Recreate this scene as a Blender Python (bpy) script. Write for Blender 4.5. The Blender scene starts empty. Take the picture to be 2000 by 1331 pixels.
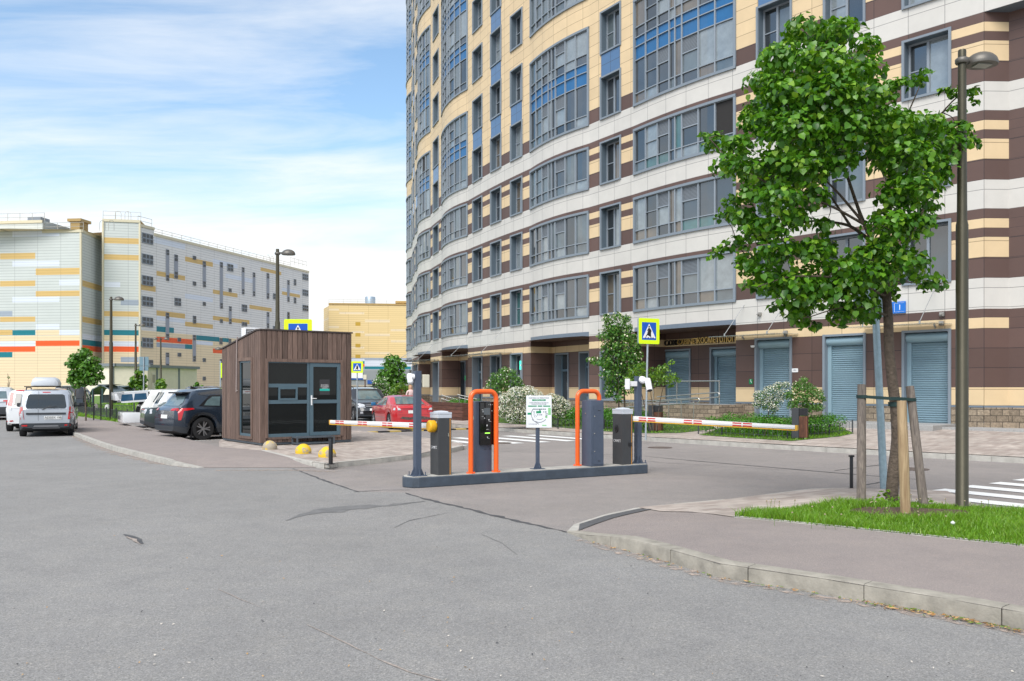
import bpy, bmesh, math, random
import numpy as np
from mathutils import Vector, Matrix, noise as mnoise
from mathutils.bvhtree import BVHTree
R_ = math.radians
random.seed(7); RNG = np.random.default_rng(7)
scene = bpy.context.scene
COL = scene.collection
# ---------------------------------------------------------------- camera
FPX, EYE, HX, HY = 1708.0, 1.70, 1000.0, 757.0      # focal length in photo pixels, eye height, level line
cd = bpy.data.cameras.new('Camera'); cam = bpy.data.objects.new('Camera', cd); COL.objects.link(cam)
cd.sensor_width = 36.0; cd.lens = FPX/2000*36.0
cd.shift_y = (HY-665.5)/2000.0
cam.location = (0, 0, EYE); cam.rotation_euler = (R_(90), 0, 0)
cd.clip_start = 0.1; cd.clip_end = 3000
scene.camera = cam
# ---------------------------------------------------------------- light
SUN_EL, SUN_AZ = 50.0, 203.0      # azimuth clockwise from +Y (view direction): behind the camera, slightly left
w = bpy.data.worlds.new('World'); scene.world = w; w.use_nodes = True
nt = w.node_tree; nt.nodes.clear()
def wn(t, **k):
    n = nt.nodes.new(t)
    for a, b in k.items(): setattr(n, a, b)
    return n
wo = wn('ShaderNodeOutputWorld'); bg = wn('ShaderNodeBackground'); bg2 = wn('ShaderNodeBackground'); mx = wn('ShaderNodeMixShader')
sky = wn('ShaderNodeTexSky', sky_type='NISHITA', sun_disc=False)
sky.sun_elevation = R_(SUN_EL); sky.sun_rotation = R_(SUN_AZ)
sky.air_density = 1.0; sky.dust_density = .5; sky.ozone_density = 1.6
bg.inputs['Strength'].default_value = 0.13
tint = wn('ShaderNodeVectorMath', operation='MULTIPLY'); tint.inputs[1].default_value = (.93, .98, .94); nt.links.new(sky.outputs[0], tint.inputs[0]); nt.links.new(tint.outputs[0], bg.inputs[0])
tc = wn('ShaderNodeTexCoord'); sp = wn('ShaderNodeSeparateXYZ'); nt.links.new(tc.outputs['Generated'], sp.inputs[0])
def M(op, a, b=None, c=None):
    n = wn('ShaderNodeMath', operation=op)
    for i, v in enumerate((a, b, c)):
        if v is None: continue
        if isinstance(v, (int, float)): n.inputs[i].default_value = v
        else: nt.links.new(v, n.inputs[i])
    return n.outputs[0]
zz = M('MAXIMUM', sp.outputs[2], 0.0)
den = M('ADD', zz, 0.16)
u = M('DIVIDE', sp.outputs[0], den); v = M('DIVIDE', sp.outputs[1], den)
cb = wn('ShaderNodeCombineXYZ')
nt.links.new(M('MULTIPLY', u, .62), cb.inputs[0]); nt.links.new(M('MULTIPLY', v, 1.7), cb.inputs[1])
n1 = wn('ShaderNodeTexNoise'); n1.inputs['Scale'].default_value = 1.7; n1.inputs['Detail'].default_value = 12; n1.inputs['Roughness'].default_value = .6; n1.inputs['Distortion'].default_value = .5
nt.links.new(cb.outputs[0], n1.inputs['Vector'])
# horizontal bank structure: white low, blue gap about 15-20 degrees up, thin veil higher
rmp = wn('ShaderNodeValToRGB'); cr = rmp.color_ramp; cr.interpolation = 'EASE'
for p_, c_ in ((0.0, 1.15), (0.10, 1.1), (0.17, .80), (0.22, .42), (0.27, .14), (0.32, .20), (0.40, .42), (0.6, .42), (1.0, .4)):
    e_ = cr.elements.new(p_) if p_ not in (0.0, 1.0) else cr.elements[0 if p_ == 0.0 else -1]
    e_.color = (c_/1.2,)*3 + (1,)
nt.links.new(zz, rmp.inputs[0])
sep2 = M('MULTIPLY', rmp.outputs[0], 1.2)
nn = M('MULTIPLY', M('SUBTRACT', n1.outputs[0], 0.5), 2.1)
cf = M('ADD', sep2, nn)
cfc = wn('ShaderNodeClamp'); nt.links.new(cf, cfc.inputs[0])
bg2.inputs['Color'].default_value = (0.97, 0.98, 0.98, 1); bg2.inputs['Strength'].default_value = 0.62
nt.links.new(cfc.outputs[0], mx.inputs[0]); nt.links.new(bg.outputs[0], mx.inputs[1]); nt.links.new(bg2.outputs[0], mx.inputs[2])
nt.links.new(mx.outputs[0], wo.inputs[0])
sl = bpy.data.lights.new('Sun', 'SUN'); sl.energy = 2.1; sl.angle = R_(42); sl.color = (1, .96, .9)
so = bpy.data.objects.new('Sun', sl); COL.objects.link(so)
az = R_(SUN_AZ); el = R_(SUN_EL)
sdir = Vector((math.sin(az)*math.cos(el), math.cos(az)*math.cos(el), math.sin(el)))
so.rotation_euler = sdir.to_track_quat('Z', 'Y').to_euler(); so.location = (0, 0, 60)
scene.view_settings.view_transform = 'Standard'; scene.view_settings.look = 'None'
scene.view_settings.exposure = 0.86; scene.view_settings.gamma = 1.0
scene.render.engine = 'CYCLES'
scene.cycles.max_bounces = 6; scene.cycles.transparent_max_bounces = 12

# ---------------------------------------------------------------- photo calibration (measuring only)
def G(px, py, z=0.0):
    Y = (EYE-z)*FPX/(py-HY); return ((px-HX)/FPX*Y, Y, z)
def D(px, py, Y):
    return ((px-HX)/FPX*Y, Y, EYE-(py-HY)/FPX*Y)

# ---------------------------------------------------------------- materials
MATS = {}
def mat(name, col, rough=.6, metal=0., noise=0., nscale=8., bump=0., bscale=60., spec=.5, trans=0., coat=0., emit=None, kind=None, brick=None, alpha=None):
    if name in MATS: return MATS[name]
    m = bpy.data.materials.new(name); m.use_nodes = True; MATS[name] = m
    t = m.node_tree; b = t.nodes['Principled BSDF']
    b.inputs['Roughness'].default_value = rough; b.inputs['Metallic'].default_value = metal
    b.inputs['Specular IOR Level'].default_value = spec
    c4 = tuple(col)+(1,)
    b.inputs['Base Color'].default_value = c4
    if coat: b.inputs['Coat Weight'].default_value = coat; b.inputs['Coat Roughness'].default_value = .04
    if emit: b.inputs['Emission Color'].default_value = tuple(emit[:3])+(1,); b.inputs['Emission Strength'].default_value = emit[3]
    src = None
    tc = t.nodes.new('ShaderNodeTexCoord')
    if brick:                       # (width, row, mortar, mortar colour, offset, uv?)
        bk = t.nodes.new('ShaderNodeTexBrick'); bk.offset = brick[4]; bk.squash = 1
        bk.inputs['Scale'].default_value = 1; bk.inputs['Brick Width'].default_value = brick[0]; bk.inputs['Row Height'].default_value = brick[1]
        bk.inputs['Mortar Size'].default_value = brick[2]; bk.inputs['Mortar Smooth'].default_value = .1; bk.inputs['Bias'].default_value = 0
        v_ = brick[6] if len(brick) > 6 else .06
        bk.inputs['Color1'].default_value = tuple(x*(1-v_) for x in col)+(1,); bk.inputs['Color2'].default_value = tuple(min(1, x*(1+v_)) for x in col)+(1,)
        bk.inputs['Mortar'].default_value = tuple(brick[3])+(1,)
        t.links.new(tc.outputs['UV' if brick[5] else 'Object'], bk.inputs['Vector'])
        src = bk.outputs['Color']
    if noise:
        n = t.nodes.new('ShaderNodeTexNoise'); n.inputs['Scale'].default_value = nscale; n.inputs['Detail'].default_value = 6; n.inputs['Roughness'].default_value = .65
        t.links.new(tc.outputs['Object'], n.inputs['Vector'])
        mr = t.nodes.new('ShaderNodeMapRange'); mr.inputs['From Min'].default_value = .3; mr.inputs['From Max'].default_value = .7
        mr.inputs['To Min'].default_value = 1-noise; mr.inputs['To Max'].default_value = 1+noise
        t.links.new(n.outputs[0], mr.inputs[0])
        vm = t.nodes.new('ShaderNodeVectorMath'); vm.operation = 'SCALE'
        if src: t.links.new(src, vm.inputs[0])
        else: vm.inputs[0].default_value = col
        t.links.new(mr.outputs[0], vm.inputs['Scale']); src = vm.outputs[0]
    if src: t.links.new(src, b.inputs['Base Color'])
    if bump:
        n2 = t.nodes.new('ShaderNodeTexNoise'); n2.inputs['Scale'].default_value = bscale; n2.inputs['Detail'].default_value = 5
        t.links.new(tc.outputs['Object'], n2.inputs['Vector'])
        bp = t.nodes.new('ShaderNodeBump'); bp.inputs['Strength'].default_value = bump; bp.inputs['Distance'].default_value = .02
        t.links.new(n2.outputs[0], bp.inputs['Height']); t.links.new(bp.outputs[0], b.inputs['Normal'])
    if trans:                       # leaf: add translucency
        tr = t.nodes.new('ShaderNodeBsdfTranslucent'); tr.inputs[0].default_value = (col[0]*1.6, col[1]*1.5, col[2]*.8, 1)
        ms = t.nodes.new('ShaderNodeMixShader'); ms.inputs[0].default_value = trans
        t.links.new(b.outputs[0], ms.inputs[1]); t.links.new(tr.outputs[0], ms.inputs[2]); t.links.new(ms.outputs[0], t.nodes['Material Output'].inputs[0])
    if alpha is not None: b.inputs['Alpha'].default_value = alpha
    return m
def asphalt(name, base, tint, patch=.10, scale=1.0):
    m = bpy.data.materials.new(name); m.use_nodes = True; MATS[name] = m
    t = m.node_tree; b = t.nodes['Principled BSDF']; L = t.links.new
    tc = t.nodes.new('ShaderNodeTexCoord')
    def nz(sc, det=4, rough=.6):
        n = t.nodes.new('ShaderNodeTexNoise'); n.inputs['Scale'].default_value = sc; n.inputs['Detail'].default_value = det; n.inputs['Roughness'].default_value = rough
        L(tc.outputs['Object'], n.inputs['Vector']); return n.outputs[0]
    def ramp(src, stops):
        r = t.nodes.new('ShaderNodeValToRGB'); el = r.color_ramp.elements
        el[0].position = stops[0][0]; el[0].color = tuple(stops[0][1])+(1,)
        el[1].position = stops[-1][0]; el[1].color = tuple(stops[-1][1])+(1,)
        for p, c in stops[1:-1]:
            e = el.new(p); e.color = tuple(c)+(1,)
        L(src, r.inputs[0]); return r.outputs[0]
    def mul(a, c):
        x = t.nodes.new('ShaderNodeVectorMath'); x.operation = 'MULTIPLY'; L(a, x.inputs[0]); L(c, x.inputs[1]); return x.outputs[0]
    g = lambda k: tuple(x*k for x in base)
    fine = ramp(nz(95*scale, 3, .8), [(.30, g(.45)), (.45, g(.88)), (.57, g(1.1)), (.72, g(1.6))])
    vor = t.nodes.new('ShaderNodeTexVoronoi'); vor.inputs['Scale'].default_value = 70*scale; L(tc.outputs['Object'], vor.inputs['Vector'])
    spk = ramp(vor.outputs['Color'], [(0, (.86,)*3), (.7, (1.0,)*3), (1, (1.25, 1.22, 1.16))])
    big = ramp(nz(.35, 7, .62), [(.3, (1-patch,)*3), (.5, (1, 1, 1)), (.7, tuple(1+patch*x for x in tint))])
    med = ramp(nz(2.3, 6, .7), [(.28, (.90, .90, .91)), (.5, (1, 1, 1)), (.72, (1.07, 1.06, 1.04))])
    sand = ramp(nz(5.0, 9, .75), [(.60, (1, 1, 1)), (.70, (1.14, 1.1, 1.04)), (.85, (1.3, 1.2, 1.08))])
    c = mul(mul(mul(mul(fine, spk), big), med), sand)
    L(c, b.inputs['Base Color']); b.inputs['Roughness'].default_value = .88; b.inputs['Specular IOR Level'].default_value = .3
    bp = t.nodes.new('ShaderNodeBump'); bp.inputs['Strength'].default_value = .35; bp.inputs['Distance'].default_value = .008
    L(nz(120*scale, 3, .8), bp.inputs['Height']); L(bp.outputs[0], b.inputs['Normal'])
    return m
def woodmat(name, col, dark, scale=(30, 30, 2.2), rough=.75):
    m = bpy.data.materials.new(name); m.use_nodes = True; MATS[name] = m
    t = m.node_tree; b = t.nodes['Principled BSDF']; L = t.links.new
    tc = t.nodes.new('ShaderNodeTexCoord'); mp = t.nodes.new('ShaderNodeMapping'); mp.inputs['Scale'].default_value = scale
    L(tc.outputs['Object'], mp.inputs[0])
    n = t.nodes.new('ShaderNodeTexNoise'); n.inputs['Scale'].default_value = 1; n.inputs['Detail'].default_value = 6; n.inputs['Distortion'].default_value = 1.2; L(mp.outputs[0], n.inputs['Vector'])
    r = t.nodes.new('ShaderNodeValToRGB'); r.color_ramp.elements[0].position = .32; r.color_ramp.elements[0].color = tuple(dark)+(1,)
    r.color_ramp.elements[1].position = .66; r.color_ramp.elements[1].color = tuple(col)+(1,)
    L(n.outputs[0], r.inputs[0])
    at = t.nodes.new('ShaderNodeAttribute'); at.attribute_name = 'var'
    mr = t.nodes.new('ShaderNodeMapRange'); mr.inputs['To Min'].default_value = .68; mr.inputs['To Max'].default_value = 1.22; L(at.outputs['Fac'], mr.inputs[0])
    vm = t.nodes.new('ShaderNodeVectorMath'); vm.operation = 'SCALE'; L(r.outputs[0], vm.inputs[0]); L(mr.outputs[0], vm.inputs['Scale'])
    L(vm.outputs[0], b.inputs['Base Color']); b.inputs['Roughness'].default_value = rough
    bp = t.nodes.new('ShaderNodeBump'); bp.inputs['Strength'].default_value = .25; bp.inputs['Distance'].default_value = .005; L(n.outputs[0], bp.inputs['Height']); L(bp.outputs[0], b.inputs['Normal'])
    return m

# ---------------------------------------------------------------- mesh builder
class MB:
    def __init__(s): s.v = []; s.f = []; s.m = []; s.uv = {}; s.var = []; s.cv = 0.5
    def add(s, vs, fs, mi=0, uvs=None):
        o = len(s.v); s.v.extend([tuple(x) for x in vs]); s.var.extend([s.cv]*len(vs))
        for k, f in enumerate(fs):
            if uvs: s.uv[len(s.f)] = uvs[k]
            s.f.append(tuple(i+o for i in f)); s.m.append(mi)
    def quad(s, a, b, c, d, mi=0, uv=None): s.add([a, b, c, d], [(0, 1, 2, 3)], mi, [uv] if uv else None)
    def box(s, x0, x1, y0, y1, z0, z1, mi=0, rz=0, c=(0, 0, 0), T=None):
        vs = [Vector((x, y, z)) for z in (z0, z1) for y in (y0, y1) for x in (x0, x1)]
        if T is not None: vs = [T @ q for q in vs]
        elif rz or c != (0, 0, 0):
            mt = Matrix.Translation(c) @ Matrix.Rotation(rz, 4, 'Z'); vs = [mt @ q for q in vs]
        s.add(vs, [(0, 2, 3, 1), (4, 5, 7, 6), (0, 1, 5, 4), (2, 6, 7, 3), (0, 4, 6, 2), (1, 3, 7, 5)], mi)
    def cbox(s, x0, x1, y0, y1, z0, z1, b=.01, mi=0, T=None):   # box with chamfered edges
        bm = bmesh.new(); bmesh.ops.create_cube(bm, size=1)
        for q in bm.verts: q.co = Vector(((x0+x1)/2+q.co.x*(x1-x0), (y0+y1)/2+q.co.y*(y1-y0), (z0+z1)/2+q.co.z*(z1-z0)))
        bmesh.ops.bevel(bm, geom=list(bm.edges), offset=b, segments=2, profile=.7, affect='EDGES')
        s.bm(bm, mi, T); bm.free()
    def bm(s, bm, mi=0, T=None):
        bm.verts.index_update()
        s.add([(T @ q.co) if T is not None else q.co[:] for q in bm.verts], [tuple(x.index for x in f.verts) for f in bm.faces], mi)
    def prism(s, poly, z0, z1, mi=0, mt=None, T=None):          # poly ccw in xy
        n = len(poly); vs = [Vector((x, y, z0)) for x, y in poly]+[Vector((x, y, z1)) for x, y in poly]
        if T is not None: vs = [T @ q for q in vs]
        o = len(s.v)
        s.add(vs, [tuple(range(n-1, -1, -1))]+[(i, (i+1) % n, n+(i+1) % n, n+i) for i in range(n)], mi)
        s.f.append(tuple(o+n+i for i in range(n))); s.m.append(mt if mt is not None else mi)
    def tube(s, path, r, n=10, mi=0, cap=True):
        path = [Vector(p) for p in path]; rr = r if hasattr(r, '__len__') else [r]*len(path)
        rings = []; up = None
        for i, p in enumerate(path):
            d = (path[min(i+1, len(path)-1)]-path[max(i-1, 0)]).normalized()
            if up is None: up = d.orthogonal().normalized()
            a = (up-d*up.dot(d)); a = a.normalized() if a.length > 1e-5 else d.orthogonal().normalized(); up = a; b = d.cross(a)
            rings.append([p+(a*math.cos(2*math.pi*k/n)+b*math.sin(2*math.pi*k/n))*rr[i] for k in range(n)])
        vs = [q for rg in rings for q in rg]; fs = []
        for i in range(len(path)-1):
            for k in range(n): fs.append((i*n+k, i*n+(k+1) % n, (i+1)*n+(k+1) % n, (i+1)*n+k))
        if cap: fs.append(tuple(range(n-1, -1, -1))); fs.append(tuple((len(path)-1)*n+k for k in range(n)))
        s.add(vs, fs, mi)
    def lathe(s, prof, n=20, mi=0, T=None):                     # prof [(r,z)]
        vs = []; fs = []
        for r, z in prof:
            for k in range(n): vs.append(Vector((r*math.cos(2*math.pi*k/n), r*math.sin(2*math.pi*k/n), z)))
        for i in range(len(prof)-1):
            for k in range(n): fs.append((i*n+k, i*n+(k+1) % n, (i+1)*n+(k+1) % n, (i+1)*n+k))
        fs.append(tuple(range(n-1, -1, -1))); fs.append(tuple((len(prof)-1)*n+k for k in range(n)))
        if T is not None: vs = [T @ q for q in vs]
        s.add(vs, fs, mi)
    def build(s, name, mats, parent=None, smooth=False, world=False, bevel=0, loc=None, rz=0):
        if not isinstance(mats, (list, tuple)): mats = [mats]
        me = bpy.data.meshes.new(name); vv = s.v
        if world and parent is not None:
            o = parent.location; vv = [(a-o.x, b-o.y, c-o.z) for a, b, c in s.v]
        me.from_pydata([tuple(q) for q in vv], [], s.f)
        for m in mats: me.materials.append(m)
        me.polygons.foreach_set('material_index', s.m)
        if s.uv:
            ul = me.uv_layers.new(name='UVMap')
            for k, p in enumerate(me.polygons):
                uu = s.uv.get(k)
                if uu:
                    for j, li in enumerate(p.loop_indices): ul.data[li].uv = uu[j]
        at = me.attributes.new('var', 'FLOAT', 'POINT'); at.data.foreach_set('value', s.var)
        me.update()
        if smooth:
            me.polygons.foreach_set('use_smooth', [True]*len(me.polygons))
            me.set_sharp_from_angle(angle=R_(35 if smooth is True else smooth))
        ob = bpy.data.objects.new(name, me); COL.objects.link(ob)
        if parent is not None: ob.parent = parent
        if loc: ob.location = loc
        if rz: ob.rotation_euler.z = rz
        if bevel:
            b = ob.modifiers.new('Bevel', 'BEVEL'); b.width = bevel; b.segments = 2; b.limit_method = 'ANGLE'; b.angle_limit = R_(40)
        return ob
def thing(name, label, cat, loc=(0, 0, 0), rz=0, group=None):
    o = bpy.data.objects.new(name, None); COL.objects.link(o); o.empty_display_size = .3
    o.location = loc; o.rotation_euler = (0, 0, rz); return tag(o, label, cat, group)
def tag(o, label, cat, group=None):
    o['label'] = label; o['category'] = cat
    if group: o['group'] = group
    return o
def struct(o, label=None, kind='structure', cat=None):
    o['kind'] = kind
    if label: o['label'] = label
    if cat: o['category'] = cat
    return o
def dup(root, loc, rz, label, group=None):
    def cp(o, par):
        c = o.copy(); COL.objects.link(c); c.parent = par
        for ch in list(o.children): cp(ch, c)
        return c
    r = cp(root, None); r.location = loc; r.rotation_euler = (0, 0, rz); r['label'] = label
    if group: r['group'] = group
    return r
def text(body, size, m, parent, loc, rz=0, tilt=90, ext=.002, align='CENTER', name='lettering', sx=1.0):
    cu = bpy.data.curves.new('t', 'FONT'); cu.body = body; cu.size = size; cu.extrude = ext; cu.align_x = align; cu.align_y = 'CENTER'; cu.resolution_u = 3
    ob = bpy.data.objects.new('t', cu); COL.objects.link(ob)
    dg = bpy.context.evaluated_depsgraph_get(); me = bpy.data.meshes.new_from_object(ob.evaluated_get(dg))
    bpy.data.objects.remove(ob); bpy.data.curves.remove(cu)
    me.materials.clear(); me.materials.append(m); me.name = name
    o = bpy.data.objects.new(name, me); COL.objects.link(o); o.parent = parent
    o.location = loc; o.rotation_euler = (R_(tilt), 0, rz); o.scale = (sx, 1, 1)
    return o
def clean(poly):
    return poly
# named materials
m_steel = mat('galvanised_steel', (.42, .47, .50), .45, .6, noise=.12, nscale=14)
m_stainless = mat('stainless_steel', (.55, .54, .50), .25, .9)
m_black = mat('black_plastic', (.012, .012, .014), .35)
m_glassblk = mat('black_gloss', (.006, .006, .007), .06, spec=.6)
m_white = mat('white_paint', (.80, .80, .80), .4)
m_rubber = mat('rubber', (.018, .018, .019), .85)
m_dark = mat('dark_underside', (.012, .012, .013), .9)
m_anth = mat('anthracite_paint', (.055, .066, .085), .5, noise=.12, nscale=6)
# ================================================================= ground and roads
BC = (85.2235, 91.941); BR = BR0 = 95.1446; A0 = -2.31116     # the facade is an arc: centre, radius, start angle
WALK = 8.1                                               # pavement width in front of the facade
def ZF(x, y):                                            # pavement height in front of the facade
    d = math.hypot(x-BC[0], y-BC[1])-BR
    return .12+.30*max(0, min(1, (WALK-d)/WALK))
def GF(px, py):
    z = .25
    for _ in range(8):
        q = G(px, py, z); z = ZF(q[0], q[1])
    return G(px, py, z)
def sheet(name, pts, z, m, label=None, kind='structure'):
    b = MB(); b.add([(x, y, z) for x, y in pts], [tuple(range(len(pts)))])
    o = b.build(name, m); struct(o, label, kind)
    return o
def g2(*pp, z=0): return [G(a, b, z)[:2] for a, b in pp]
m_road2 = asphalt('asphalt_lane', (.275, .250, .236), (1.0, .85, .8), .11)
m_road = asphalt('asphalt_road', (.258, .251, .242), (.9, .9, .9), .10)
m_walk = asphalt('asphalt_walk', (.290, .250, .232), (1, .9, .85), .07, 1.5)
m_seam = mat('bitumen_seam', (.075, .075, .078), .8, noise=.35, nscale=9)
m_conc = mat('kerb_concrete', (.30, .275, .23), .85, noise=.30, nscale=4.5, bump=.22, bscale=45)
m_conc2 = mat('kerb_concrete_pale', (.42, .40, .36), .85, noise=.2, nscale=4, bump=.4, bscale=50)
def pavers(name, w_, h_, rot):
    m = bpy.data.materials.new(name); m.use_nodes = True; t = m.node_tree; b = t.nodes['Principled BSDF']; L = t.links.new
    tc = t.nodes.new('ShaderNodeTexCoord'); mp = t.nodes.new('ShaderNodeMapping'); mp.inputs['Rotation'].default_value = (0, 0, rot); L(tc.outputs['Object'], mp.inputs[0])
    bk = t.nodes.new('ShaderNodeTexBrick'); bk.inputs['Scale'].default_value = 1; bk.inputs['Brick Width'].default_value = w_; bk.inputs['Row Height'].default_value = h_
    bk.inputs['Mortar Size'].default_value = .004; bk.inputs['Color1'].default_value = (.47, .41, .36, 1); bk.inputs['Color2'].default_value = (.33, .27, .235, 1); bk.inputs['Mortar'].default_value = (.22, .19, .17, 1)
    L(mp.outputs[0], bk.inputs['Vector'])
    n = t.nodes.new('ShaderNodeTexNoise'); n.inputs['Scale'].default_value = 1.3; n.inputs['Detail'].default_value = 7; L(tc.outputs['Object'], n.inputs['Vector'])
    mr = t.nodes.new('ShaderNodeMapRange'); mr.inputs['From Min'].default_value = .3; mr.inputs['From Max'].default_value = .7; mr.inputs['To Min'].default_value = .82; mr.inputs['To Max'].default_value = 1.16; L(n.outputs[0], mr.inputs[0])
    vm = t.nodes.new('ShaderNodeVectorMath'); vm.operation = 'SCALE'; L(bk.outputs[0], vm.inputs[0]); L(mr.outputs[0], vm.inputs['Scale']); L(vm.outputs[0], b.inputs['Base Color'])
    b.inputs['Roughness'].default_value = .85
    bp = t.nodes.new('ShaderNodeBump'); bp.inputs['Strength'].default_value = .4; bp.inputs['Distance'].default_value = .01; L(bk.outputs['Fac'], bp.inputs['Height']); bp.invert = True; L(bp.outputs[0], b.inputs['Normal'])
    return m
m_pave = pavers('concrete_pavers', .30, .15, R_(-33)); m_pave2 = pavers('concrete_pavers_small', .24, .12, R_(55))
# base ground: one sheet to the horizon (the lane asphalt)
sheet('ground', [(-900, -60), (900, -60), (900, 1500), (-900, 1500)], 0, m_road2)
# the through road in the foreground (greyer asphalt), laid on top
road = [(-70, -8), (8, -8)] + g2((2300, 1300), (2000, 1236), (1607, 1163), (1280, 1093), (1107, 1041)) + \
       g2((985, 1012), (905, 992), (850, 979), (790, 963), (700, 961), (640, 942), (575, 915), (400, 915), (330, 903), (240, 884), (190, 868), (140, 850), (85, 826), (30, 806), (-60, 793))
road += [(-75, 90), (-75, 80)]
sheet('road', road, .004, m_road)
# bitumen seams, cracks and stains
def ribbon(name, pts, wds, z, m, label=None, jag=.0, kind='structure'):
    b = MB(); P = [Vector((x, y, 0)) for x, y in pts]; Q = []
    for i in range(len(P)-1):
        n = max(1, int((P[i+1]-P[i]).length/.12))
        for k in range(n):
            t_ = k/n; Q.append((P[i].lerp(P[i+1], t_), wds[i]*(1-t_)+wds[i+1]*t_))
    Q.append((P[-1], wds[-1])); vs = []
    for i, (p, wd) in enumerate(Q):
        d = (Q[min(i+1, len(Q)-1)][0]-Q[max(i-1, 0)][0]).normalized(); n = Vector((-d.y, d.x, 0))
        j1 = 1+jag*random.uniform(-1, 1); j2 = 1+jag*random.uniform(-1, 1); off = n*jag*wd*.5*random.uniform(-1, 1)
        a = p+off+n*wd*.5*j1; c = p+off-n*wd*.5*j2; vs += [(a.x, a.y, z), (c.x, c.y, z)]
    b.add(vs, [(2*i, 2*i+1, 2*i+3, 2*i+2) for i in range(len(Q)-1)])
    o = b.build(name, m); struct(o, label, kind); return o
ribbon('road_seam', g2((572, 916), (640, 942), (700, 962)), [.03, .06, .03], .008, m_seam, jag=.5)
ribbon('road_seam', g2((790, 964), (850, 980), (905, 993), (985, 1013), (1107, 1041)), [.03, .09, .05, .07, .03], .008, m_seam, jag=.7)
ribbon('road_seam', g2((690, 962), (750, 958), (800, 958)), [.03, .03, .02], .008, m_seam, jag=.5)
m_stain = mat('oil_stain', (.15, .148, .145), .75, noise=.25, nscale=5)
ribbon('road_stain', g2((560, 1018), (600, 1004), (645, 998), (690, 992), (760, 988), (830, 980)), [.02, .16, .42, .34, .18, .03], .0075, m_stain, jag=.45)
ribbon('road_crack', g2((770, 1032), (800, 1018), (850, 1008), (880, 1002)), [.008, .013, .012, .006], .008, m_seam, jag=.6)
ribbon('road_crack', g2((940, 1045), (980, 1062), (1010, 1085)), [.006, .010, .006], .008, m_stain, jag=.6)
m_grit = mat('brick_grit', (.33, .28, .245), .9, noise=.4, nscale=30)
ribbon('road_crack', g2((600, 1222), (680, 1260), (740, 1290), (800, 1315), (860, 1332)), [.004, .010, .012, .014, .016], .008, m_grit, jag=.8)
ribbon('road_crack', g2((425, 1152), (470, 1172), (510, 1188)), [.006, .014, .006], .008, m_grit, jag=.8)
ribbon('road_stain', g2((242, 1045), (258, 1052), (276, 1064)), [.02, .09, .03], .0085, m_seam, jag=.7)
ribbon('road_stain', g2((246, 1050), (260, 1056), (276, 1066)), [.01, .04, .01], .012, m_grit, jag=.7)
ribbon('road_seam', g2((1260, 892), (1370, 902), (1500, 913), (1640, 925), (1790, 937)), [.03, .05, .05, .06, .02], .006, m_seam, jag=.5)
ribbon('road_seam', g2((1630, 920), (1700, 911), (1735, 907)), [.03, .05, .03], .006, m_seam, jag=.5)
ribbon('road_seam', g2((1690, 948), (1735, 940)), [.03, .05], .006, m_seam, jag=.5)
ribbon('road_seam', g2((960, 882), (1100, 885), (1200, 889)), [.02, .03, .02], .006, m_seam, jag=.5)
ribbon('road_seam', g2((1180, 892), (1300, 905), (1520, 918)), [.015, .02, .015], .006, m_seam, jag=.5)
# sand drifted into the gutters
m_sand = mat('gutter_sand', (.42, .33, .27), .95, noise=.3, nscale=14)
def sandmat():
    m = bpy.data.materials.new('gutter_dust'); m.use_nodes = True; t = m.node_tree; b = t.nodes['Principled BSDF']; L = t.links.new
    b.inputs['Base Color'].default_value = (.44, .35, .29, 1); b.inputs['Roughness'].default_value = .95
    tc = t.nodes.new('ShaderNodeTexCoord'); n = t.nodes.new('ShaderNodeTexNoise'); n.inputs['Scale'].default_value = 9; n.inputs['Detail'].default_value = 9; n.inputs['Roughness'].default_value = .8; L(tc.outputs['Object'], n.inputs['Vector'])
    r = t.nodes.new('ShaderNodeMapRange'); r.inputs['From Min'].default_value = .46; r.inputs['From Max'].default_value = .60; L(n.outputs[0], r.inputs[0]); L(r.outputs[0], b.inputs['Alpha'])
    return m
m_dust = sandmat()
ribbon('gutter_sand', g2((1130, 1056), (1280, 1098), (1407, 1136), (1607, 1169), (1857, 1213), (2020, 1246)), [.10, .18, .14, .12, .14, .16], .009, m_dust, jag=.5)
ribbon('gutter_sand', g2((146, 852), (194, 873), (237, 888), (327, 907), (370, 914)), [.3, .45, .45, .4, .2], .009, m_dust, jag=.4)
ribbon('gutter_sand', g2((420, 920), (560, 919), (660, 922)), [.2, .25, .2], .009, m_dust, jag=.5)
# ---- zebra crossings
def zebra(t0, t1, n0, n1, st, wd, label):
    d = Vector((.57, -.82)); n = Vector((.82, .57)); m_z = mat('road_paint', (.78, .78, .76), .7, noise=.10, nscale=9)
    b = MB(); k = n0
    while k <= n1:
        a = d*(t0+random.uniform(-.06, .06))+n*k; c = d*t1+n*k; e = n*wd
        b.quad((a.x, a.y, .009), (c.x, c.y, .009), (c.x+e.x, c.y+e.y, .009), (a.x+e.x, a.y+e.y, .009)); k += st
    o = b.build('crosswalk', m_z); struct(o, label)
zebra(-25.3, -21.6, 12.0, 18.5, 1.02, .42, 'white zebra crossing beyond the barrier island')
zebra(-7.9, -4.0, 12.95, 18.5, .92, .42, 'white zebra crossing at the right edge')
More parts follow.
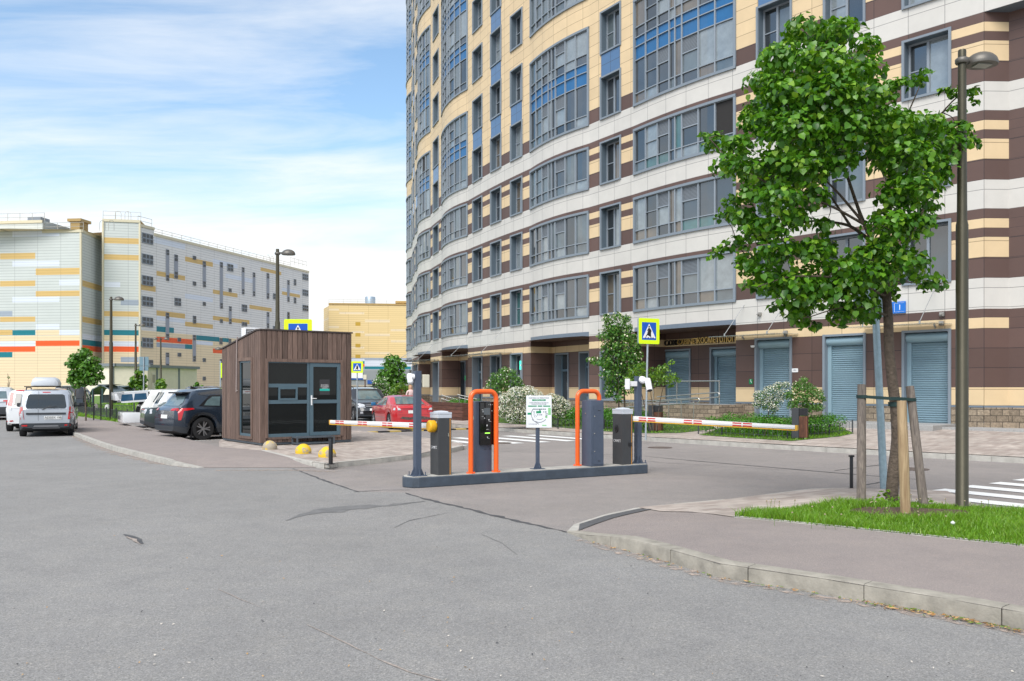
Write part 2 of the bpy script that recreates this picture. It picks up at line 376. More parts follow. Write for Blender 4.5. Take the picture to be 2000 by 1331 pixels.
# ---- kerb made of stones: profile swept along a polyline with joints
def kerb(pts, h, wdt, m, label, side=1, stone=1.0, hs=None, z0=0.0, r=.02):
    P = [Vector((x, y, 0)) for x, y in pts]; b = MB(); seg = []
    L = [0]
    for i in range(len(P)-1): L.append(L[-1]+(P[i+1]-P[i]).length)
    def at(s):
        for i in range(len(P)-1):
            if s <= L[i+1]+1e-9:
                t = (s-L[i])/max(L[i+1]-L[i], 1e-6); return P[i].lerp(P[i+1], t), (P[i+1]-P[i]).normalized(), i, t
        return P[-1], (P[-1]-P[-2]).normalized(), len(P)-2, 1
    def hh(i, t, p=None): return h if hs is None else hs(p.x, p.y) if callable(hs) else hs[i]*(1-t)+hs[i+1]*t
    s = 0
    while s < L[-1]-.02:
        e = min(s+stone, L[-1]); n = max(2, int((e-s)/.25)); rows = []
        dz = random.uniform(-.004, .004); dy = random.uniform(-.004, .004); b.cv = random.random()
        for k in range(n+1):
            ss = s+.004+(e-s-.008)*k/n; p, d, i, t = at(ss); nn = Vector((-d.y, d.x, 0))*side; H_ = hh(i, t, p)+(dz if not callable(hs) else 0)
            pr = [(0+dy, z0-.05), (0+dy, z0+H_-r), (r*.3+dy, z0+H_-r*.3), (r+dy, z0+H_), (wdt, z0+H_), (wdt, z0-.05)]
            rows.append([p+nn*q[0]+Vector((0, 0, q[1])) for q in pr])
        vs = [q for rw in rows for q in rw]; c = len(rows[0]); fs = []
        for k in range(n):
            for j in range(c-1):
                q = (k*c+j, (k+1)*c+j, (k+1)*c+j+1, k*c+j+1); fs.append(q if side < 0 else q[::-1])
        fs.append(tuple(range(c))); fs.append(tuple(n*c+j for j in range(c-1, -1, -1)))
        b.add(vs, fs); s = e
    o = b.build('kerb', m, smooth=50); struct(o, label); return o
# ---- right foreground corner
kfront = g2((1107, 1041), (1145, 1056), (1280, 1092), (1405, 1130), (1607, 1162), (1857, 1206), (2000, 1234), (2250, 1290))
def extend(P, L_): a, c = Vector(P[-2]), Vector(P[-1]); e = c+(c-a).normalized()*L_; return P+[(e.x, e.y)]
kfront = extend(kfront, 9)
back = g2((1107, 1040), (1120, 1027), (1175, 1008), (1245, 993), (1430, 976), (1585, 956.5), (1665, 955), (1760, 957), (1850, 961), (1905, 988), (1960, 1001), (2100, 1012))
back = extend(back, 11)
BL = [Vector(q) for q in back]
def seg_d(p, a, c):
    t = max(0, min(1, (p-a).dot(c-a)/max((c-a).length_squared, 1e-9))); return (p-a-(c-a)*t).length
def ZR(x, y):
    p = Vector((x, y)); d = min(seg_d(p, BL[i], BL[i+1]) for i in range(len(BL)-1)); return .012+.125*min(1, d/1.3)
kerb(kfront, .14, .16, m_conc, 'grey concrete kerb stones along the near right pavement', side=1, hs=lambda x, y: ZR(x, y)+.004)
kerb(back[:7], .02, .12, m_conc2, 'flush concrete edging round the right corner', side=-1, hs=[.018]*7)
def filled(name, poly, zf, m, cut=.25, label=None, kind='structure'):
    bm = bmesh.new(); vs = [bm.verts.new((x, y, 0)) for x, y in poly]; bm.faces.new(vs)
    xs = [p[0] for p in poly]; ys = [p[1] for p in poly]
    x = min(xs)+cut
    while x < max(xs): bmesh.ops.bisect_plane(bm, geom=bm.verts[:]+bm.edges[:]+bm.faces[:], plane_co=(x, 0, 0), plane_no=(1, 0, 0)); x += cut
    y = min(ys)+cut
    while y < max(ys): bmesh.ops.bisect_plane(bm, geom=bm.verts[:]+bm.edges[:]+bm.faces[:], plane_co=(0, y, 0), plane_no=(0, 1, 0)); y += cut
    bmesh.ops.triangulate(bm, faces=[f for f in bm.faces if len(f.verts) > 4])
    for q in bm.verts: q.co.z = zf(q.co.x, q.co.y)
    bmesh.ops.recalc_face_normals(bm, faces=bm.faces)
    if sum(f.normal.z for f in bm.faces) < 0: bmesh.ops.reverse_faces(bm, faces=bm.faces)
    me = bpy.data.meshes.new(name); bm.to_mesh(me); bm.free(); me.materials.append(m)
    o = bpy.data.objects.new(name, me); COL.objects.link(o); struct(o, label, kind); return o
gi = g2((1432, 1010), (1560, 1022), (1697, 1036), (2000, 1067), (2250, 1096), z=.137); gi = extend(gi, 10)
wk = back[:4]+[G(1290, 997, .09)[:2]]+gi+list(reversed(kfront))
filled('sidewalk', wk, lambda x, y: ZR(x, y)-.004, m_walk, label='grey asphalt pavement at the near right corner')
gback = g2((1480, 1003), (1560, 993), (1640, 985), (1760, 984), (1900, 990), (2000, 996), (2250, 1012), z=.137); gback = extend(gback, 10)
filled('paving', back[3:]+list(reversed(gback))+[gi[0], G(1290, 997, .09)[:2]], lambda x, y: ZR(x, y)+.003, m_pave, label='concrete block paving behind the young tree')
m_soilg = mat('turf_soil', (.055, .10, .02), .95, noise=.35, nscale=12)
lawn_poly = [gi[0]]+gback+gi[:0:-1]
filled('lawn', lawn_poly, lambda x, y: ZR(x, y)+.008, m_soilg, label='turf under the young lime tree', kind='structure')
kerb(gi, .012, .06, m_conc2, 'thin edging between pavement and grass', side=1, z0=.135, hs=[.012]*6)
filled('pavement_patch', g2((1132, 1024), (1180, 1009), (1247, 995), (1275, 999), (1200, 1015), (1130, 1038), z=.02), lambda x, y: ZR(x, y)+.004, mat('dark_patch', (.085, .085, .088), .9, noise=.2, nscale=20), label='dark asphalt repair at the pavement tip')
# ---- left pavement and booth plaza
ZL = .115
lk = g2((-200, 770), (30, 806), (85, 826), (144, 848), (194, 868), (237, 882), (300, 898), (345, 909), (400, 914))
KERB_L = lambda: kerb(lk, .12, .15, m_conc2, 'grey kerb stones along the left pavement', side=-1, hs=lambda x, y: ZW(x, y)+.003)
plaza_edge = g2((660, 914), (746, 905), (802, 898), (841, 891), (885, 884), (905, 879), (903, 874), (880, 868))
kerb(plaza_edge, .115, .16, m_conc2, 'concrete kerb in front of the kiosk plaza', side=1)
lwall = g2((-150, 782), (60, 797), (144, 812), (232, 825), (261, 832), (372, 859), (428, 873), z=ZL)
pl_left = g2((510, 881), (585, 900), (640, 908), z=.1)
def ZW(x, y):
    # fades down to road level towards the crossing mouth
    p = Vector((x, y)); a = Vector(G(400, 914)[:2]); c = Vector(G(662, 914)[:2]); return .0085+(ZL-.0085)*min(1, seg_d(p, a, c)/1.3)
KERB_L(); kerb([pl_left[0], pl_left[1], pl_left[2], plaza_edge[0]], .117, .12, m_conc2, 'low kerb between pavement and kiosk plaza', side=1)
filled('sidewalk', lk+[G(662, 914)[:2]]+[pl_left[2], pl_left[1], pl_left[0]]+list(reversed(lwall)), lambda x, y: ZW(x, y)-.003, m_walk, cut=.6, label='reddish asphalt pavement beside the parked cars')
pz = plaza_edge+g2((700, 842), (480, 842), (428, 862), z=.1)+[lwall[-1]]+pl_left
filled('paving', pz, lambda x, y: .113, m_pave2, cut=2.0, label='light block paving under the kiosk')
# parking bays
m_park = m_road2
mk = MB(); d = Vector((math.sin(R_(52)), math.cos(R_(52))))
for k in range(6):
    a = Vector(G(372-k*27, 862-k*6)[:2]); n = Vector((-d.y, d.x))*.06
    c = a+d*4.5; mk.quad((a.x-n.x, a.y-n.y, .008), (c.x-n.x, c.y-n.y, .008), (c.x+n.x, c.y+n.y, .008), (a.x+n.x, a.y+n.y, .008))
struct(mk.build('parking_marking', mat('road_paint', (.7, .7, .7))), 'worn white lines between the parking bays')
# ---- pavement in front of the facade (ring), its kerb
def CP(s, off=0.0):
    a = A0+s/BR; return (BC[0]+(BR+off)*math.sin(a), BC[1]+(BR+off)*math.cos(a), a)
ringk = [CP(s, WALK)[:2] for s in np.arange(-12, 72, 1.0)]
kerb(ringk, .12, .16, m_conc2, 'kerb of the pavement in front of the apartment house', side=1)
b = MB(); ss = list(np.arange(-12, 72, 1.0)); offs = [WALK-.15, 6.5, 5, 3.5, 2, 1, 0, -2]
for s in ss:
    for o in offs:
        x, y, a = CP(s, o); b.v.append((x, y, ZF(x, y)-.003)); b.var.append(.5)
n = len(offs)
for i in range(len(ss)-1):
    for j in range(n-1): b.f.append((i*n+j, (i+1)*n+j, (i+1)*n+j+1, i*n+j+1)); b.m.append(0)
m_pave3 = pavers('concrete_pavers_long', .40, .13, R_(-40))
struct(b.build('sidewalk', m_pave3), 'block paving in front of the apartment house')
# raised ground left, behind the railings
def ZG(x, y):
    p = Vector((x, y)); a = Vector(lwall[0]); c = Vector(lwall[3]); dd = seg_d(p, a, c); return .10+.85*max(0, min(1, (dd-1.5)/9.0))
mg = [lwall[0], lwall[1], lwall[2], lwall[3], (-19.2, 42.5), (-15.2, 47.5), (-14, 70), (-20, 110), (-120, 110), (-120, 80)]
m_grassfar = mat('grass_far', (.115, .20, .035), .95, noise=.45, nscale=3.5, bump=.6, bscale=25)
filled('lawn', mg, ZG, m_grassfar, cut=3.0, label='grass verge behind the low railings on the left')
# man-holes
for (px, py, lab) in ((1780, 917, 'round iron manhole cover in the lane behind the young tree'), (1289, 875, 'round iron manhole cover near the camera post'), (978, 866, 'round iron manhole cover by the zebra crossing'), (905, 835.5, 'small iron cover in the lane behind the pay terminal')):
    c = G(px, py); b = MB(); b.lathe([(.34, 0), (.34, .012), (.30, .012), (.30, .009), (.26, .009), (.26, .013), (.10, .013), (.10, .010), (.02, .010)], 28)
    tag(b.build('manhole_cover', mat('cast_iron', (.13, .10, .085), .8, .2, noise=.4, nscale=30), loc=c), lab, 'manhole cover')
# ================================================================= curved apartment house
def PXS(px, BR_=None):             # photo column -> arc length on the facade
    BR = BR_ or BR0
    d = Vector(((px-HX)/FPX, 1.0)); c = Vector(BC); a = d.dot(d); b_ = -2*d.dot(c); cc = c.dot(c)-BR*BR
    D_ = b_*b_-4*a*cc; t = (-b_-math.sqrt(max(D_, 0)))/(2*a); p = d*t
    return (math.atan2(p.x-BC[0], p.y-BC[1])-A0)*BR
def PXI(px, dep): return PXS(px, BR0-dep)*BR0/(BR0-dep)
F0 = 4.26; FH = 3.12; NF = 13; ZT = F0+FH*NF; GZ = .42
BAYS = [(PXS(1438), PXS(1238)), (PXS(1151), PXS(1036)), (PXS(914), PXS(863)), (PXS(841), PXS(818)), (58.2, 64.0), (67.6, 73.4)]
BOW = [.13, .24, .34, .36, .5, .4]
WC = [(PXS(a), PXS(b_)) for a, b_ in ((1855, 1765), (1688, 1611), (1545, 1480), (1212, 1174), (1020, 998), (979, 959), (942, 924), (857, 846.5))]
g0 = WC[4][0]-BAYS[1][1]
for i in (4, 5, 6): WC.append((WC[i][0]-BAYS[1][1]+BAYS[3][1], WC[i][1]-BAYS[1][1]+BAYS[3][1]))
WC.append((65.0, 66.3))
SEND = 78.0
def bowof(s):
    for (a, c), h in zip(BAYS, BOW):
        if a <= s <= c: u_ = (2*(s-a)/(c-a)-1); return h*(1-u_*u_)
    return 0.0
def FP(s, off=0.0, z=0.0, bow=True):
    x, y, a = CP(s, off+(bowof(s) if bow else 0)); return (x, y, z)
root = thing('apartment_house', 'tall curved apartment house clad in white, brown and sand panels with blue glazed bays', 'building', (CP(30, -6)[0], CP(30, -6)[1], GZ))
joint = (.10, .09, .08)
def clad(name, col, w_, h_, jc, var=.05): return mat(name, col, .55, brick=(w_, h_, .010, jc, 0, True, var), noise=.05, nscale=1.5)
K_white = clad('panel_white', (.58, .555, .51), 1.2, .61, (.22, .21, .20), .025)
K_brown = clad('panel_brown', (.108, .062, .050), 1.2, .6267, (.03, .02, .02), .16)
K_sand = clad('panel_sand', (.67, .505, .30), 1.2, .52, (.25, .18, .10), .04)
K_stone = mat('split_stone', (.27, .215, .155), .95, brick=(.40, .20, .014, (.10, .08, .06), .5, True, .22), noise=.35, nscale=14, bump=1.0, bscale=26)
K_cap = mat('zinc_trim', (.17, .21, .255), .45, .2, noise=.06)
K_blue = mat('spandrel_blue', (.085, .17, .31), .25, brick=(.75, .52, .012, (.05, .07, .1), 0, True, .05), noise=.05, nscale=2)
K_bluegl = mat('blue_glass', (.025, .13, .30), .06, noise=.12, nscale=1.2)
K_slate = mat('window_reveal', (.10, .135, .165), .5, noise=.06)
K_frame = mat('window_frame', (.20, .235, .27), .45)
K_mull = mat('mullion_grey', (.25, .285, .32), .45)
def glass(name, c, r=.03, n=.35, sc=.8):
    m = mat(name, c, r, 0, noise=n, nscale=sc, spec=.6); m.node_tree.nodes['Principled BSDF'].inputs['IOR'].default_value = 2.1; return m
GL = [glass('glass_dark', (.014, .018, .02)), glass('glass_grey', (.085, .11, .12)), glass('glass_mid', (.035, .042, .048)), glass('glass_curtain', (.21, .24, .25), .06, .2, 2.5),
      glass('glass_green', (.04, .12, .115)), glass('glass_warm', (.13, .105, .075))]
K_louv = mat('louvre', (.26, .29, .32), .5, brick=(9, .055, .02, (.07, .08, .09), 0, True, .02))
K_open = mat('dark_interior', (.02, .018, .017), .8)
WM = [K_white, K_brown, K_sand, K_stone, K_cap]
# horizontal bands (z from, z to, material, uv v-offset)
bands = [(GZ-.3, 1.06, 3, 0), (1.06, 1.12, 4, 0), (1.12, 1.70, 2, 1.12-.52), (1.70, 3.58, 1, 1.70), (3.58, 3.92, 2, 3.58), (3.92, F0-.06, 1, 3.92)]
z = F0
for k in range(4):
    zb = F0+FH*k
    st = [(0 if k else -.06, .92, 0, 0)]
    st += [(.92, 1.58, 1, .92), (1.58, 2.22, 2, 1.58), (2.22, 2.51, 1, 2.22), (2.51, 2.81, 2, 2.51), (2.81, 3.12, 1, 2.81)] if k < 3 else [(.92, 1.58, 1, .92), (1.58, 3.12, 2, 1.56)]
    bands += [(zb+a, zb+c, m_, zb+v_) for a, c, m_, v_ in st]
bands += [(F0+4*FH, ZT, 2, F0)]
WIN0, WIN1 = .93, 2.90            # narrow window from the floor line
TOPZ = lambda s: 1.7+757/1708*CP(s)[1]+1.5
def rows(s0, s1):
    t = TOPZ((s0+s1)/2); k = 0; out = []
    while k < NF and F0+FH*k+WIN0 < t: out.append(k); k += 1
    return out
openings = []                     # (s0,s1,z0,z1)
for a, c in WC:
    for k in rows(a, c): openings.append((a, c, F0+FH*k+WIN0, F0+FH*k+WIN1))
GROUPS = [(0, 1), (1, 2), (2, 3), (3, 5), (5, 8), (8, 11), (11, 13)]
def bgroups(s0, s1):
    t = TOPZ((s0+s1)/2); return [g for g in GROUPS if F0+FH*g[0]+.86 < t]
for a, c in BAYS:
    for g in bgroups(a, c): openings.append((a, c, F0+FH*g[0]+.86, F0+FH*(g[1]-1)+(2.96 if g[1] < 4 else 2.60)))
# ground floor openings: doors and shutters
GD = [(WC[0][0]+.02, WC[0][1]-.02, GZ+.02, 3.56, 'shutter'), (WC[1][0], WC[1][1], GZ+.02, 3.56, 'shutter'), (WC[2][0]+.02, WC[2][1]+.05, GZ+.1, 3.56, 'shutter'),
      (WC[3][0], WC[3][1], 1.12, 3.4, 'window'), (WC[4][0], WC[4][1], 1.12, 3.58, 'window'), (WC[5][0], WC[5][1], 1.12, 3.58, 'window'), (WC[6][0], WC[6][1], .5, 3.58, 'door'), (WC[7][0], WC[7][1], .5, 3.5, 'door'),
      (WC[8][0], WC[8][1], 1.12, 3.58, 'window'), (WC[9][0], WC[9][1], .5, 3.58, 'door'), (WC[10][0], WC[10][1], .5, 3.58, 'door')]
for q in GD: openings.append(q[:4])
PORT = [0, 1, 2, 3, 4]
for i in PORT: openings.append((BAYS[i][0]+.02, BAYS[i][1]-.05, GZ-.3, F0-.06))
def wallgrid(b, S0, S1, bands, openings, off, bow=True, step=.9, sub=BR):
    ss = {round(S0, 3), round(S1, 3)}; zs = set()
    for o in openings:
        for q in (o[0], o[1]):
            if S0 < q < S1: ss.add(round(q, 3))
        zs.add(round(o[2], 3)); zs.add(round(o[3], 3))
    for a, c in BAYS:
        for q in (a, c):
            if S0 < q < S1: ss.add(round(q, 3))
    for q in bands: zs.add(round(q[0], 3)); zs.add(round(q[1], 3))
    ss = sorted(ss); S = [ss[0]]
    for q in ss[1:]:
        n = max(1, int((q-S[-1])/step)); p0 = S[-1]
        S += [p0+(q-p0)*k/n for k in range(1, n+1)]
    zmin, zmax = bands[0][0], bands[-1][1]; Z = sorted(q for q in zs if zmin-1e-6 <= q <= zmax+1e-6)
    for i in range(len(S)-1):
        sm = (S[i]+S[i+1])/2; ops = [o for o in openings if o[0]-1e-3 < sm < o[1]+1e-3]
        for j in range(len(Z)-1):
            zm = (Z[j]+Z[j+1])/2
            if any(o[2] < zm < o[3] for o in ops): continue
            bd = next((q for q in bands if q[0] <= zm <= q[1]), None)
            if bd is None: continue
            a, c = S[i], S[i+1]; m_ = bd[2]; o_ = off+(.03 if m_ == 3 else .05 if m_ == 4 else 0); bw = bow and zm > F0-.06
            f = lambda s, z_: FP(s, o_, z_, bw)
            # sample: bow evaluated just inside the bay so that bay edges meet the wall
            b.quad(f(c, Z[j]), f(a, Z[j]), f(a, Z[j+1]), f(c, Z[j+1]), m_, [(-c, Z[j]-bd[3]), (-a, Z[j]-bd[3]), (-a, Z[j+1]-bd[3]), (-c, Z[j+1]-bd[3])])
b = MB(); wallgrid(b, 0, SEND, bands, openings, 0)
# ledge under the white band, above the portals, plus closing faces (return at the right corner, rear, roof)
A = Vector(FP(0)); ret = Vector((15.85, 28.25, 0)); nx = Vector((16.12, 27.62, 0))
ux = (Vector(FP(-.01))-Vector(FP(.01))).normalized()
nx = Vector(FP(0))+ux*1.05; nx.z = 0
ret = (A+nx)/2+Vector((ux.y, -ux.x, 0))*-.30
inn = Vector((-math.sin(A0), -math.cos(A0), 0))
ret = A+ux*.52+inn*.62; nx = ret+ux*.62
zcut = F0+FH*3
def flatwall(b, p, q, bands, z0, z1, brick_only=False, u0=0):
    L_ = (q-p).length
    for bd in bands:
        a, c = max(bd[0], z0), min(bd[1], z1)
        if c-a < 1e-3: continue
        m_ = bd[2]
        if brick_only and m_ == 2 and a > 1.8: m_ = 1
        b.quad((p.x, p.y, a), (q.x, q.y, a), (q.x, q.y, c), (p.x, p.y, c), m_, [(u0, a-bd[3]), (u0+L_, a-bd[3]), (u0+L_, c-bd[3]), (u0, c-bd[3])])
A_ = Vector((A.x, A.y, 0))
flatwall(b, A_, ret, bands, GZ-.3, zcut)
flatwall(b, ret, nx, bands, GZ-.3, zcut, True, .3)
far = nx+ux*9.0
zwr = [(GZ-.3, 1.12)]
def piece(p, q, z0, z1): flatwall(b, p, q, bands, z0, z1, True)
piece(nx+ux*1.5, far, GZ-.3, zcut)
for k in range(-1, 3):
    zb = F0+FH*k
    piece(nx, nx+ux*1.5, (zb+2.93 if k >= 0 else GZ-.3), (zb+FH+.93) if k < 2 else zcut) if k >= 0 else piece(nx, nx+ux*1.5, GZ-.3, F0+.93)
# overhanging storeys above the recess
q1 = A_+ux*11.0; q2 = q1+inn*14
flatwall(b, A_+ux*.0, q1, bands, zcut, ZT)
b.quad((A_.x, A_.y, zcut), (q1.x, q1.y, zcut), ((q1+inn*2).x, (q1+inn*2).y, zcut), ((A_+inn*2).x, (A_+inn*2).y, zcut), 4)
flatwall(b, q1, q2, bands, GZ-.3, ZT)
e0 = Vector(FP(SEND)); e1 = Vector(CP(SEND, -14)[:2]+(0,))
flatwall(b, e1, Vector((e0.x, e0.y, 0)), bands, GZ-.3, ZT)
back_ = [Vector(CP(s, -14)[:2]+(0,)) for s in np.linspace(0, SEND, 20)]
for i in range(19): flatwall(b, back_[i], back_[i+1], [(GZ-.3, ZT, 2, 0)], GZ-.3, ZT)
flatwall(b, q2, back_[0], [(GZ-.3, ZT, 2, 0)], GZ-.3, ZT)
for s in np.arange(0, SEND-.5, 1.3):
    a = FP(s, 0, ZT); c = FP(min(s+1.3, SEND), 0, ZT); d1 = CP(min(s+1.3, SEND), -14)[:2]+(ZT,); d0 = CP(s, -14)[:2]+(ZT,); b.quad(a, c, d1, d0, 4)
b.build('wall', WM, root, world=True)
# interior floor slabs: dark box behind the windows
# ---- narrow window meshes (local: x right, y inward, z up)
def place(s, off, z_):
    x, y, a = CP(s, off); return (x, y, z_), math.atan2(math.sin(a), -math.cos(a))
def local(o, s, z_, off=0.0):
    p, rz = place(s, off, z_); o.location = Vector(p)-root.location; o.rotation_euler.z = rz; return o
def winmesh(w_, h, split=.42, dep=.36, rev=True):
    b = MB(); t = .085; T_ = .05
    for x0, x1, z0, z1 in ((-w_/2-t+.03, -w_/2+.03, -.05, h+.05), (w_/2-.03, w_/2+t-.03, -.05, h+.05)): b.box(x0, x1, -T_, .03, z0, z1, 0)
    b.box(-w_/2+.03, w_/2-.03, -T_+.004, .03, h-.03, h+.05, 0); b.box(-w_/2+.03, w_/2-.03, -T_-.03, .03, -.05, .03, 0)
    b.box(-w_/2, -w_/2+.03, .03, dep+.1, 0, h, 1); b.box(w_/2-.03, w_/2, .03, dep+.1, 0, h, 1)
    b.box(-w_/2+.03, w_/2-.03, .03, dep+.1, h-.03, h, 1); b.box(-w_/2+.03, w_/2-.03, .03, dep+.1, 0, .03, 1)
    fr = .06; x0, x1 = -w_/2+.03, w_/2-.03
    b.box(x0, x0+fr, dep-.05, dep+.03, .03, h-.03, 2); b.box(x1-fr, x1, dep-.05, dep+.03, .03, h-.03, 2)
    b.box(x0+fr, x1-fr, dep-.05, dep+.03, .03, .03+fr, 2); b.box(x0+fr, x1-fr, dep-.05, dep+.03, h-.03-fr, h-.03, 2)
    xm = x0+(x1-x0)*split; b.box(xm-.045, xm+.045, dep-.055, dep+.03, .03+fr, h-.03-fr, 2)
    b.box(x0+fr, xm-.045, dep-.04, dep+.03, h*.5-.02, h*.5+.02, 2)
    return b, (x0+.05, xm, x1-.05)
WMT = [K_frame, K_slate, K_mull]
cache = {}
pcache = {}
def pane_mesh(xs, h, dep, ga, gb):
    b = MB(); b.box(xs[0], xs[1], dep, dep+.02, .08, h-.08, 0); b.box(xs[1], xs[2], dep, dep+.02, .08, h-.08, 1); return b
blue_between = {0: [3], 1: [3], 2: [3], 3: [3], 4: [3], 5: [3, 4, 5, 6], 6: [3], 7: [3], 8: [3], 9: [3, 4, 5, 6, 7], 10: [3], 11: []}
random.seed(21)
for ci, (a, c) in enumerate(WC):
    w_ = (c-a); h = WIN1-WIN0; proto = None; sm = (a+c)/2
    for k in rows(a, c):
        zb = F0+FH*k+WIN0
        if proto is None:
            bb, xs = winmesh(w_, h, .42 if ci > 2 else .45); proto = bb.build('window', WMT, root); o = proto
        else: o = proto.copy(); COL.objects.link(o)
        local(o, sm, zb)
        g = random.choices(range(6), [5, 4, 5, 3, 1, 2], k=2); key = (ci, g[0], g[1])
        if key not in pcache:
            p_ = pane_mesh(xs, h, .36, 0, 0).build('pane', [GL[g[0]], GL[g[1]]], o); pcache[key] = p_
        else: p_ = pcache[key].copy(); COL.objects.link(p_); p_.parent = o
        if k in blue_between.get(ci, []):
            bl = MB(); bl.box(-w_/2+.035, w_/2-.035, -.02, .10, 0, FH-h-.10, 0)
            for q in range(len(bl.f)): bl.uv[q] = None
            bl.uv = {}
            bl.quad((-w_/2+.035, -.022, 0), (w_/2-.035, -.022, 0), (w_/2-.035, -.022, FH-h-.1), (-w_/2+.035, -.022, FH-h-.1), 0, [(0, 0), (w_, 0), (w_, FH-h-.1), (0, FH-h-.1)])
            ob = bl.build('spandrel_panel', K_blue, root); local(ob, sm, zb+h+.05)
# ---- glazed bays
FRA = [0, .13, .27, .40, .46, .53, .69, .84, 1]
def bay(ci, a, c, n, seed, zbase, hh):
    """one bay window of n storeys; z relative to its foot"""
    b = MB(); rnd = random.Random(seed); L_ = c-a; N = 24
    S = [a+L_*i/N for i in range(N+1)]
    def bp(s, off): x, y, _ = CP(s, off+bowof(min(max(s, a+1e-6), c-1e-6))); return (x, y)
    def strip(z0, z1, o0, o1, mi, s0=a, s1=c):
        q = [s0]+[s for s in S if s0+.02 < s < s1-.02]+[s1]
        for i in range(len(q)-1):
            p = [bp(q[i+1], o1), bp(q[i], o1), bp(q[i], o0), bp(q[i+1], o0)]
            b.prism(p, z0, z1, mi)
    tr = .11
    strip(0, tr, -.05, .07, 0); strip(hh-tr, hh, -.05, .07, 0)
    strip(0, hh, -.30, .06, 0, a, a+tr); strip(0, hh, -.30, .06, 0, c-tr, c)
    # glazing
    sx = [c-tr-(L_-2*tr)*(q) for q in FRA]           # from the left edge (large s) to the right
    pan = {}; rowsz = []
    for k in range(n):
        zb = k*FH; top = zb+(2.10-tr if k == n-1 and n == 1 else (hh-tr-zb if k == n-1 else 2.10-.02))
        z1 = zb+tr if k == 0 else zb+.0
        rowsz.append((z1, z1+.46, 'low')); rowsz.append((z1+.46, top, 'up'))
        if k < n-1: rowsz += [(top, top+.62, 'blue'), (top+.62, zb+FH, 'blue')]
    for z0, z1, kind in rowsz:
        strip(z1-.02, z1+.02, -.10, .015, 1, a+tr, c-tr)
        for i in range(len(sx)-1):
            s0, s1 = sx[i+1], sx[i]
            if i: 
                p = [bp(sx[i]+.028, .025), bp(sx[i]-.028, .025), bp(sx[i]-.028, -.1), bp(sx[i]+.028, -.1)]
                b.prism(p[::-1], z0, z1, 1)
            if kind == 'blue': g = 'blue'
            elif kind == 'up' and i in (2, 5): g = ('louv', rnd.choice([0, 1, 2, 3]))
            elif kind == 'up' and rnd.random() < .055: g = 'open'
            else: g = rnd.choices([0, 1, 2, 3, 4, 5], BW[ci][seed % 3])[0]
            pan.setdefault(g if not isinstance(g, tuple) else 'x', [])
            def qd(z0, z1, g): pan.setdefault(g, []).append((s0, s1, z0, z1))
            if isinstance(g, tuple):
                zm = z0+(z1-z0)*.55; qd(z0, zm, g[1]); qd(zm, z1, 'louv'); strip(zm-.02, zm+.02, -.10, .012, 1, s0, s1)
            else: qd(z0, z1, g)
            if kind == 'up' and i == 1: strip(z0+(z1-z0)*.5-.015, z0+(z1-z0)*.5+.015, -.1, .01, 1, s0, s1)
    o = b.build('bay_window', [K_frame, K_mull], root); o.location = (-root.location.x, -root.location.y, zbase-root.location.z)
    def mk(name, keys, mats):
        q = MB()
        for mi, g in enumerate(keys):
            for s0, s1, z0, z1 in pan.get(g, []):
                m_ = max(1, int((s1-s0)/.4))
                for t in range(m_):
                    u0 = s0+(s1-s0)*t/m_; u1 = s0+(s1-s0)*(t+1)/m_; p0 = bp(u1, -.05); p1 = bp(u0, -.05)
                    q.quad((p0[0], p0[1], z0), (p1[0], p1[1], z0), (p1[0], p1[1], z1), (p0[0], p0[1], z1), mi, [(0, z0), (1, z0), (1, z1), (0, z1)])
        if q.f: q.build(name, mats, o, smooth=50)
    mk('pane', [0, 1, 2, 3, 4, 5, 'open'], GL+[K_open]); mk('spandrel_panel', ['blue'], [K_bluegl]); mk('louvre', ['louv'], [K_louv])
    return o
BW = [[[2, 4, 4, 3, 0, 4], [1, 2, 3, 3, 6, 1], [3, 3, 3, 2, 3, 4]], [[4, 6, 4, 2, 0, 1], [2, 6, 3, 5, 0, 1], [3, 5, 4, 3, 0, 1]], [[2, 6, 4, 3, 1, 0], [1, 6, 3, 4, 0, 0], [2, 6, 4, 3, 0, 0]]]+[[[2, 6, 4, 3, 0, 0]]*3]*3
for ci, (a, c) in enumerate(BAYS):
    for gi_, g in enumerate(bgroups(a, c)):
        n = g[1]-g[0]; hh = FH*(n-1)+(2.10 if n == 1 else 2.60-.86)
        bay(ci, a, c, n, [0, 2, 1, 0, 1, 2, 0][gi_]+ci*3, F0+FH*g[0]+.86, hh)
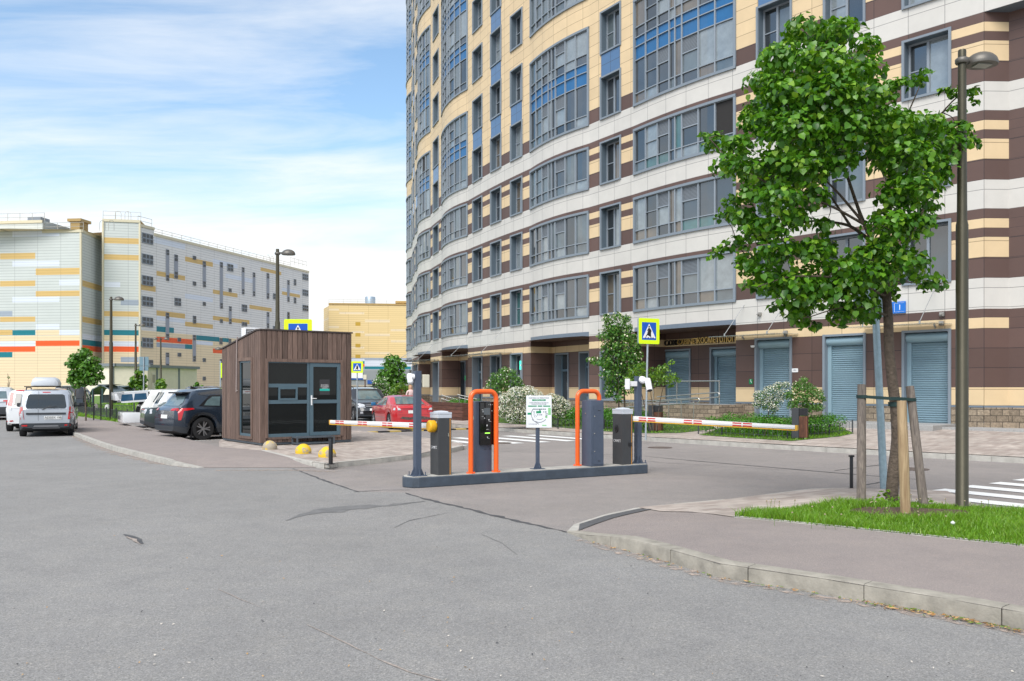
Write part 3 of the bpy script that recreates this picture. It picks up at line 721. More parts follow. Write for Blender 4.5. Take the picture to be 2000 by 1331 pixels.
# ---- ground floor: shutters, doors, windows
K_shut = mat('roller_shutter', (.30, .43, .50), .42, .05, brick=(50, .075, .010, (.18, .27, .32), 0, True, .03), noise=.05, nscale=3)
K_shutbox = mat('shutter_box', (.26, .38, .44), .45, .1)
K_door = mat('door_blue', (.13, .19, .235), .45)
def shutter(s, off, z0, z1, w_, rz=None):
    b = MB(); h = z1-z0; t = .09; d = .42
    b.box(-w_/2-t+.02, -w_/2+.02, -.05, d, 0, h+.06, 0); b.box(w_/2-.02, w_/2+t-.02, -.05, d, 0, h+.06, 0); b.box(-w_/2+.02, w_/2-.02, -.046, d, h-.02, h+.056, 0)
    o = b.build('shutter_door', [K_frame], root)
    q = MB(); q.tube([(-w_/2+.03, .20, h-.19), (w_/2-.03, .20, h-.19)], .165, 20, 0); q.build('shutter_box', K_shutbox, o, smooth=60)
    q = MB(); x0, x1 = -w_/2+.16, w_/2-.06
    q.box(-w_/2+.02, x0, .17, .30, 0, h-.30, 1)
    q.quad((x0, .26, .0), (x1+.1, .26, .0), (x1+.1, .26, h-.2), (x0, .26, h-.2), 0, [(0, 0), (2, 0), (2, h), (0, h)])
    z_ = .0
    while z_ < h-.3:          # slightly bulging slats
        q.add([(x0, .26, z_+.006), (x1+.08, .26, z_+.006), (x1+.08, .235, z_+.038), (x0, .235, z_+.038), (x1+.08, .26, z_+.069), (x0, .26, z_+.069)], [(0, 1, 2, 3), (3, 2, 4, 5)], 0, [[(0, .03)]*4, [(0, .03)]*4]); z_ += .075
    q.build('roller_curtain', [K_shut, K_shutbox], o)
    local(o, s, z0, off); return o
def door(s, off, z0, z1, w_):
    b = MB(); h = z1-z0; t = .08; d = .40
    b.box(-w_/2-t+.02, -w_/2+.02, -.05, d, 0, h+.06, 0); b.box(w_/2-.02, w_/2+t-.02, -.05, d, 0, h+.06, 0); b.box(-w_/2+.02, w_/2-.02, -.046, d, h-.02, h+.056, 0)
    b.box(-w_/2+.02, w_/2-.02, d-.06, d+.02, h*.68, h*.72, 1)
    for x in (-w_/2+.05, w_/2-.05, .12*w_): b.box(x-.04, x+.04, d-.065, d+.02, 0, h-.02, 1)
    b.box(-w_/2+.02, w_/2-.02, d-.055, d+.02, 0, .22, 1)
    o = b.build('door', [K_frame, K_door], root)
    q = MB(); q.box(-w_/2+.05, w_/2-.05, d, d+.03, .2, h-.03, 0); q.build('pane', GL[2], o)
    q = MB(); q.tube([(.05*w_, d-.11, .95), (.05*w_, d-.11, 1.35)], .014, 8); q.box(.05*w_-.01, .05*w_+.01, d-.11, d-.05, .98, 1.0); q.box(.05*w_-.01, .05*w_+.01, d-.11, d-.05, 1.3, 1.32); q.build('handle', m_stainless, o)
    local(o, s, z0, off); return o
for a, c, z0, z1, kd in GD:
    s = (a+c)/2; w_ = c-a
    if kd == 'shutter': shutter(s, 0, z0, z1, w_)
    elif kd == 'door': door(s, 0, z0, z1, w_)
    else:
        bb, xs = winmesh(w_, z1-z0); o = bb.build('window', WMT, root); local(o, s, z0)
        pane_mesh(xs, z1-z0, .36, 0, 0).build('pane', [GL[0], GL[2]], o)
# recessed portals under the bays
PD = 1.35
for i in PORT:
    a, c = BAYS[i]; a += .02; c -= .05; b = MB(); L_ = c-a; PDi = PD if i else 1.9
    ops = []
    if i == 0: ops = [(max(a+.06, PXI(1440, PDi)), PXI(1390, PDi), GZ+.05, 3.40, 's'), (PXI(1347, PDi), PXI(1297, PDi), GZ+.05, 3.40, 's')]
    elif i == 1: ops = [(max(a+.05, PXI(1150, PDi)), PXI(1133, PDi), 1.0, 3.5, 'd'), (PXI(1110, PDi), PXI(1086, PDi), .6, 3.5, 'd')]
    elif i == 2: ops = [(PXI(909, PDi), PXI(896, PDi), .5, 3.5, 'd')]
    pb = [q for q in bands if q[1] <= F0]; pb[-1] = (3.92, F0-.06, 1, 3.92)
    wallgrid(b, a, c, pb, [q[:4] for q in ops], -PDi, False)
    for s, sg in ((a, 1), (c, -1)):
        p = Vector(FP(s, 0, 0, False)); q = Vector(FP(s, -PDi, 0, False)); p.z = q.z = 0
        flatwall(b, *((p, q) if sg < 0 else (q, p)), pb, GZ-.3, F0-.06)
    n = 8
    for t in range(n):
        s0 = a+L_*t/n; s1 = a+L_*(t+1)/n
        b.quad(FP(s0, .4, F0-.062, True), FP(s1, .4, F0-.062, True), FP(s1, -PDi, F0-.062, False), FP(s0, -PDi, F0-.062, False), 1)
        # zinc fascia edge following the bow
        b.quad(FP(s1, .006, F0-.06), FP(s0, .006, F0-.06), FP(s0, .006, F0+.16), FP(s1, .006, F0+.16), 4)
        b.quad(FP(s0, -PDi, GZ-.02, False), FP(s1, -PDi, GZ-.02, False), FP(s1, .1, GZ-.02, False), FP(s0, .1, GZ-.02, False), 3)
    b.build('portal', WM, root, world=True)
    for q in ops:
        s = (q[0]+q[1])/2
        (shutter if q[4] == 's' else door)(s, -PDi, q[2], q[3], q[1]-q[0])
# side recess window on the far right
for k in range(3):
    zb = F0+FH*k+.93; b = MB(); h = 2.0; p = nx+ux*.75
    bb, xs = winmesh(1.5, h); o = bb.build('window', WMT, root); o.location = Vector((p.x, p.y, zb))-root.location; o.rotation_euler.z = math.atan2(math.sin(A0), -math.cos(A0))
    pane_mesh(xs, h, .36, 0, 0).build('pane', [GL[1], GL[3]], o)
# ---- lettering above the recessed shop, address plate, small signs
m_gold = mat('gold_letters', (.62, .42, .14), .3, .7); m_blackl = mat('black_letters', (.02, .018, .016), .5)
def ftext(body, size, m, s, off, z_, ext=.03, sx=1.0):
    o = text(body, size, m, root, (0, 0, 0), ext=ext, sx=sx, name='lettering'); p, rz = place(s, off, z_)
    o.location = Vector(p)-root.location; o.rotation_euler = (R_(90), 0, rz); return o
a0 = BAYS[0][0]
ftext('COXO', .36, m_blackl, PXI(1314, 1.84), -1.84, 3.75, .05)
ftext('CABINET', .36, m_gold, PXI(1343, 1.8), -1.80, 3.76, .02, .9); ftext('CABINET', .36, m_blackl, PXI(1344.5, 1.88), -1.88, 3.75, .04, .9)
ftext('КОСМЕТОЛОГИЯ', .36, m_gold, PXI(1405, 1.8), -1.80, 3.77, .02, .84); ftext('КОСМЕТОЛОГИЯ', .36, m_blackl, PXI(1406.5, 1.88), -1.88, 3.76, .04, .84)
pl = MB(); pl.cbox(-.62, .62, -.06, 0, -.20, .20, .02); o = pl.build('address_plate', mat('plate_blue', (.01, .15, .55), .35), root)
sA = PXS(1735); p, rz = place(sA, .005, 4.42); o.location = Vector(p)-root.location; o.rotation_euler.z = rz
text('3', .34, m_white, o, (.02, -.065, -.01)); text('1', .26, m_white, o, (.43, -.065, -.01)); q = MB(); q.box(.24, .25, -.064, -.06, -.15, .15); q.box(.24, .58, -.064, -.06, .145, .15); q.box(.24, .58, -.064, -.06, -.15, -.145); q.build('plate_line', m_white, o)
text('НОВГОРОДСКАЯ', .05, m_white, o, (-.25, -.065, .15)) if False else None
def plate(s, z_, w_, h, m, nm='notice_plate'):
    q = MB(); q.box(-w_/2, w_/2, -.02, 0, -h/2, h/2); o = q.build(nm, m, root); local(o, s, z_, .003); return o
g_ = plate(PXS(1467), 1.93, .16, .20, mat('sign_green', (.0, .22, .07), .4))
q = MB(); q.lathe([(.018, 0), (.018, .006)], 10, 0, Matrix.Translation((.0, -.02, .06)) @ Matrix.Rotation(R_(90), 4, 'X')); q.box(-.01, .01, -.026, -.02, -.01, .04); q.box(-.01, .04, -.026, -.02, -.015, .0); q.box(.03, .045, -.026, -.02, -.06, -.01)
q.build('wheelchair_symbol', m_white, g_)
w__ = plate(PXS(1553), 2.34, .26, .14, m_white); text('304', .09, mat('text_grey', (.2, .2, .22), .5), w__, (0, -.022, 0), ext=.001)
plate(PXS(909), 2.3, .22, .3, mat('sign_green', (.0, .22, .07), .4))
# small cameras and lamps on the white band
for px, zc in ((1485, 4.55), (1841, 4.10), (1536, 3.78), (1840, 3.8)):
    q = MB(); q.cbox(-.07, .07, -.10, 0, -.07, .07, .015); q.lathe([(.035, 0), (.045, .05), (.03, .07)], 12, 0, Matrix.Translation((0, -.13, -.02)) @ Matrix.Rotation(R_(70), 4, 'X'))
    local(q.build('wall_lamp', mat('lamp_housing', (.25, .24, .22), .5), root, smooth=True), PXS(px), zc, .002)
q = MB(); q.lathe([(.0, 0), (.06, .01), (.085, .05), (.085, .09)], 14); local(q.build('dome_camera', m_white, root, smooth=True), PXS(1478)+.1, 3.25, .12)
# glass canopies on rods
K_can = mat('canopy_glass', (.22, .27, .26), .08, spec=.9, alpha=.55)
def canopy(s0, s1, zb, dep=1.5, rise=-.02, rods=((.15,), (.85,))):
    b = MB(); n = 6; ed = []
    for t in range(n):
        u0 = s0+(s1-s0)*t/n; u1 = s0+(s1-s0)*(t+1)/n
        a, c = FP(u0, .02, zb, False), FP(u1, .02, zb, False); e, f = FP(u1, dep, zb+rise, False), FP(u0, dep, zb+rise, False)
        b.add([a, c, e, f]+[(q[0], q[1], q[2]-.02) for q in (a, c, e, f)], [(0, 1, 2, 3), (7, 6, 5, 4), (3, 2, 6, 7), (0, 3, 7, 4), (1, 5, 6, 2)], 0)
    o = b.build('canopy', K_can, root, world=True)
    q = MB()
    for u_ in (.18, .82):
        s = s0+(s1-s0)*u_
        q.tube([FP(s, .0, zb+1.25, False), FP(s, dep*.8, zb+.03, False)], .012, 6, 0); q.tube([FP(s, dep*.8, zb-.05, False), FP(s, dep*.8, zb+.07, False)], .03, 8, 0)
        q.tube([FP(s, .0, zb-.10, False), FP(s, .12, zb-.02, False)], .03, 6, 0)
    r = q.build('rod', mat('rod_grey', (.33, .34, .34), .5, .4), o); r.location = root.location-root.location; 
    for vtx in r.data.vertices: vtx.co -= root.location
    return o
canopy(PXS(1860), PXS(1690), 3.78, 1.5, -.04); canopy(PXS(1560), PXS(1432), 3.72, 1.5, -.04)
canopy(PXS(1000), PXS(905), 3.70, 1.6, -.05); canopy(PXS(858), PXS(826), 3.70, 1.6, -.05); canopy(PXS(816), PXS(808), 3.7, 2.4, -.05)
# steps and slabs at the right-hand entrances
K_gran = mat('granite_step', (.33, .325, .315), .7, noise=.2, nscale=25)
b = MB()
def slab(b, s0, s1, d0, d1, z0, z1):
    n = 6; P_ = [FP(s0+(s1-s0)*t/n, d0, 0, False)[:2] for t in range(n+1)]+[FP(s1+(s0-s1)*t/n, d1, 0, False)[:2] for t in range(n+1)]
    b.prism(P_, z0, z1)
slab(b, PXS(1870), PXS(1655), .05, 1.9, .15, GZ+.10)
tag(b.build('entrance_step', K_gran, bevel=.012), 'grey stone platform in front of the two rightmost shutters', 'step')
b = MB(); q0 = A_+ux*-.2-inn*.1; pts = [q0, q0+ux*9, q0+ux*9-inn*1.1, q0-inn*1.1-ux*.8]
b.prism([(p.x, p.y) for p in pts][::-1], .1, GZ+.02); tag(b.build('entrance_step', K_gran, bevel=.01), 'low grey slab along the plinth at the right edge', 'step')
b = MB(); slab(b, PXS(912)-.3, PXS(842), .1, 3.2, .1, .95-.30); 
tag(b.build('entrance_step', mat('terrace_stone', (.20, .165, .13), .85, noise=.3, nscale=10), bevel=.01), 'brown stone terrace by the far recessed entrances', 'step')
# shop signs in the far windows
e_ = MB(); e_.box(-.35, .35, .30, .33, -.25, .25); o = e_.build('green_cross_sign', mat('green_sign', (.05, .5, .35), .4, emit=(.05, .7, .45, 1.2)), root); local(o, (WC[4][0]+WC[4][1])/2-.15, 2.95)
q = MB(); q.box(-.28, .28, .29, .299, -.04, .04); q.box(-.05, .05, .288, .298, -.2, .2); q.build('cross', m_white, o)
e_ = MB(); e_.box(-.25, .25, .29, .31, -.5, .5); local(e_.build('poster', mat('poster_white', (.6, .62, .64), .5), root), (WC[6][0]+WC[6][1])/2-.1, 2.7)
# ================================================================= kiosk
KC = Vector((-6.80, 23.70)); KA = R_(36.8); kx = Vector((math.cos(KA), math.sin(KA))); ky = Vector((-kx.y, kx.x))
def face_uz(O, dr, px, py):       # photo point on a vertical plane through O along dr -> (u, z)
    rx = (px-HX)/FPX; # rx*Y = O.x+u*dr.x ; Y = O.y+u*dr.y
    u_ = (O.x-rx*O.y)/(rx*dr.y-dr.x); Y = O.y+u_*dr.y; return u_, EYE-(py-HY)/FPX*Y
kW, kD = 2.67, 3.12; kb = .115
def k3(cx, cy): return (420+cx*.23291, 620+cy*.23291)
KT = thing('ticket_kiosk', 'small brown timber-clad kiosk with dark glazing and blue-grey door on the plaza', 'kiosk', (KC.x, KC.y, kb), KA)
m_clad = woodmat('thermo_wood', (.200, .132, .103), (.098, .063, .049), (26, 26, 1.6))
m_kfr = mat('kiosk_frame', (.075, .125, .155), .45, noise=.05); m_kgl = mat('kiosk_glass', (.006, .008, .008), .02, spec=.3, noise=.3, nscale=1)
m_kbase = mat('kiosk_base', (.07, .085, .10), .55, noise=.15)
HTF, HTB = 3.13, 2.71             # wall heights above plaza
def roofz(y): return HTF if y < .28 else HTF+(HTB-HTF)*(y-.28)/(kD-.28)
Oc = Vector((KC.x, KC.y))
ul, zt_ = face_uz(Oc, kx, *k3(440, 373)); ur, _ = face_uz(Oc, kx, *k3(1048, 373)); _, zb_ = face_uz(Oc, kx, *k3(440, 1008)); zt_ -= kb; zb_ -= kb
um, _ = face_uz(Oc, kx, *k3(792, 500))
z0w = .08
b = MB(); b.box(.03, kW-.03, .03, kD-.03, .10, 2.65, 0)         # carcass
# recess void is drawn by the glazing standing in front of the carcass
bw = .122
def boards(b, n, L_, fy, ztop, skip):
    for i in range(n):
        x0 = L_*i/n+.008; x1 = L_*(i+1)/n-.008; b.cv = random.random()
        for (a, c) in skip((x0+x1)/2, ztop((x0+x1)/2)): fy(b, x0, x1, a, c)
def fbox(b, x0, x1, a, c): b.box(x0, x1, -.02, .03, a, c, 1)
boards(b, 18, kW, fbox, lambda x: HTF, lambda x, t: [(z0w, t)] if not (ul-.05 < x < ur+.05) else [(zt_+.06, t)]+([(z0w, zb_-.02)]))
def lbox(b, x0, x1, a, c):
    zz0, zz1 = roofz(x0), roofz(x1); vs = [(-.02, x0, a), (.03, x0, a), (.03, x1, a), (-.02, x1, a)]
    if c > 2.6: tz = (zz0, zz0, zz1, zz1)
    else: tz = (c,)*4
    b.add(vs+[(v[0], v[1], t) for v, t in zip(vs, tz)], [(3, 2, 1, 0), (4, 5, 6, 7), (0, 1, 5, 4), (1, 2, 6, 5), (2, 3, 7, 6), (3, 0, 4, 7)], 1)
ys = -1
lwa, lz1 = face_uz(Oc, ky, *k3(312, 350)); lwb, _ = face_uz(Oc, ky, *k3(212, 350)); _, lz0 = face_uz(Oc, ky, *k3(260, 1010)); lz1 -= kb; lz0 -= kb; lz1 = 2.33; lz0 = .22
boards(b, 21, kD, lbox, roofz, lambda x, t: [(z0w, t)] if not (lwa < x < lwb) else [(lz1, t), (z0w, lz0)])
for i in range(18):
    b.cv = random.random(); b.box(kW*i/18+.004, kW*(i+1)/18-.004, kD-.03, kD+.02, z0w, HTB, 1)
for i in range(21):
    y0 = kD*i/21+.004; y1 = kD*(i+1)/21-.004; b.cv = random.random(); vs = [(kW-.03, y0), (kW+.02, y0), (kW+.02, y1), (kW-.03, y1)]
    b.add([(p[0], p[1], z0w) for p in vs]+[(p[0], p[1], roofz(p[1])) for p in vs], [(3, 2, 1, 0), (4, 5, 6, 7), (0, 1, 5, 4), (1, 2, 6, 5), (2, 3, 7, 6), (3, 0, 4, 7)], 1)
b.build('wall', [m_dark, m_clad], KT)
b = MB(); P_ = [(-.04, roofz(0)+.0), (.28, roofz(0)), (kD+.04, HTB)]
for i in range(2):
    (y0, h0), (y1, h1) = P_[i], P_[i+1]; vs = [(-.045, y0, h0-.05), (kW+.045, y0, h0-.05), (kW+.045, y1, h1-.05), (-.045, y1, h1-.05)]
    b.add([(x, y, z+.06) for x, y, z in vs]+[(x, y, z+.10) for x, y, z in vs], [(3, 2, 1, 0), (4, 5, 6, 7), (0, 1, 5, 4), (1, 2, 6, 5), (2, 3, 7, 6), (3, 0, 4, 7)])
b.build('roof', mat('roof_trim', (.06, .045, .04), .6), KT)
# casing round the openings
b = MB(); t = .085; b.cv = .55
b.box(ul-t, ul, -.05, .05, zb_-.02, zt_+t); b.cv = .6; b.box(ur, ur+t, -.05, .05, zb_-.02, zt_+t); b.cv = .7; b.box(ul, ur, -.052, .05, zt_, zt_+t); b.cv = .2; b.box(ul, ur, -.055, .05, zb_-.06, zb_-.0)
b.cv = .6; b.box(-.05, .05, lwa-.09, lwa, lz0-.06, lz1+.09); b.cv = .35; b.box(-.05, .05, lwb, lwb+.09, lz0-.06, lz1+.09); b.cv = .8; b.box(-.052, .05, lwa, lwb, lz1, lz1+.09); b.cv = .3; b.box(-.055, .05, lwa, lwb, lz0-.07, lz0)
b.build('window_casing', m_clad, KT)
# front glazing
def fz(cx, cy): u_, z_ = face_uz(Oc, kx, *k3(cx, cy)); return u_, z_-kb
b = MB(); fy0, fy1 = -.015, .028; x1 = um-.004; fr = .07
r1 = fz(600, 573)[1]; r2 = fz(600, 710)[1]
b.box(ul, ul+fr*.35, fy0, fy1, zb_, zt_); b.box(x1-fr, x1, fy0, fy1, zb_, zt_); b.box(ul+fr*.35, x1-fr, fy0, fy1, zt_-.03, zt_); b.box(ul+fr*.35, x1-fr, fy0, fy1, zb_, zb_+.09)
b.box(ul+fr*.35, x1-fr, fy0, fy1, r1-.05, r1+.05); b.box(ul+fr*.35, x1-fr, fy0, fy1, r2-.05, r2+.05)
ha, hb = fz(530, 600)[0], fz(690, 600)[0]
b.box(ha, ha+.05, fy0-.01, fy1, r2+.05, r1-.05); b.box(hb-.05, hb, fy0-.01, fy1, r2+.05, r1-.05); b.box(ha+.05, hb-.05, fy0-.01, fy1, r1-.10, r1-.05); b.box(ha+.05, hb-.05, fy0-.01, fy1, r2+.05, r2+.10)
o = b.build('window', m_kfr, KT)
q = MB(); q.box(ul+.02, x1-.02, .012, .030, zb_+.02, zt_-.01); q.build('pane', m_kgl, o)
b = MB(); x0 = um+.004; x1 = ur; fr = .10
b.box(x0, x0+fr, fy0-.012, fy1, zb_+.01, zt_-.01); b.box(x1-fr, x1, fy0-.012, fy1, zb_+.01, zt_-.01); b.box(x0+fr, x1-fr, fy0-.012, fy1, zt_-.12, zt_-.01); b.box(x0+fr, x1-fr, fy0-.012, fy1, zb_+.01, zb_+.11); b.box(x0+fr, x1-fr, fy0-.012, fy1, r2-.05, r2+.05)
o = b.build('door', m_kfr, KT)
q = MB(); q.box(x0+.05, x1-.05, .012, .030, zb_+.05, zt_-.05); q.build('pane', m_kgl, o)
q = MB(); q.box(x0+.025, x0+.06, -.045, -.026, r2-.10, r2+.18); q.tube([(x0+.042, -.04, r2+.09), (x0+.042, -.085, r2+.09), (x0+.17, -.085, r2+.085)], .011, 8); q.build('handle', m_white, o, smooth=True)
q = MB()
for zz_ in (zt_-.33, r2+.42, zb_+.3): q.box(x1-.03, x1+.03, -.035, -.015, zz_-.06, zz_+.06); q.tube([(x1, -.04, zz_-.07), (x1, -.04, zz_+.07)], .014, 8)
q.build('hinge', mat('hinge_grey', (.12, .15, .17), .4, .5), o)
nu0, nz1 = fz(877, 522); nu1, nz0 = fz(962, 650)
q = MB(); q.box(nu0, nu1, .004, .012, nz0, nz1); n_ = q.build('notice', mat('notice_dark', (.035, .035, .038), .5), o)
text('ВХОД ТОЛЬКО', .045, m_white, n_, ((nu0+nu1)/2, .003, nz1-.16), ext=.0005, sx=.7); text('ДЛЯ СОТРУДНИКОВ', .04, m_white, n_, ((nu0+nu1)/2, .003, nz1-.205), ext=.0005, sx=.62); text('ПАРКОВКИ', .04, m_white, n_, ((nu0+nu1)/2, .003, nz1-.245), ext=.0005, sx=.8)
q = MB(); q.box(nu0+.005, nu1-.005, .0, .004, nz0+.11, nz0+.17); q.build('notice_band', mat('notice_teal', (.02, .45, .36), .5), n_)
# side window
b = MB(); b.box(-.015, .028, lwa, lwa+.05, lz0, lz1); b.box(-.015, .028, lwb-.05, lwb, lz0, lz1); b.box(-.015, .028, lwa+.05, lwb-.05, lz0, lz0+.07); b.box(-.015, .028, lwa+.05, lwb-.05, lz1-.05, lz1)
o = b.build('window', m_kfr, KT); q = MB(); q.box(.012, .030, lwa+.03, lwb-.03, lz0+.03, lz1-.02); q.build('pane', m_kgl, o)
# base frame, feet, step, AC unit, cable
b = MB(); b.box(0, kW, .0, .10, .0+.02, .085); b.box(0, kW, kD-.1, kD, .02, .085); b.box(0, .1, .1, kD-.1, .02, .085); b.box(kW-.1, kW, .1, kD-.1, .02, .085)
for x in (.05, kW-.15):
    for y in (.03, kD-.2): b.box(x, x+.14, y, y+.14, -.01, .03)
b.build('base_frame', m_kbase, KT)
s0, _ = fz(635, 1020); s1, _ = fz(950, 1020)
b = MB(); b.box(s0, s1, -.42, -.05, .19, .225)
for x in (s0, s1-.04):
    for y in (-.42, -.09): b.box(x, x+.04, y, y+.04, 0, .19)
    b.box(x, x+.04, -.38, -.09, .03, .07)
b.box(s0+.04, s1-.04, -.42, -.38, .03, .07)
sp_ = b.build('door_step', m_kbase, None); sp_.location = (KC.x, KC.y, kb); sp_.rotation_euler.z = KA; tag(sp_, 'low dark metal step in front of the kiosk door', 'step')
b = MB(); y0 = 1.55; zr = roofz(y0+.4)
b.cbox(.12, .72, y0, y0+.32, zr-.10, zr+.42, .02, 0); b.box(.15, .55, y0-.008, y0+.002, zr+.0, zr+.37, 1)
for k in range(8): b.box(.17, .53, y0-.016, y0-.006, zr+.02+k*.045, zr+.033+k*.045, 0)
b.build('air_conditioner', [m_white, m_black], KT)
b = MB(); yy = 1.80; b.tube([(-.05, yy-.1, roofz(yy)+.12), (-.05, yy-.05, roofz(yy)-.02), (-.045, yy, 1.6), (-.04, yy+.02, 1.45)], .022, 8); b.tube([(-.05, yy+.02, 1.47), (-.05, yy-.14, 1.50)], .018, 8)
b.build('cable', mat('cable_wrap', (.32, .26, .24), .7), KT, smooth=True)

# ================================================================= barrier island
IO = Vector(G(789, 956)[:2])+Vector((.10, .08)); Iend = Vector(G(1267, 925)[:2]); idir = (Iend-IO).normalized(); IL = (Iend-IO).length; IA = math.atan2(idir.y, idir.x)
IW, IH = .50, .19
IT = thing('barrier_island', 'long raised dark blue-grey island carrying the parking barriers', 'traffic island', (IO.x, IO.y, 0), IA)
pts = [(0.0, .12), (.03, .05), (.08, .015), (.16, 0)]
pts = [(.16, 0), (IL-.03, 0), (IL, .03), (IL, IW-.03), (IL-.03, IW), (.16, IW), (.06, IW-.05), (.0, IW-.16), (-.02, IW/2), (0, .16), (.06, .05)]
b = MB(); b.prism(pts, 0, IH-.012, 0); b.build('base', mat('island_paint', (.052, .068, .09), .6, noise=.22, nscale=5), IT, bevel=.015)
b = MB(); b.prism([(x*.992+.02, .02+y*.92) for x, y in pts], IH-.012, IH, 0); b.build('top_slab', m_conc2, IT)
iy = Vector((-idir.y, idir.x))
def iloc(px, off):                # distance along the island of a photo column, at depth 'off' behind its front edge
    O = IO+iy*off; rx = (px-HX)/FPX; u_ = (O.x-rx*O.y)/(rx*idir.y-idir.x); p = O+idir*u_; return u_, p
def ithing(name, label, cat, px, off, group=None, z=IH):
    u_, p = iloc(px, off); return thing(name, label, cat, (p.x, p.y, z), IA, group), u_, p
def hz(p, py): return EYE-(py-HY)/FPX*p.y
m_post = mat('post_paint', (.065, .085, .125), .5, noise=.08); m_cab = mat('cabinet_paint', (.045, .047, .050), .5, noise=.08); m_cap_ = mat('cabinet_cap', (.52, .55, .60), .4)
m_yel = mat('hub_yellow', (.80, .42, .01), .45); m_stripe = mat('edge_strip', (.60, .26, .04), .4); m_boomw = mat('boom_white', (.78, .76, .74), .35); m_boomr = mat('boom_red', (.62, .035, .03), .4); m_boomy = mat('boom_yellow', (.75, .40, .03), .45)
def post(label, px, off, ztop, grp):
    t, u_, p = ithing('camera_post', label, 'camera post', px, off, grp); h = ztop-IH; r = .055
    b = MB(); b.cbox(-r, r, -r, r, 0.01, h, .006); b.build('pole', m_post, t)
    b = MB(); b.box(-.13, .13, -.13, .13, 0, .012)
    for a in range(4):
        T = Matrix.Rotation(a*math.pi/2+.001, 4, 'Z'); b.add([T @ Vector(q) for q in ((r, -.006, .012), (.125, -.006, .012), (r, -.006, .17), (r, .006, .012), (.125, .006, .012), (r, .006, .17))], [(0, 1, 2), (5, 4, 3), (0, 3, 4, 1), (1, 4, 5, 2), (2, 5, 3, 0)])
        x, y = (.105, .105) if a == 0 else (-.105, .105) if a == 1 else (-.105, -.105) if a == 2 else (.105, -.105); b.tube([(x, y, .0), (x, y, .07)], .009, 8)
    b.build('base_plate', m_post, t); return t, u_, p
t, u_, p = post('left dark blue camera post at the rounded end of the barrier island', 815, .20, 1.98, 'posts at both ends of the barrier island')
h = 1.98-IH
b = MB(); b.cbox(.075, .20, -.07, .07, h-.28, h-.06, .015); b.box(.05, .09, -.03, .03, h-.2, h-.14); b.build('reader_box', mat('beige_plastic', (.62, .58, .46), .5), t)
b = MB(); b.lathe([(.0, 0), (.05, .01), (.05, .07)], 14, 0, Matrix.Translation((-.055, 0, h-.10)) @ Matrix.Rotation(R_(-90), 4, 'Y')); b.lathe([(.0, 0), (.045, .0), (.05, .03), (.05, .15), (.035, .17)], 14, 0, Matrix.Translation((-.13, .03, h-.05)) @ Matrix.Rotation(R_(165), 4, 'X'))
b.build('camera', m_white, t, smooth=True)
t2, u2, p2 = post('right dark blue camera post at the square end of the barrier island', 1246, .22, 1.92, 'posts at both ends of the barrier island')
h = 1.92-IH
b = MB(); b.lathe([(.0, 0), (.075, .01), (.08, .05), (.05, .09), (.0, .10)], 16, 0, Matrix.Translation((.05, -.05, h-.09)) @ Matrix.Rotation(R_(60), 4, 'X'))
T = Matrix.Translation((.11, -.16, h-.06)) @ Matrix.Rotation(R_(-18), 4, 'Z') @ Matrix.Rotation(R_(152), 4, 'X')
b.lathe([(.03, -.02), (.058, .0), (.062, .03), (.062, .24), (.058, .25)], 18, 0, T); b.build('camera', m_white, t2, smooth=True)
b = MB(); b.lathe([(.0, 0), (.05, .0), (.052, .012)], 18, 0, T @ Matrix.Translation((0, 0, .246))); b.build('camera_lens', m_glassblk, t2)
b = MB(); b.cbox(-.20, -.055, -.05, .05, h-.20, h-.10, .01); b.cbox(-.29, -.25, -.07, .05, h-.26, h-.05, .012); b.tube([(-.25, 0, h-.15), (-.15, 0, h-.15)], .02, 8); b.build('reader_box', m_white, t2)
def cabinet(label, px, off, boomside, boomvec, blen, grp, py_top, logox):
    t, u_, p = ithing('barrier_cabinet', label, 'parking barrier', px, off, grp); H_ = hz(p, py_top)-IH; wx, wy = .255, .32
    b = MB(); b.cbox(-wx/2, wx/2, -wy/2, wy/2, 0, H_-.135, .012); b.build('housing', m_cab, t)
    b = MB(); b.cbox(-wx/2-.004, wx/2+.004, -wy/2-.004, wy/2+.004, H_-.13, H_-.07, .008)
    zc = H_-.066; b.prism([(-wx/2-.004, -wy/2-.004), (wx/2+.004, -wy/2-.004), (wx/2+.004, wy/2+.004), (-wx/2-.004, wy/2+.004)], zc, H_-.03); b.lathe([(.15, H_-.03), (.12, H_-.012), (.0, H_)], 4, 0, Matrix.Rotation(R_(45), 4, 'Z')); b.build('cap', m_cap_, t)
    b = MB(); b.box(wx/2-.035, wx/2-.022, -wy/2-.003, -wy/2+.002, .0, H_-.14); b.build('edge_strip', m_stripe, t)
    text('CAME', .068, m_white, t, logox, -R_(90), ext=.001); text('τ', .09, m_white, t, (logox[0], logox[1]-.12, logox[2]+.008), -R_(90), ext=.001)
    return t, H_, p
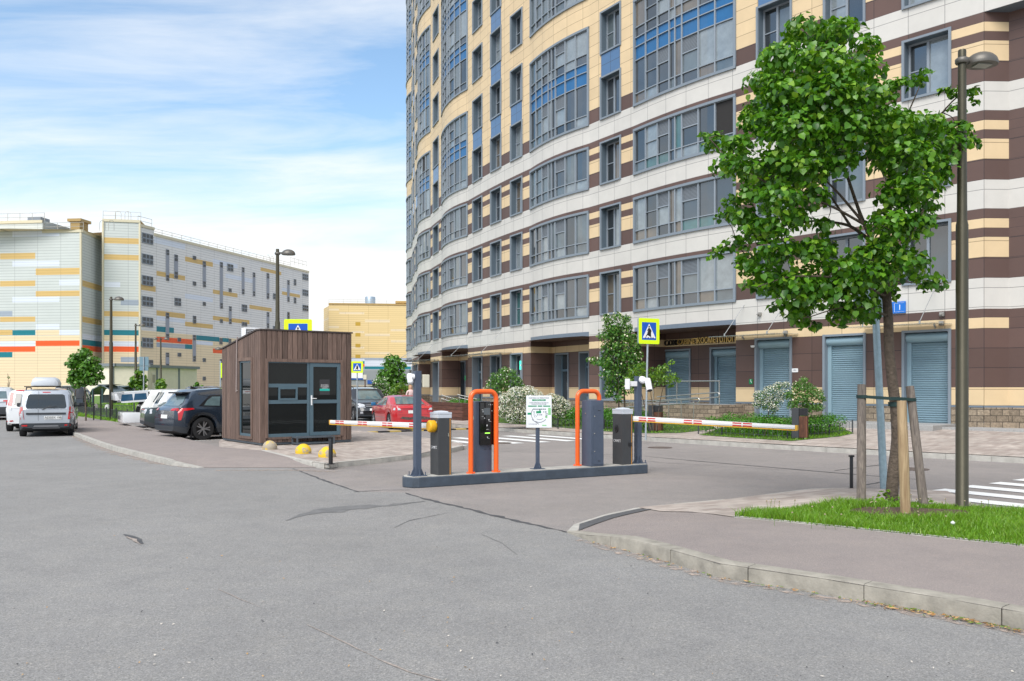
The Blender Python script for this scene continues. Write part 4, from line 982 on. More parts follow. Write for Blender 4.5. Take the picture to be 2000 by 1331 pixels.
def boom(label, start, end, hub):
    s, e = Vector(start), Vector(end); L_ = (e-s).length; a = math.atan2(e.y-s.y, e.x-s.x)
    t = thing('barrier_boom', label, 'barrier arm', s, a, 'lowered arms of the two parking barriers')
    t.rotation_euler.y = -math.asin((e.z-s.z)/L_)
    def ht(x): return .052-.014*x/L_
    b = MB(); n = 16
    for i in range(n):
        x0, x1 = L_*i/n, L_*(i+1)/n
        vs = []
        for x in (x0, x1):
            h_ = ht(x); vs += [(x, -.024, -h_*.75), (x, -.03, 0), (x, -.022, h_), (x, .022, h_), (x, .03, 0), (x, .024, -h_*.75)]
        b.add(vs, [(k, (k+1) % 6, 6+(k+1) % 6, 6+k) for k in range(6)]+([(5, 4, 3, 2, 1, 0)] if i == 0 else [(6, 7, 8, 9, 10, 11)] if i == n-1 else []))
    b.build('arm', m_boomw, t)
    b = MB(); b.box(0.0, L_+.01, -.026, .026, -.056, -.040, 0); b.box(L_-.02, L_+.02, -.03, .03, -.045, .04, 0); b.build('rubber_edge', m_boomy, t)
    b = MB(); x = .25; 
    while x < L_-.25:
        for dx in (0, .20):
            for sgn in (-1, 1):
                for zc in (.024, -.020):
                    y_ = .0295*sgn; b.box(x+dx, x+dx+.17, y_-.003, y_+.003, zc-.010, zc+.010)
        x += .98
    b.build('reflector', m_boomr, t)
    return t
# left cabinet
tc1, H1, p1 = cabinet('left dark barrier cabinet with round yellow arm hub and grey cap', 861, .22, -1, None, 4.4, 'barrier cabinets on the island', 802, (-.131, .035, .47))
T = Matrix.Translation((-.127, -.03, H1-.27)) @ Matrix.Rotation(R_(-90), 4, 'Y')
b = MB(); b.lathe([(.09, 0), (.105, .02), (.105, .11), (.085, .13)], 24, 0, T); b.build('arm_hub', m_yel, tc1, smooth=40)
b = MB(); b.tube([(-.129, -.10, .93-.0), (-.14, -.10, .86)], .008, 6); b.box(.06, .075, -.166, -.16, .66, .72); b.build('lock', m_stainless, tc1)
tc2, H2, p2c = cabinet('right dark barrier cabinet with lock hatch and grey cap beside the tall terminal', 1216, .22, 1, None, 3.4, 'barrier cabinets on the island', 796, (-.131, .035, .46))
b = MB(); b.lathe([(.06, 0), (.06, .008), (.05, .010)], 18, 0, Matrix.Translation((-.130, .03, .70)) @ Matrix.Rotation(R_(-90), 4, 'Y') @ Matrix.Scale(1.35, 4, (1, 0, 0))); b.tube([(-.14, .03, .73), (-.145, .03, .67)], .016, 8); b.build('lock_hatch', m_black, tc2)
b = MB(); b.cbox(.02, .09, -.175, -.16, .36, .43, .004); b.build('sensor', m_black, tc2)
def ig(t, x, y, z):               # island-local offset from a thing to world
    return Vector((t.location.x, t.location.y, t.location.z))+Vector((idir.x*x+iy.x*y, idir.y*x+iy.y*y, z))
st = ig(tc1, -.20, .06, H1-.27); boom('white and red barrier arm reaching left towards the kiosk', st, D(646, 824.5, 18.2), None)
st2 = ig(tc2, .13, -.02, H2-.22)
boom('white and red barrier arm reaching right in front of the hedge', st2, D(1556, 835.5, 15.15), None)
b = MB(); b.lathe([(.085, 0), (.095, .02), (.07, .05)], 20, 0, Matrix.Translation((.127, .0, H2-.22)) @ Matrix.Rotation(R_(90), 4, 'Y')); b.build('arm_hub', m_yel, tc2, smooth=40)
# terminals and guards
def guard(label, pxl, pxr, ztop, hid):
    of_ = .10 if not hid else .38; ul_, pl = iloc(pxl, of_); ur_, pr = iloc(pxr, of_); t = thing('guard_rail', label, 'guard rail', (pl.x, pl.y, IH), IA, 'orange hoops guarding the terminals')
    W_ = ur_-ul_; h_ = ztop-IH; r = .044; R2 = .13; path = [(0, 0, 0.01)]
    for a in np.linspace(math.pi, math.pi/2, 7): path.append((R2+R2*math.cos(a), 0, h_-r-R2+R2*math.sin(a)))
    for a in np.linspace(math.pi/2, 0, 7): path.append((W_-R2+R2*math.cos(a), 0, h_-r-R2+R2*math.sin(a)))
    path.append((W_, 0, .01)); b = MB(); b.tube(path, r, 18); b.build('hoop', mat('guard_orange', (.88, .125, .012), .32, coat=.3), t, smooth=60)
    for x in (0, W_):
        b = MB(); b.lathe([(.085, 0), (.085, .012), (.06, .016)], 16, 0, Matrix.Translation((x, 0, 0)))
        for k in range(4): b.tube([(x+.065*math.cos(k*1.57+.8), .065*math.sin(k*1.57+.8), 0), (x+.065*math.cos(k*1.57+.8), .065*math.sin(k*1.57+.8), .03)], .008, 6)
        b.build('foot_plate', mat('guard_orange', (.9, .1, .01)), t)
guard('left orange tubular hoop in front of the pay terminal', 919.5, 969, 1.67, 0)
t, u_, p = ithing('pay_terminal', 'dark pay terminal with glossy black front behind the left orange hoop', 'pay terminal', 939, .32)
Ht = hz(p, 784)-IH
b = MB(); b.cbox(-.165, .165, -.12, .14, 0, Ht, .03); b.build('housing', m_post, t, smooth=50)
b = MB(); b.cbox(-.105, .175, -.175, -.115, Ht-.78, Ht-.005, .022); b.build('front_panel', m_glassblk, t, smooth=50)
fp = t
b = MB(); b.box(-.03, .09, -.178, -.174, Ht-.24, Ht-.12); b.build('screen', mat('lcd_grey', (.10, .12, .13), .2), fp)
b = MB()
for x, z_, w_, h_ in ((.0, Ht-.15, .035, .008), (.01, Ht-.18, .012, .03), (.0, Ht-.27, .03, .006), (.04, Ht-.30, .012, .02), (.13, Ht-.33, .03, .02), (.15, Ht-.36, .05, .006), (.09, Ht-.43, .022, .03), (.10, Ht-.50, .05, .006), (.10, Ht-.64, .02, .02), (.12, Ht-.66, .04, .006), (.16, Ht-.06, .02, .02), (.12, Ht-.06, .01, .008), (.20, Ht-.06, .01, .008), (.19, Ht-.17, .01, .02)): b.box(x-.06-w_/2, x-.06+w_/2, -.178, -.1745, z_-h_/2, z_+h_/2)
b.build('pictogram', mat('print_grey', (.5, .52, .52), .5), fp)
b = MB(); b.box(-.01, .09, -.179, -.1745, Ht-.575, Ht-.558); b.build('indicator_light', mat('led_green', (.2, .6, .05), .4, emit=(.35, .8, .1, 1.0)), fp)
b = MB(); b.lathe([(.045, 0), (.045, .004)], 16, 0, Matrix.Translation((-.166, .0, Ht-.30)) @ Matrix.Rotation(R_(-90), 4, 'Y')); b.build('round_sticker', mat('sticker_mint', (.35, .62, .50), .5), fp)
b = MB(); b.box(.0, .05, -.123, -.119, Ht-.86, Ht-.85); b.box(.10, .15, -.123, -.119, Ht-.86, Ht-.85); b.build('slot', m_black, fp)
guard('right orange tubular hoop beside the tall terminal', 1128, 1170, 1.67, 1)
t, u_, p = ithing('entry_terminal', 'tall dark blue-grey terminal cabinet seen from its back beside the right orange hoop', 'entry terminal', 1157.5, .19)
Ht = hz(p, 782)-IH
b = MB(); b.cbox(-.15, .15, -.16, .16, .0, Ht, .028); b.build('housing', m_post, t, smooth=50)
b = MB(); b.cbox(-.10, .135, -.166, -.158, .04, Ht-.09, .003); b.build('service_door', m_post, t)
b = MB()
for z_ in (Ht*.76, Ht*.5, Ht*.23): b.lathe([(.012, 0), (.012, .008)], 10, 0, Matrix.Translation((-.08, -.166, z_)) @ Matrix.Rotation(R_(90), 4, 'X'))
b.lathe([(.012, 0), (.012, .008)], 10, 0, Matrix.Translation((-.151, .02, Ht*.8)) @ Matrix.Rotation(R_(-90), 4, 'Y')); b.build('lock', m_stainless, t)
b = MB(); b.box(.0, .06, -.170, -.165, Ht-.20, Ht-.19); b.box(.0, .06, -.170, -.165, .10, .11); b.build('slot', m_black, t)
# parking map board
t, u_, p = ithing('parking_map_board', 'white parking map board on a thin post between the orange hoops', 'sign board', 1050, .20)
zt = hz(p, 773)-IH; zb = hz(p, 835.5)-IH; wd = .235
b = MB(); b.cbox(-.028, .028, -.028, .028, 0, zb+.3, .004); b.build('pole', m_post, t)
b = MB(); b.box(-.12, .12, -.08, .08, 0, .01)
for T in [Matrix.Rotation(a*math.pi/2, 4, 'Z') for a in range(4)]: b.add([T @ Vector(q) for q in ((.028, -.005, .01), (.085, -.005, .01), (.028, -.005, .15), (.028, .005, .01), (.085, .005, .01), (.028, .005, .15))], [(0, 1, 2), (5, 4, 3), (0, 3, 4, 1), (1, 4, 5, 2)])
b.build('base_plate', m_post, t)
RZB = -IA-R_(2)
pn = MB(); pn.cbox(-wd, wd, -.012, .012, zb, zt, .004); pn = pn.build('panel', mat('board_white', (.74, .77, .79), .35), t); pn.location = (0, -.045, 0); pn.rotation_euler.z = RZB
hh = zt-zb; m_tx = mat('text_navy', (.03, .04, .08), .5); m_gr = mat('map_green', (.0, .26, .11), .5); m_gl = mat('map_lightgreen', (.25, .55, .25), .5)
yb = -.0135
def tp(s_, z_, size, m, sx=.8): text(s_, size, m, pn, (0, yb, zb+hh*z_), ext=.0006, sx=sx)
b = MB(); q = lambda x0, x1, z0, z1: b.box(x0, x1, yb-.001, yb+.001, zb+hh*z0, zb+hh*z1)
pn.data.update()
q(-.125, .125, .835, .885); q(-.20, -.04, .655, .69); q(-.02, .06, .655, .69); q(.08, .21, .655, .69); q(-.05, .04, .45, .52); q(.01, .03, .5, .56); q(-.21, -.14, .405, .465); q(.0, .03, .565, .59)
b.build('map_block', m_gr, pn)
b = MB(); q(.17, .22, .40, .62); q(.12, .155, .30, .37); q(.06, .14, .055, .09); b.build('map_park', m_gl, pn)
text('ТОЛЬКО 2 ЧАСА', .030, m_white, pn, (0, yb-.0015, zb+hh*.86), ext=.0004, sx=.8); text('СХЕМА ПРОЕЗДА К ГОСТЕВОМУ', .026, m_tx, pn, (0, yb, zb+hh*.775), ext=.0006, sx=.85); text('ПАРКИНГУ ДЛЯ АРЕНДЫ', .026, m_tx, pn, (0, yb, zb+hh*.73), ext=.0006, sx=.85)
text('КОНТАКТНЫЙ НОМЕР', .02, m_tx, pn, (-.11, yb, zb+hh*.11), ext=.0006, sx=.7)
text('ПАРКОВКА НА ТЕРРИТОРИИ', .033, m_tx, pn, (0, yb, zb+hh*.92), ext=.0006, sx=.8)
b = MB(); cx_, cz_ = .01, zb+hh*.42
def arc(r0, a0, a1, w_=.004, sz=1.0):
    n = 14
    for k in range(n):
        t0 = a0+(a1-a0)*k/n; t1 = a0+(a1-a0)*(k+1)/n
        v = [(cx_+r*math.cos(a), yb-.001, cz_+r*math.sin(a)*sz) for r, a in ((r0-w_, t0), (r0-w_, t1), (r0+w_, t1), (r0+w_, t0))]; b.add(v, [(0, 1, 2, 3)])
arc(.15, 2.4, 3.9); arc(.15, 4.2, 5.6); arc(.10, 2.9, 3.8, .003); arc(.10, 4.2, 5.4, .003); arc(.07, 3.3, 3.9, .003); arc(.12, 5.8, 6.8, .003)
b.add([(-.13, yb-.001, cz_-.10), (.0, yb-.001, cz_-.19), (.004, yb-.001, cz_-.183), (-.125, yb-.001, cz_-.093)], [(0, 1, 2, 3)])
for k in range(7): b.box(-.10+k*.034, -.074+k*.034, yb-.001, yb, zb+hh*.565, zb+hh*.59)
for x, z_ in ((.09, .49), (.13, .49), (.15, .43), (.145, .37), (-.09, .49), (-.02, .40), (.02, .40), (.05, .40)): b.box(x-.01, x+.01, yb-.001, yb, zb+hh*z_-.008, zb+hh*z_+.008)
b.build('map_line', m_tx, pn)
for o in list(pn.children):
    pass
# ================================================================= bollards
m_by = mat('bollard_yellow', (.74, .50, .02), .75, noise=.12, nscale=6)
def chipped():
    m = mat('bollard_chipped', (.7, .5, .03), .8); t = m.node_tree; L = t.links.new; b = t.nodes['Principled BSDF']; tc = t.nodes['Texture Coordinate']
    n = t.nodes.new('ShaderNodeTexNoise'); n.inputs['Scale'].default_value = 7; n.inputs['Detail'].default_value = 8; n.inputs['Roughness'].default_value = .7; L(tc.outputs['Object'], n.inputs['Vector'])
    oi = t.nodes.new('ShaderNodeAttribute'); oi.attribute_name = 'var'
    ad = t.nodes.new('ShaderNodeMath'); ad.operation = 'ADD'; L(n.outputs[0], ad.inputs[0]); L(oi.outputs['Fac'], ad.inputs[1])
    r = t.nodes.new('ShaderNodeValToRGB'); r.color_ramp.elements[0].position = .50; r.color_ramp.elements[0].color = (.72, .47, .02, 1); r.color_ramp.elements[1].position = .56; r.color_ramp.elements[1].color = (.36, .31, .24, 1)
    L(ad.outputs[0], r.inputs[0]); L(r.outputs[0], b.inputs['Base Color']); return m
m_chip = chipped()
for px, py, r, v_, lab in ((527, 881, .185, .10, 'worn half-round concrete bollard with most yellow paint gone, by the kiosk corner'), (592.5, 889, .19, -.03, 'bright yellow half-round concrete bollard in front of the kiosk'), (639, 896, .20, .02, 'chipped yellow half-round concrete bollard behind the black post')):
    x, y, _ = G(px, py-3, .113); b = MB(); b.cv = v_; prof = [(r*.97, 0), (r, .04)]+[(r*math.cos(a), .05+r*.98*math.sin(a)) for a in np.linspace(.05, 1.5, 12)]
    b.lathe(prof, 28); o = b.build('half_sphere_bollard', m_chip, smooth=60, loc=(x, y, .11)); tag(o, lab, 'bollard', 'half-round yellow bollards by the kiosk')
def fork(px, py, ptop, z, lab, r):
    x, y, _ = G(px, py, z); h = EYE-(ptop-HY)/FPX*y-z; b = MB(); b.lathe([(r*1.8, 0), (r*1.8, .01), (r, .014), (r, h-.01), (r*.9, h)], 16); b.box(-r*1.3, r*1.3, -r*1.2, r*1.2, h, h+.03); 
    tag(b.build('barrier_rest_post', m_black, loc=(x, y, z), smooth=40), lab, 'post', 'black rest posts for the barrier arms')
fork(646, 907, 856, .113, 'short black rest post in front of the chipped yellow bollard', .045); fork(1663, 955, 893, .02, 'slim black rest post beside the left tree stake', .028)
# ================================================================= crossing signs
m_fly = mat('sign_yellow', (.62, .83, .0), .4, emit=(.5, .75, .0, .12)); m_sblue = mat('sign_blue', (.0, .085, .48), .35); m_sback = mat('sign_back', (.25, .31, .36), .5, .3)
MAN = [(.010, .52), (.055, .47), (.10, .36), (.12, .33), (.105, .30), (.075, .34), (.045, .395), (.045, .30), (.07, .20), (.14, .06), (.20, -.06), (.165, -.08), (.09, .04), (.02, .16), (-.01, .06), (-.07, -.08), (-.12, -.10), (-.10, -.05), (-.055, .06), (-.02, .20), (-.03, .30), (-.03, .40), (-.075, .34), (-.115, .27), (-.14, .29), (-.11, .37), (-.05, .48)]
def crossing(label, x, y, z0, zc, size, rz, tilt=0, post=True, pole_r=.03, side=0):
    t = thing('crossing_sign', label, 'road sign', (x, y, z0), rz, 'pedestrian crossing signs')
    s = size/2; zc -= z0
    b = MB(); b.tube([(0, .05, 0), (tilt, .05, zc+s*.8)], pole_r, 12); b.build('pole', m_steel, t, smooth=60)
    b = MB(); bev = size*.05; c = tilt
    P_ = []
    for (sx, sz, a0) in ((1, 1, 0), (-1, 1, 1), (-1, -1, 2), (1, -1, 3)):
        for k in range(5):
            a = (a0+k/4)*math.pi/2; P_.append((c+sx*(s-bev)+bev*math.cos(a), zc+sz*(s-bev)+bev*math.sin(a)))
    vs = [(p[0], 0.0, p[1]) for p in P_]+[(p[0], .06 if side else .02, p[1]) for p in P_]; n = len(P_)
    b.add(vs, [tuple(range(n))], 0); b.f += [tuple(range(2*n-1, n-1, -1))]; b.m += [1]
    for k in range(n): b.f.append((k, n+k, n+(k+1) % n, (k+1) % n)); b.m.append(1)
    pn = b.build('panel', [m_fly, m_sback], t)
    i = s*.69; b = MB(); b.box(c-i, c+i, -.003, 0, zc-i, zc+i); b.build('blue_field', m_sblue, pn)
    w_ = i*.90; b = MB(); b.add([(c-w_, -.0045, zc-i*.78), (c+w_, -.0045, zc-i*.78), (c, -.0045, zc+i*.86)], [(0, 1, 2)]); b.build('white_triangle', m_white, pn)
    b = MB(); k_ = i*1.75; n = len(MAN); zo = zc-i*.52
    bm = bmesh.new(); fv = [bm.verts.new((c-p[0]*k_*1.45, -.006, zo+p[1]*k_)) for p in MAN]; f = bm.faces.new(fv); bmesh.ops.triangulate(bm, faces=[f]); b.bm(bm); bm.free()
    b.add([(c+.062*k_*math.cos(a), -.006, zo+(.585+.062*math.sin(a))*k_) for a in np.linspace(0, 6.283, 15)[:-1]], [tuple(range(14))])
    for u0 in (-.36, -.14, .09, .27): b.add([(c+u0*k_, -.006, zo-.165*k_), (c+(u0+.11)*k_, -.006, zo-.165*k_), (c+(u0*.9+.10)*k_, -.006, zo-.105*k_), (c+(u0*.9+.02)*k_, -.006, zo-.105*k_)], [(0, 1, 2, 3)])
    b.build('walking_figure', m_black, pn)
    return t
x, y, z_ = GF(1263, 860); y_ = y; crossing('yellow-bordered blue walking-figure sign on a leaning steel pole right of the barrier', x, y_, z_, EYE+(757-647)/FPX*y_, 50/FPX*y_, R_(28), .09, side=1)
p_ = D(582, 651, 27.5); crossing('yellow-bordered walking-figure sign rising behind the kiosk roof', p_[0], p_[1], .1, p_[2]+.0, 54/FPX*27.5, R_(3))
p_ = D(697.5, 717.5, 42); crossing('small distant walking-figure sign above the dark car', p_[0], p_[1], .0, p_[2], 22.5/FPX*42, R_(5))
# edge-on sign left of the kiosk, and blue back-side board further left
p_ = D(433.5, 722, 31); t = thing('edge_on_sign', 'yellow-edged sign seen almost edge-on behind the kiosk left wall', 'road sign', (p_[0], p_[1], .0), R_(105))
b = MB(); b.cbox(-.33, .33, -.02, .02, p_[2]-.30, p_[2]+.22, .01); b.build('panel', m_fly, t); b = MB(); b.tube([(0, .05, 0), (0, .05, p_[2]+.3)], .03, 10); b.build('pole', m_steel, t)
p_ = D(281, 714, 43); t = thing('sign_from_behind', 'grey backs of two stacked signs on a pole beside the small lamp-post tree', 'road sign', (p_[0], p_[1], .1), R_(8))
b = MB(); b.tube([(0, -.03, 0), (0, -.03, p_[2]+.32)], .03, 10); b.build('pole', m_steel, t, smooth=60)
b = MB(); b.cbox(-.22, .22, 0, .02, p_[2]-.12, p_[2]+.32, .008); b.cbox(-.21, .21, 0, .02, p_[2]-.36, p_[2]-.15, .008); b.build('panel', mat('sign_back_blue', (.16, .26, .31), .5), t)
# leaning grey pole in front of the house, right
x, y, _ = G(1727, 961, .03); t = thing('leaning_sign_pole', 'leaning galvanised pole with a sign seen from behind hidden in the lime leaves', 'road sign', (x, y, .03), 0)
tp_ = D(1709, 590, y); b = MB(); b.tube([(0, 0, 0), (tp_[0]-x, 0, tp_[2]-.03)], [.060, .055], 14); b.build('pole', mat('pole_pale', (.30, .40, .45), .4, .5, noise=.15, nscale=12), t, smooth=60)
b = MB(); b.cbox(-.30, .30, .0, .03, 2.80, 3.35, .01); o = b.build('panel', m_sback, t); o.location.x = -.16; o.location.y = .07
# ================================================================= street lamps
m_lamp = mat('lamp_olive', (.075, .066, .042), .4, .5, noise=.1, nscale=8); m_head = mat('lamp_head', (.13, .12, .105), .45, .4)
def street_lamp(label, x, y, z0, ztop, azi, sc=1.0, heads=1, arm=.12):
    t = thing('street_lamp', label, 'street lamp', (x, y, z0), azi, 'olive dome-headed street lamps'); h = ztop-z0
    b = MB(); b.lathe([(.085*sc, 0), (.085*sc, .03), (.078*sc, .04), (.075*sc, h*.62), (.062*sc, h*.63), (.05*sc, h*.96), (.05*sc, h), (.045*sc, h+.02)], 20); b.build('pole', m_lamp, t, smooth=40)
    for k in range(heads):
        sg = 1 if k == 0 else -1
        b = MB(); b.box(.0, arm*sg, -.03, .03, h-.13, h-.08) if sg > 0 else b.box(arm*sg, .0, -.03, .03, h-.13, h-.08); b.lathe([(.075*sc, h-.16), (.085*sc, h-.14), (.085*sc, h-.10), (.06*sc, h-.08)], 16)
        cx_ = sg*(arm+.17*sc); r = .175*sc
        prof = [(r, -.03), (r*1.02, 0)]+[(r*math.cos(a), r*.78*math.sin(a)) for a in np.linspace(.1, 1.5, 8)]
        b.lathe(prof, 24, 0, Matrix.Translation((cx_, 0, h-.13)) @ Matrix.Scale(1.15, 4, (1, 0, 0))); b.build('lamp_head', m_head, t, smooth=60)
        b = MB(); b.box(cx_-.10*sc, cx_+.10*sc, -.07*sc, .07*sc, h-.172, h-.158); b.build('lens', mat('lamp_lens', (.35, .35, .33), .3), t)
    return t
x, y, _ = G(1879, 992, .137); street_lamp('tall olive street lamp with dome head at the right beside the young tree', x, y, .13, EYE+(757-101)/FPX*y, R_(10), 1.0)
p_ = D(542, 488, 27.5); street_lamp('dome-headed street lamp rising behind the kiosk', p_[0], p_[1], 0, p_[2], R_(5), 1.05, arm=.16)
p_ = D(217, 581, 46); street_lamp('dome-headed street lamp on the grass right of the left-hand tree', p_[0], p_[1], ZG(p_[0], p_[1]), p_[2], R_(0), 1.25, arm=.2)
p_ = D(265, 633, 60); street_lamp('smaller distant dome lamp behind the back of the signs', p_[0], p_[1], .9, p_[2], R_(0), 1.1, arm=.25)
p_ = D(314, 660, 75); street_lamp('distant street lamp with two dome heads', p_[0], p_[1], .9, p_[2], R_(0), 1.1, heads=2, arm=.3)
p_ = D(439, 679, 60); street_lamp('distant dome lamp just peeping over the kiosk roof edge', p_[0], p_[1], .5, p_[2], R_(180), 1.1, arm=.25)
# ================================================================= bins
m_slat = woodmat('bin_wood', (.16, .06, .03), (.07, .025, .012), (40, 40, 3))
def binn(label, px, py, rz, w_=.36):
    x, y, z_ = GF(px, py); t = thing('litter_bin', label, 'litter bin', (x, y, z_), rz, 'litter bins on the far pavement'); h = .90
    b = MB(); b.cbox(-.21, -.01, -.17, .17, 0.02, h, .008); b.build('body', mat('bin_metal', (.035, .038, .042), .55), t)
    b = MB(); b.box(.0, .22, -.16, .16, .03, h*.72, 1)
    for k in range(5): b.cv = random.random(); b.box(.002+.044*k, .040+.044*k, -.175, -.155, .04, h*.74, 0)
    for k in range(6): b.cv = random.random(); b.box(.215, .23, -.165+.055*k, -.118+.055*k, .04, h*.74, 0)
    b.build('wood_slat', [m_slat, m_black], t)
    b = MB(); b.cbox(.0, .225, -.172, .172, h*.75, h-.005, .01); b.build('lid', m_black, t)
binn('dark litter bin with red-brown slats left of the leaning crossing sign base', 1280, 843, R_(-24)); binn('dark litter bin with red-brown slats at the end of the right barrier arm', 1562, 857, R_(-24))
# ================================================================= access ramp railing on the facade
def rail(b, pts, r=.024): b.tube(pts, r, 8)
x0, x1 = PXS(1450)+.0, PXS(1265)
t = thing('access_ramp', 'stone wheelchair ramp with double stainless handrails in front of the shuttered shop', 'ramp', (FP(12, 1.6)[0], FP(12, 1.6)[1], .3))
b = MB(); n = 12; sA_, sB_ = PXS(1445)-.2, PXS(1262)
P0 = [FP(sA_+(sB_-sA_)*k/n, .06, 0, False)[:2] for k in range(n+1)]; P1 = [FP(sB_+(sA_-sB_)*k/n, 1.45, 0, False)[:2] for k in range(n+1)]
b2 = MB()
for k in range(n):
    s0 = sA_+(sB_-sA_)*k/n; s1 = sA_+(sB_-sA_)*(k+1)/n; zt0 = 1.02; 
    b2.quad(FP(s1, 1.5, GZ-.25, False), FP(s0, 1.5, GZ-.25, False), FP(s0, 1.5, zt0, False), FP(s1, 1.5, zt0, False), 0, [(-s1, 0), (-s0, 0), (-s0, zt0), (-s1, zt0)])
    b2.quad(FP(s1, 1.5, zt0, False), FP(s0, 1.5, zt0, False), FP(s0, .0, zt0, False), FP(s1, .0, zt0, False), 1)
for s in (sA_, sB_): b2.quad(FP(s, 1.5, .1, False), FP(s, 0, .1, False), FP(s, 0, 1.02, False), FP(s, 1.5, 1.02, False), 0, [(0, 0), (1.5, 0), (1.5, .9), (0, .9)])
b2.build('plinth', [K_stone, K_gran], t, world=True)
b = MB(); sA2, sB2 = PXS(1450), PXS(1250)
def rp(s, off, z): return FP(s, off, z, False)
for (off, za, zc, sa, sb) in ((2.4, 1.30, 1.05, PXS(1440), PXS(1296)), (2.4, 1.10, .85, PXS(1436), PXS(1296)), (1.4, 1.95, 1.95, PXS(1452), PXS(1265)), (1.42, 1.50, 1.30, PXS(1446), PXS(1330)), (1.42, 1.32, 1.10, PXS(1446), PXS(1330))):
    rail(b, [rp(sa+(sb-sa)*k/6, off, za+(zc-za)*k/6) for k in range(7)])
for off, sa, z1, z2 in ((2.4, PXS(1440), 1.30, 1.10), (1.42, PXS(1446), 1.5, 1.32)):
    rail(b, [rp(sa, off, z1)]+[rp(sa-.13*math.sin(a), off, (z1+z2)/2+(z1-z2)/2*math.cos(a)) for a in np.linspace(.3, 2.84, 6)]+[rp(sa, off, z2)])
b.build('handrail', m_stainless, t, world=True, smooth=60)
b = MB()
for px in (1310, 1336, 1362, 1386, 1410, 1434):
    s = PXS(px); b.tube([rp(s, 2.4, .25), rp(s, 2.4, 1.18)], .020, 8)
for px in (1290, 1322, 1368, 1450): s = PXS(px); b.tube([rp(s, 1.4, .9), rp(s, 1.4, 1.95)], .020, 8)
b.build('rail_post', m_stainless, t, world=True)
# short sloping handrails further left
t = thing('stair_railing', 'sloping double stainless handrails beside the far brown terrace steps', 'railing', GF(900, 800))
b = MB()
for (xa, ya, xb, yb_, Y) in ((862, 772, 893, 781, 47), (862, 779, 893, 788, 47), (893, 771, 931, 780, 44), (897, 777, 931, 786, 44)): rail(b, [D(xa, ya, Y), D(xb, yb_, Y)], .026)
for (xa, ya, yb_, Y) in ((863, 772, 786, 47), (872, 775, 789, 47), (882, 778, 792, 47), (893, 781, 796, 47), (897, 772, 793, 44), (908, 775, 795, 44), (918, 777, 800, 44), (930, 780, 803, 44)): b.tube([D(xa, ya, Y), D(xa, yb_, Y)], .02, 6)
b.build('handrail', m_stainless, t, world=True, smooth=60)
# brown wooden planter wall by the far terrace
t = thing('timber_planter', 'long low brown timber planter behind the red car', 'planter', GF(870, 815))
m_pl = woodmat('planter_wood', (.17, .065, .04), (.08, .03, .02), (2, 2, 18)); b = MB()
pa, pb_ = Vector(D(826, 812, 44.5)), Vector(D(905, 812, 40)); dr = (pb_-pa).normalized(); L_ = (pb_-pa).length; T = Matrix.Translation((pa.x, pa.y, .15)) @ Matrix.Rotation(math.atan2(dr.y, dr.x), 4, 'Z')
for k in range(5): b.cv = random.random(); b.box(0, L_, -.05, .0, .17*k, .17*k+.155, T=T)
b.box(0, L_, .0, 1.0, 0, .80, T=T); b.build('side_board', m_pl, t, world=True)
# ---- low bow-top fences around the planting
m_fence = mat('fence_dark', (.05, .055, .06), .6)
def bowfence(label, pts, h=.36, st=.16, every=2.0, arches=True):
    x, y = pts[0]; t = thing('bow_fence', label, 'fence', (x, y, ZF(x, y)), 0, 'low dark fences round the planting'); b = MB(); bp_ = MB(); d0 = 0
    for i in range(len(pts)-1):
        a, c = Vector(pts[i]), Vector(pts[i+1]); L_ = (c-a).length; n = max(1, int(L_/st)); d = (c-a)/L_
        for k in range(n):
            p = a+d*L_*k/n; q = a+d*L_*(k+1)/n; z0 = ZF(p.x, p.y)
            b.tube([(p.x, p.y, z0+.02)]+[(p.x+(q.x-p.x)*(.5-.5*math.cos(u_)), p.y+(q.y-p.y)*(.5-.5*math.cos(u_)), z0+h-.07+.07*math.sin(u_)) for u_ in (0, .8, 1.57, 2.34, 3.14)], .007, 4, cap=False)
        b.tube([(a.x, a.y, ZF(a.x, a.y)+.09), (c.x, c.y, ZF(c.x, c.y)+.09)], .008, 4)
        m_ = max(1, round(L_/every))
        for k in range(m_+1): p = a+d*L_*k/m_; z0 = ZF(p.x, p.y); bp_.tube([(p.x, p.y, z0), (p.x, p.y, z0+h+.04)], .022, 6)
    b.build('rail', m_fence, t, world=True); bp_.build('post', m_fence, t, world=True)
def gf2(*pp): return [GF(a, c)[:2] for a, c in pp]
bowfence('low fence in front of the flowering shrubs behind the barrier island', gf2((888, 815), (960, 822), (1010, 827), (1075, 833)))
bowfence('low fence along the middle hedge beside the leaning sign', gf2((1072, 829), (1090, 838), (1180, 840), (1262, 844)))
bowfence('low fence around the hedge left of the right bin', gf2((1364, 848), (1410, 851), (1538, 858), (1620, 850), (1665, 845)))
# bicycle stands by ramp
b = MB()
for k in range(4):
    x, y, z_ = GF(1345+k*9, 838+k*1.2); b.tube([(x+.12*math.cos(a), y, z_+.30*max(0, math.sin(a))+.02) for a in np.linspace(0, math.pi, 9)], .014, 6)
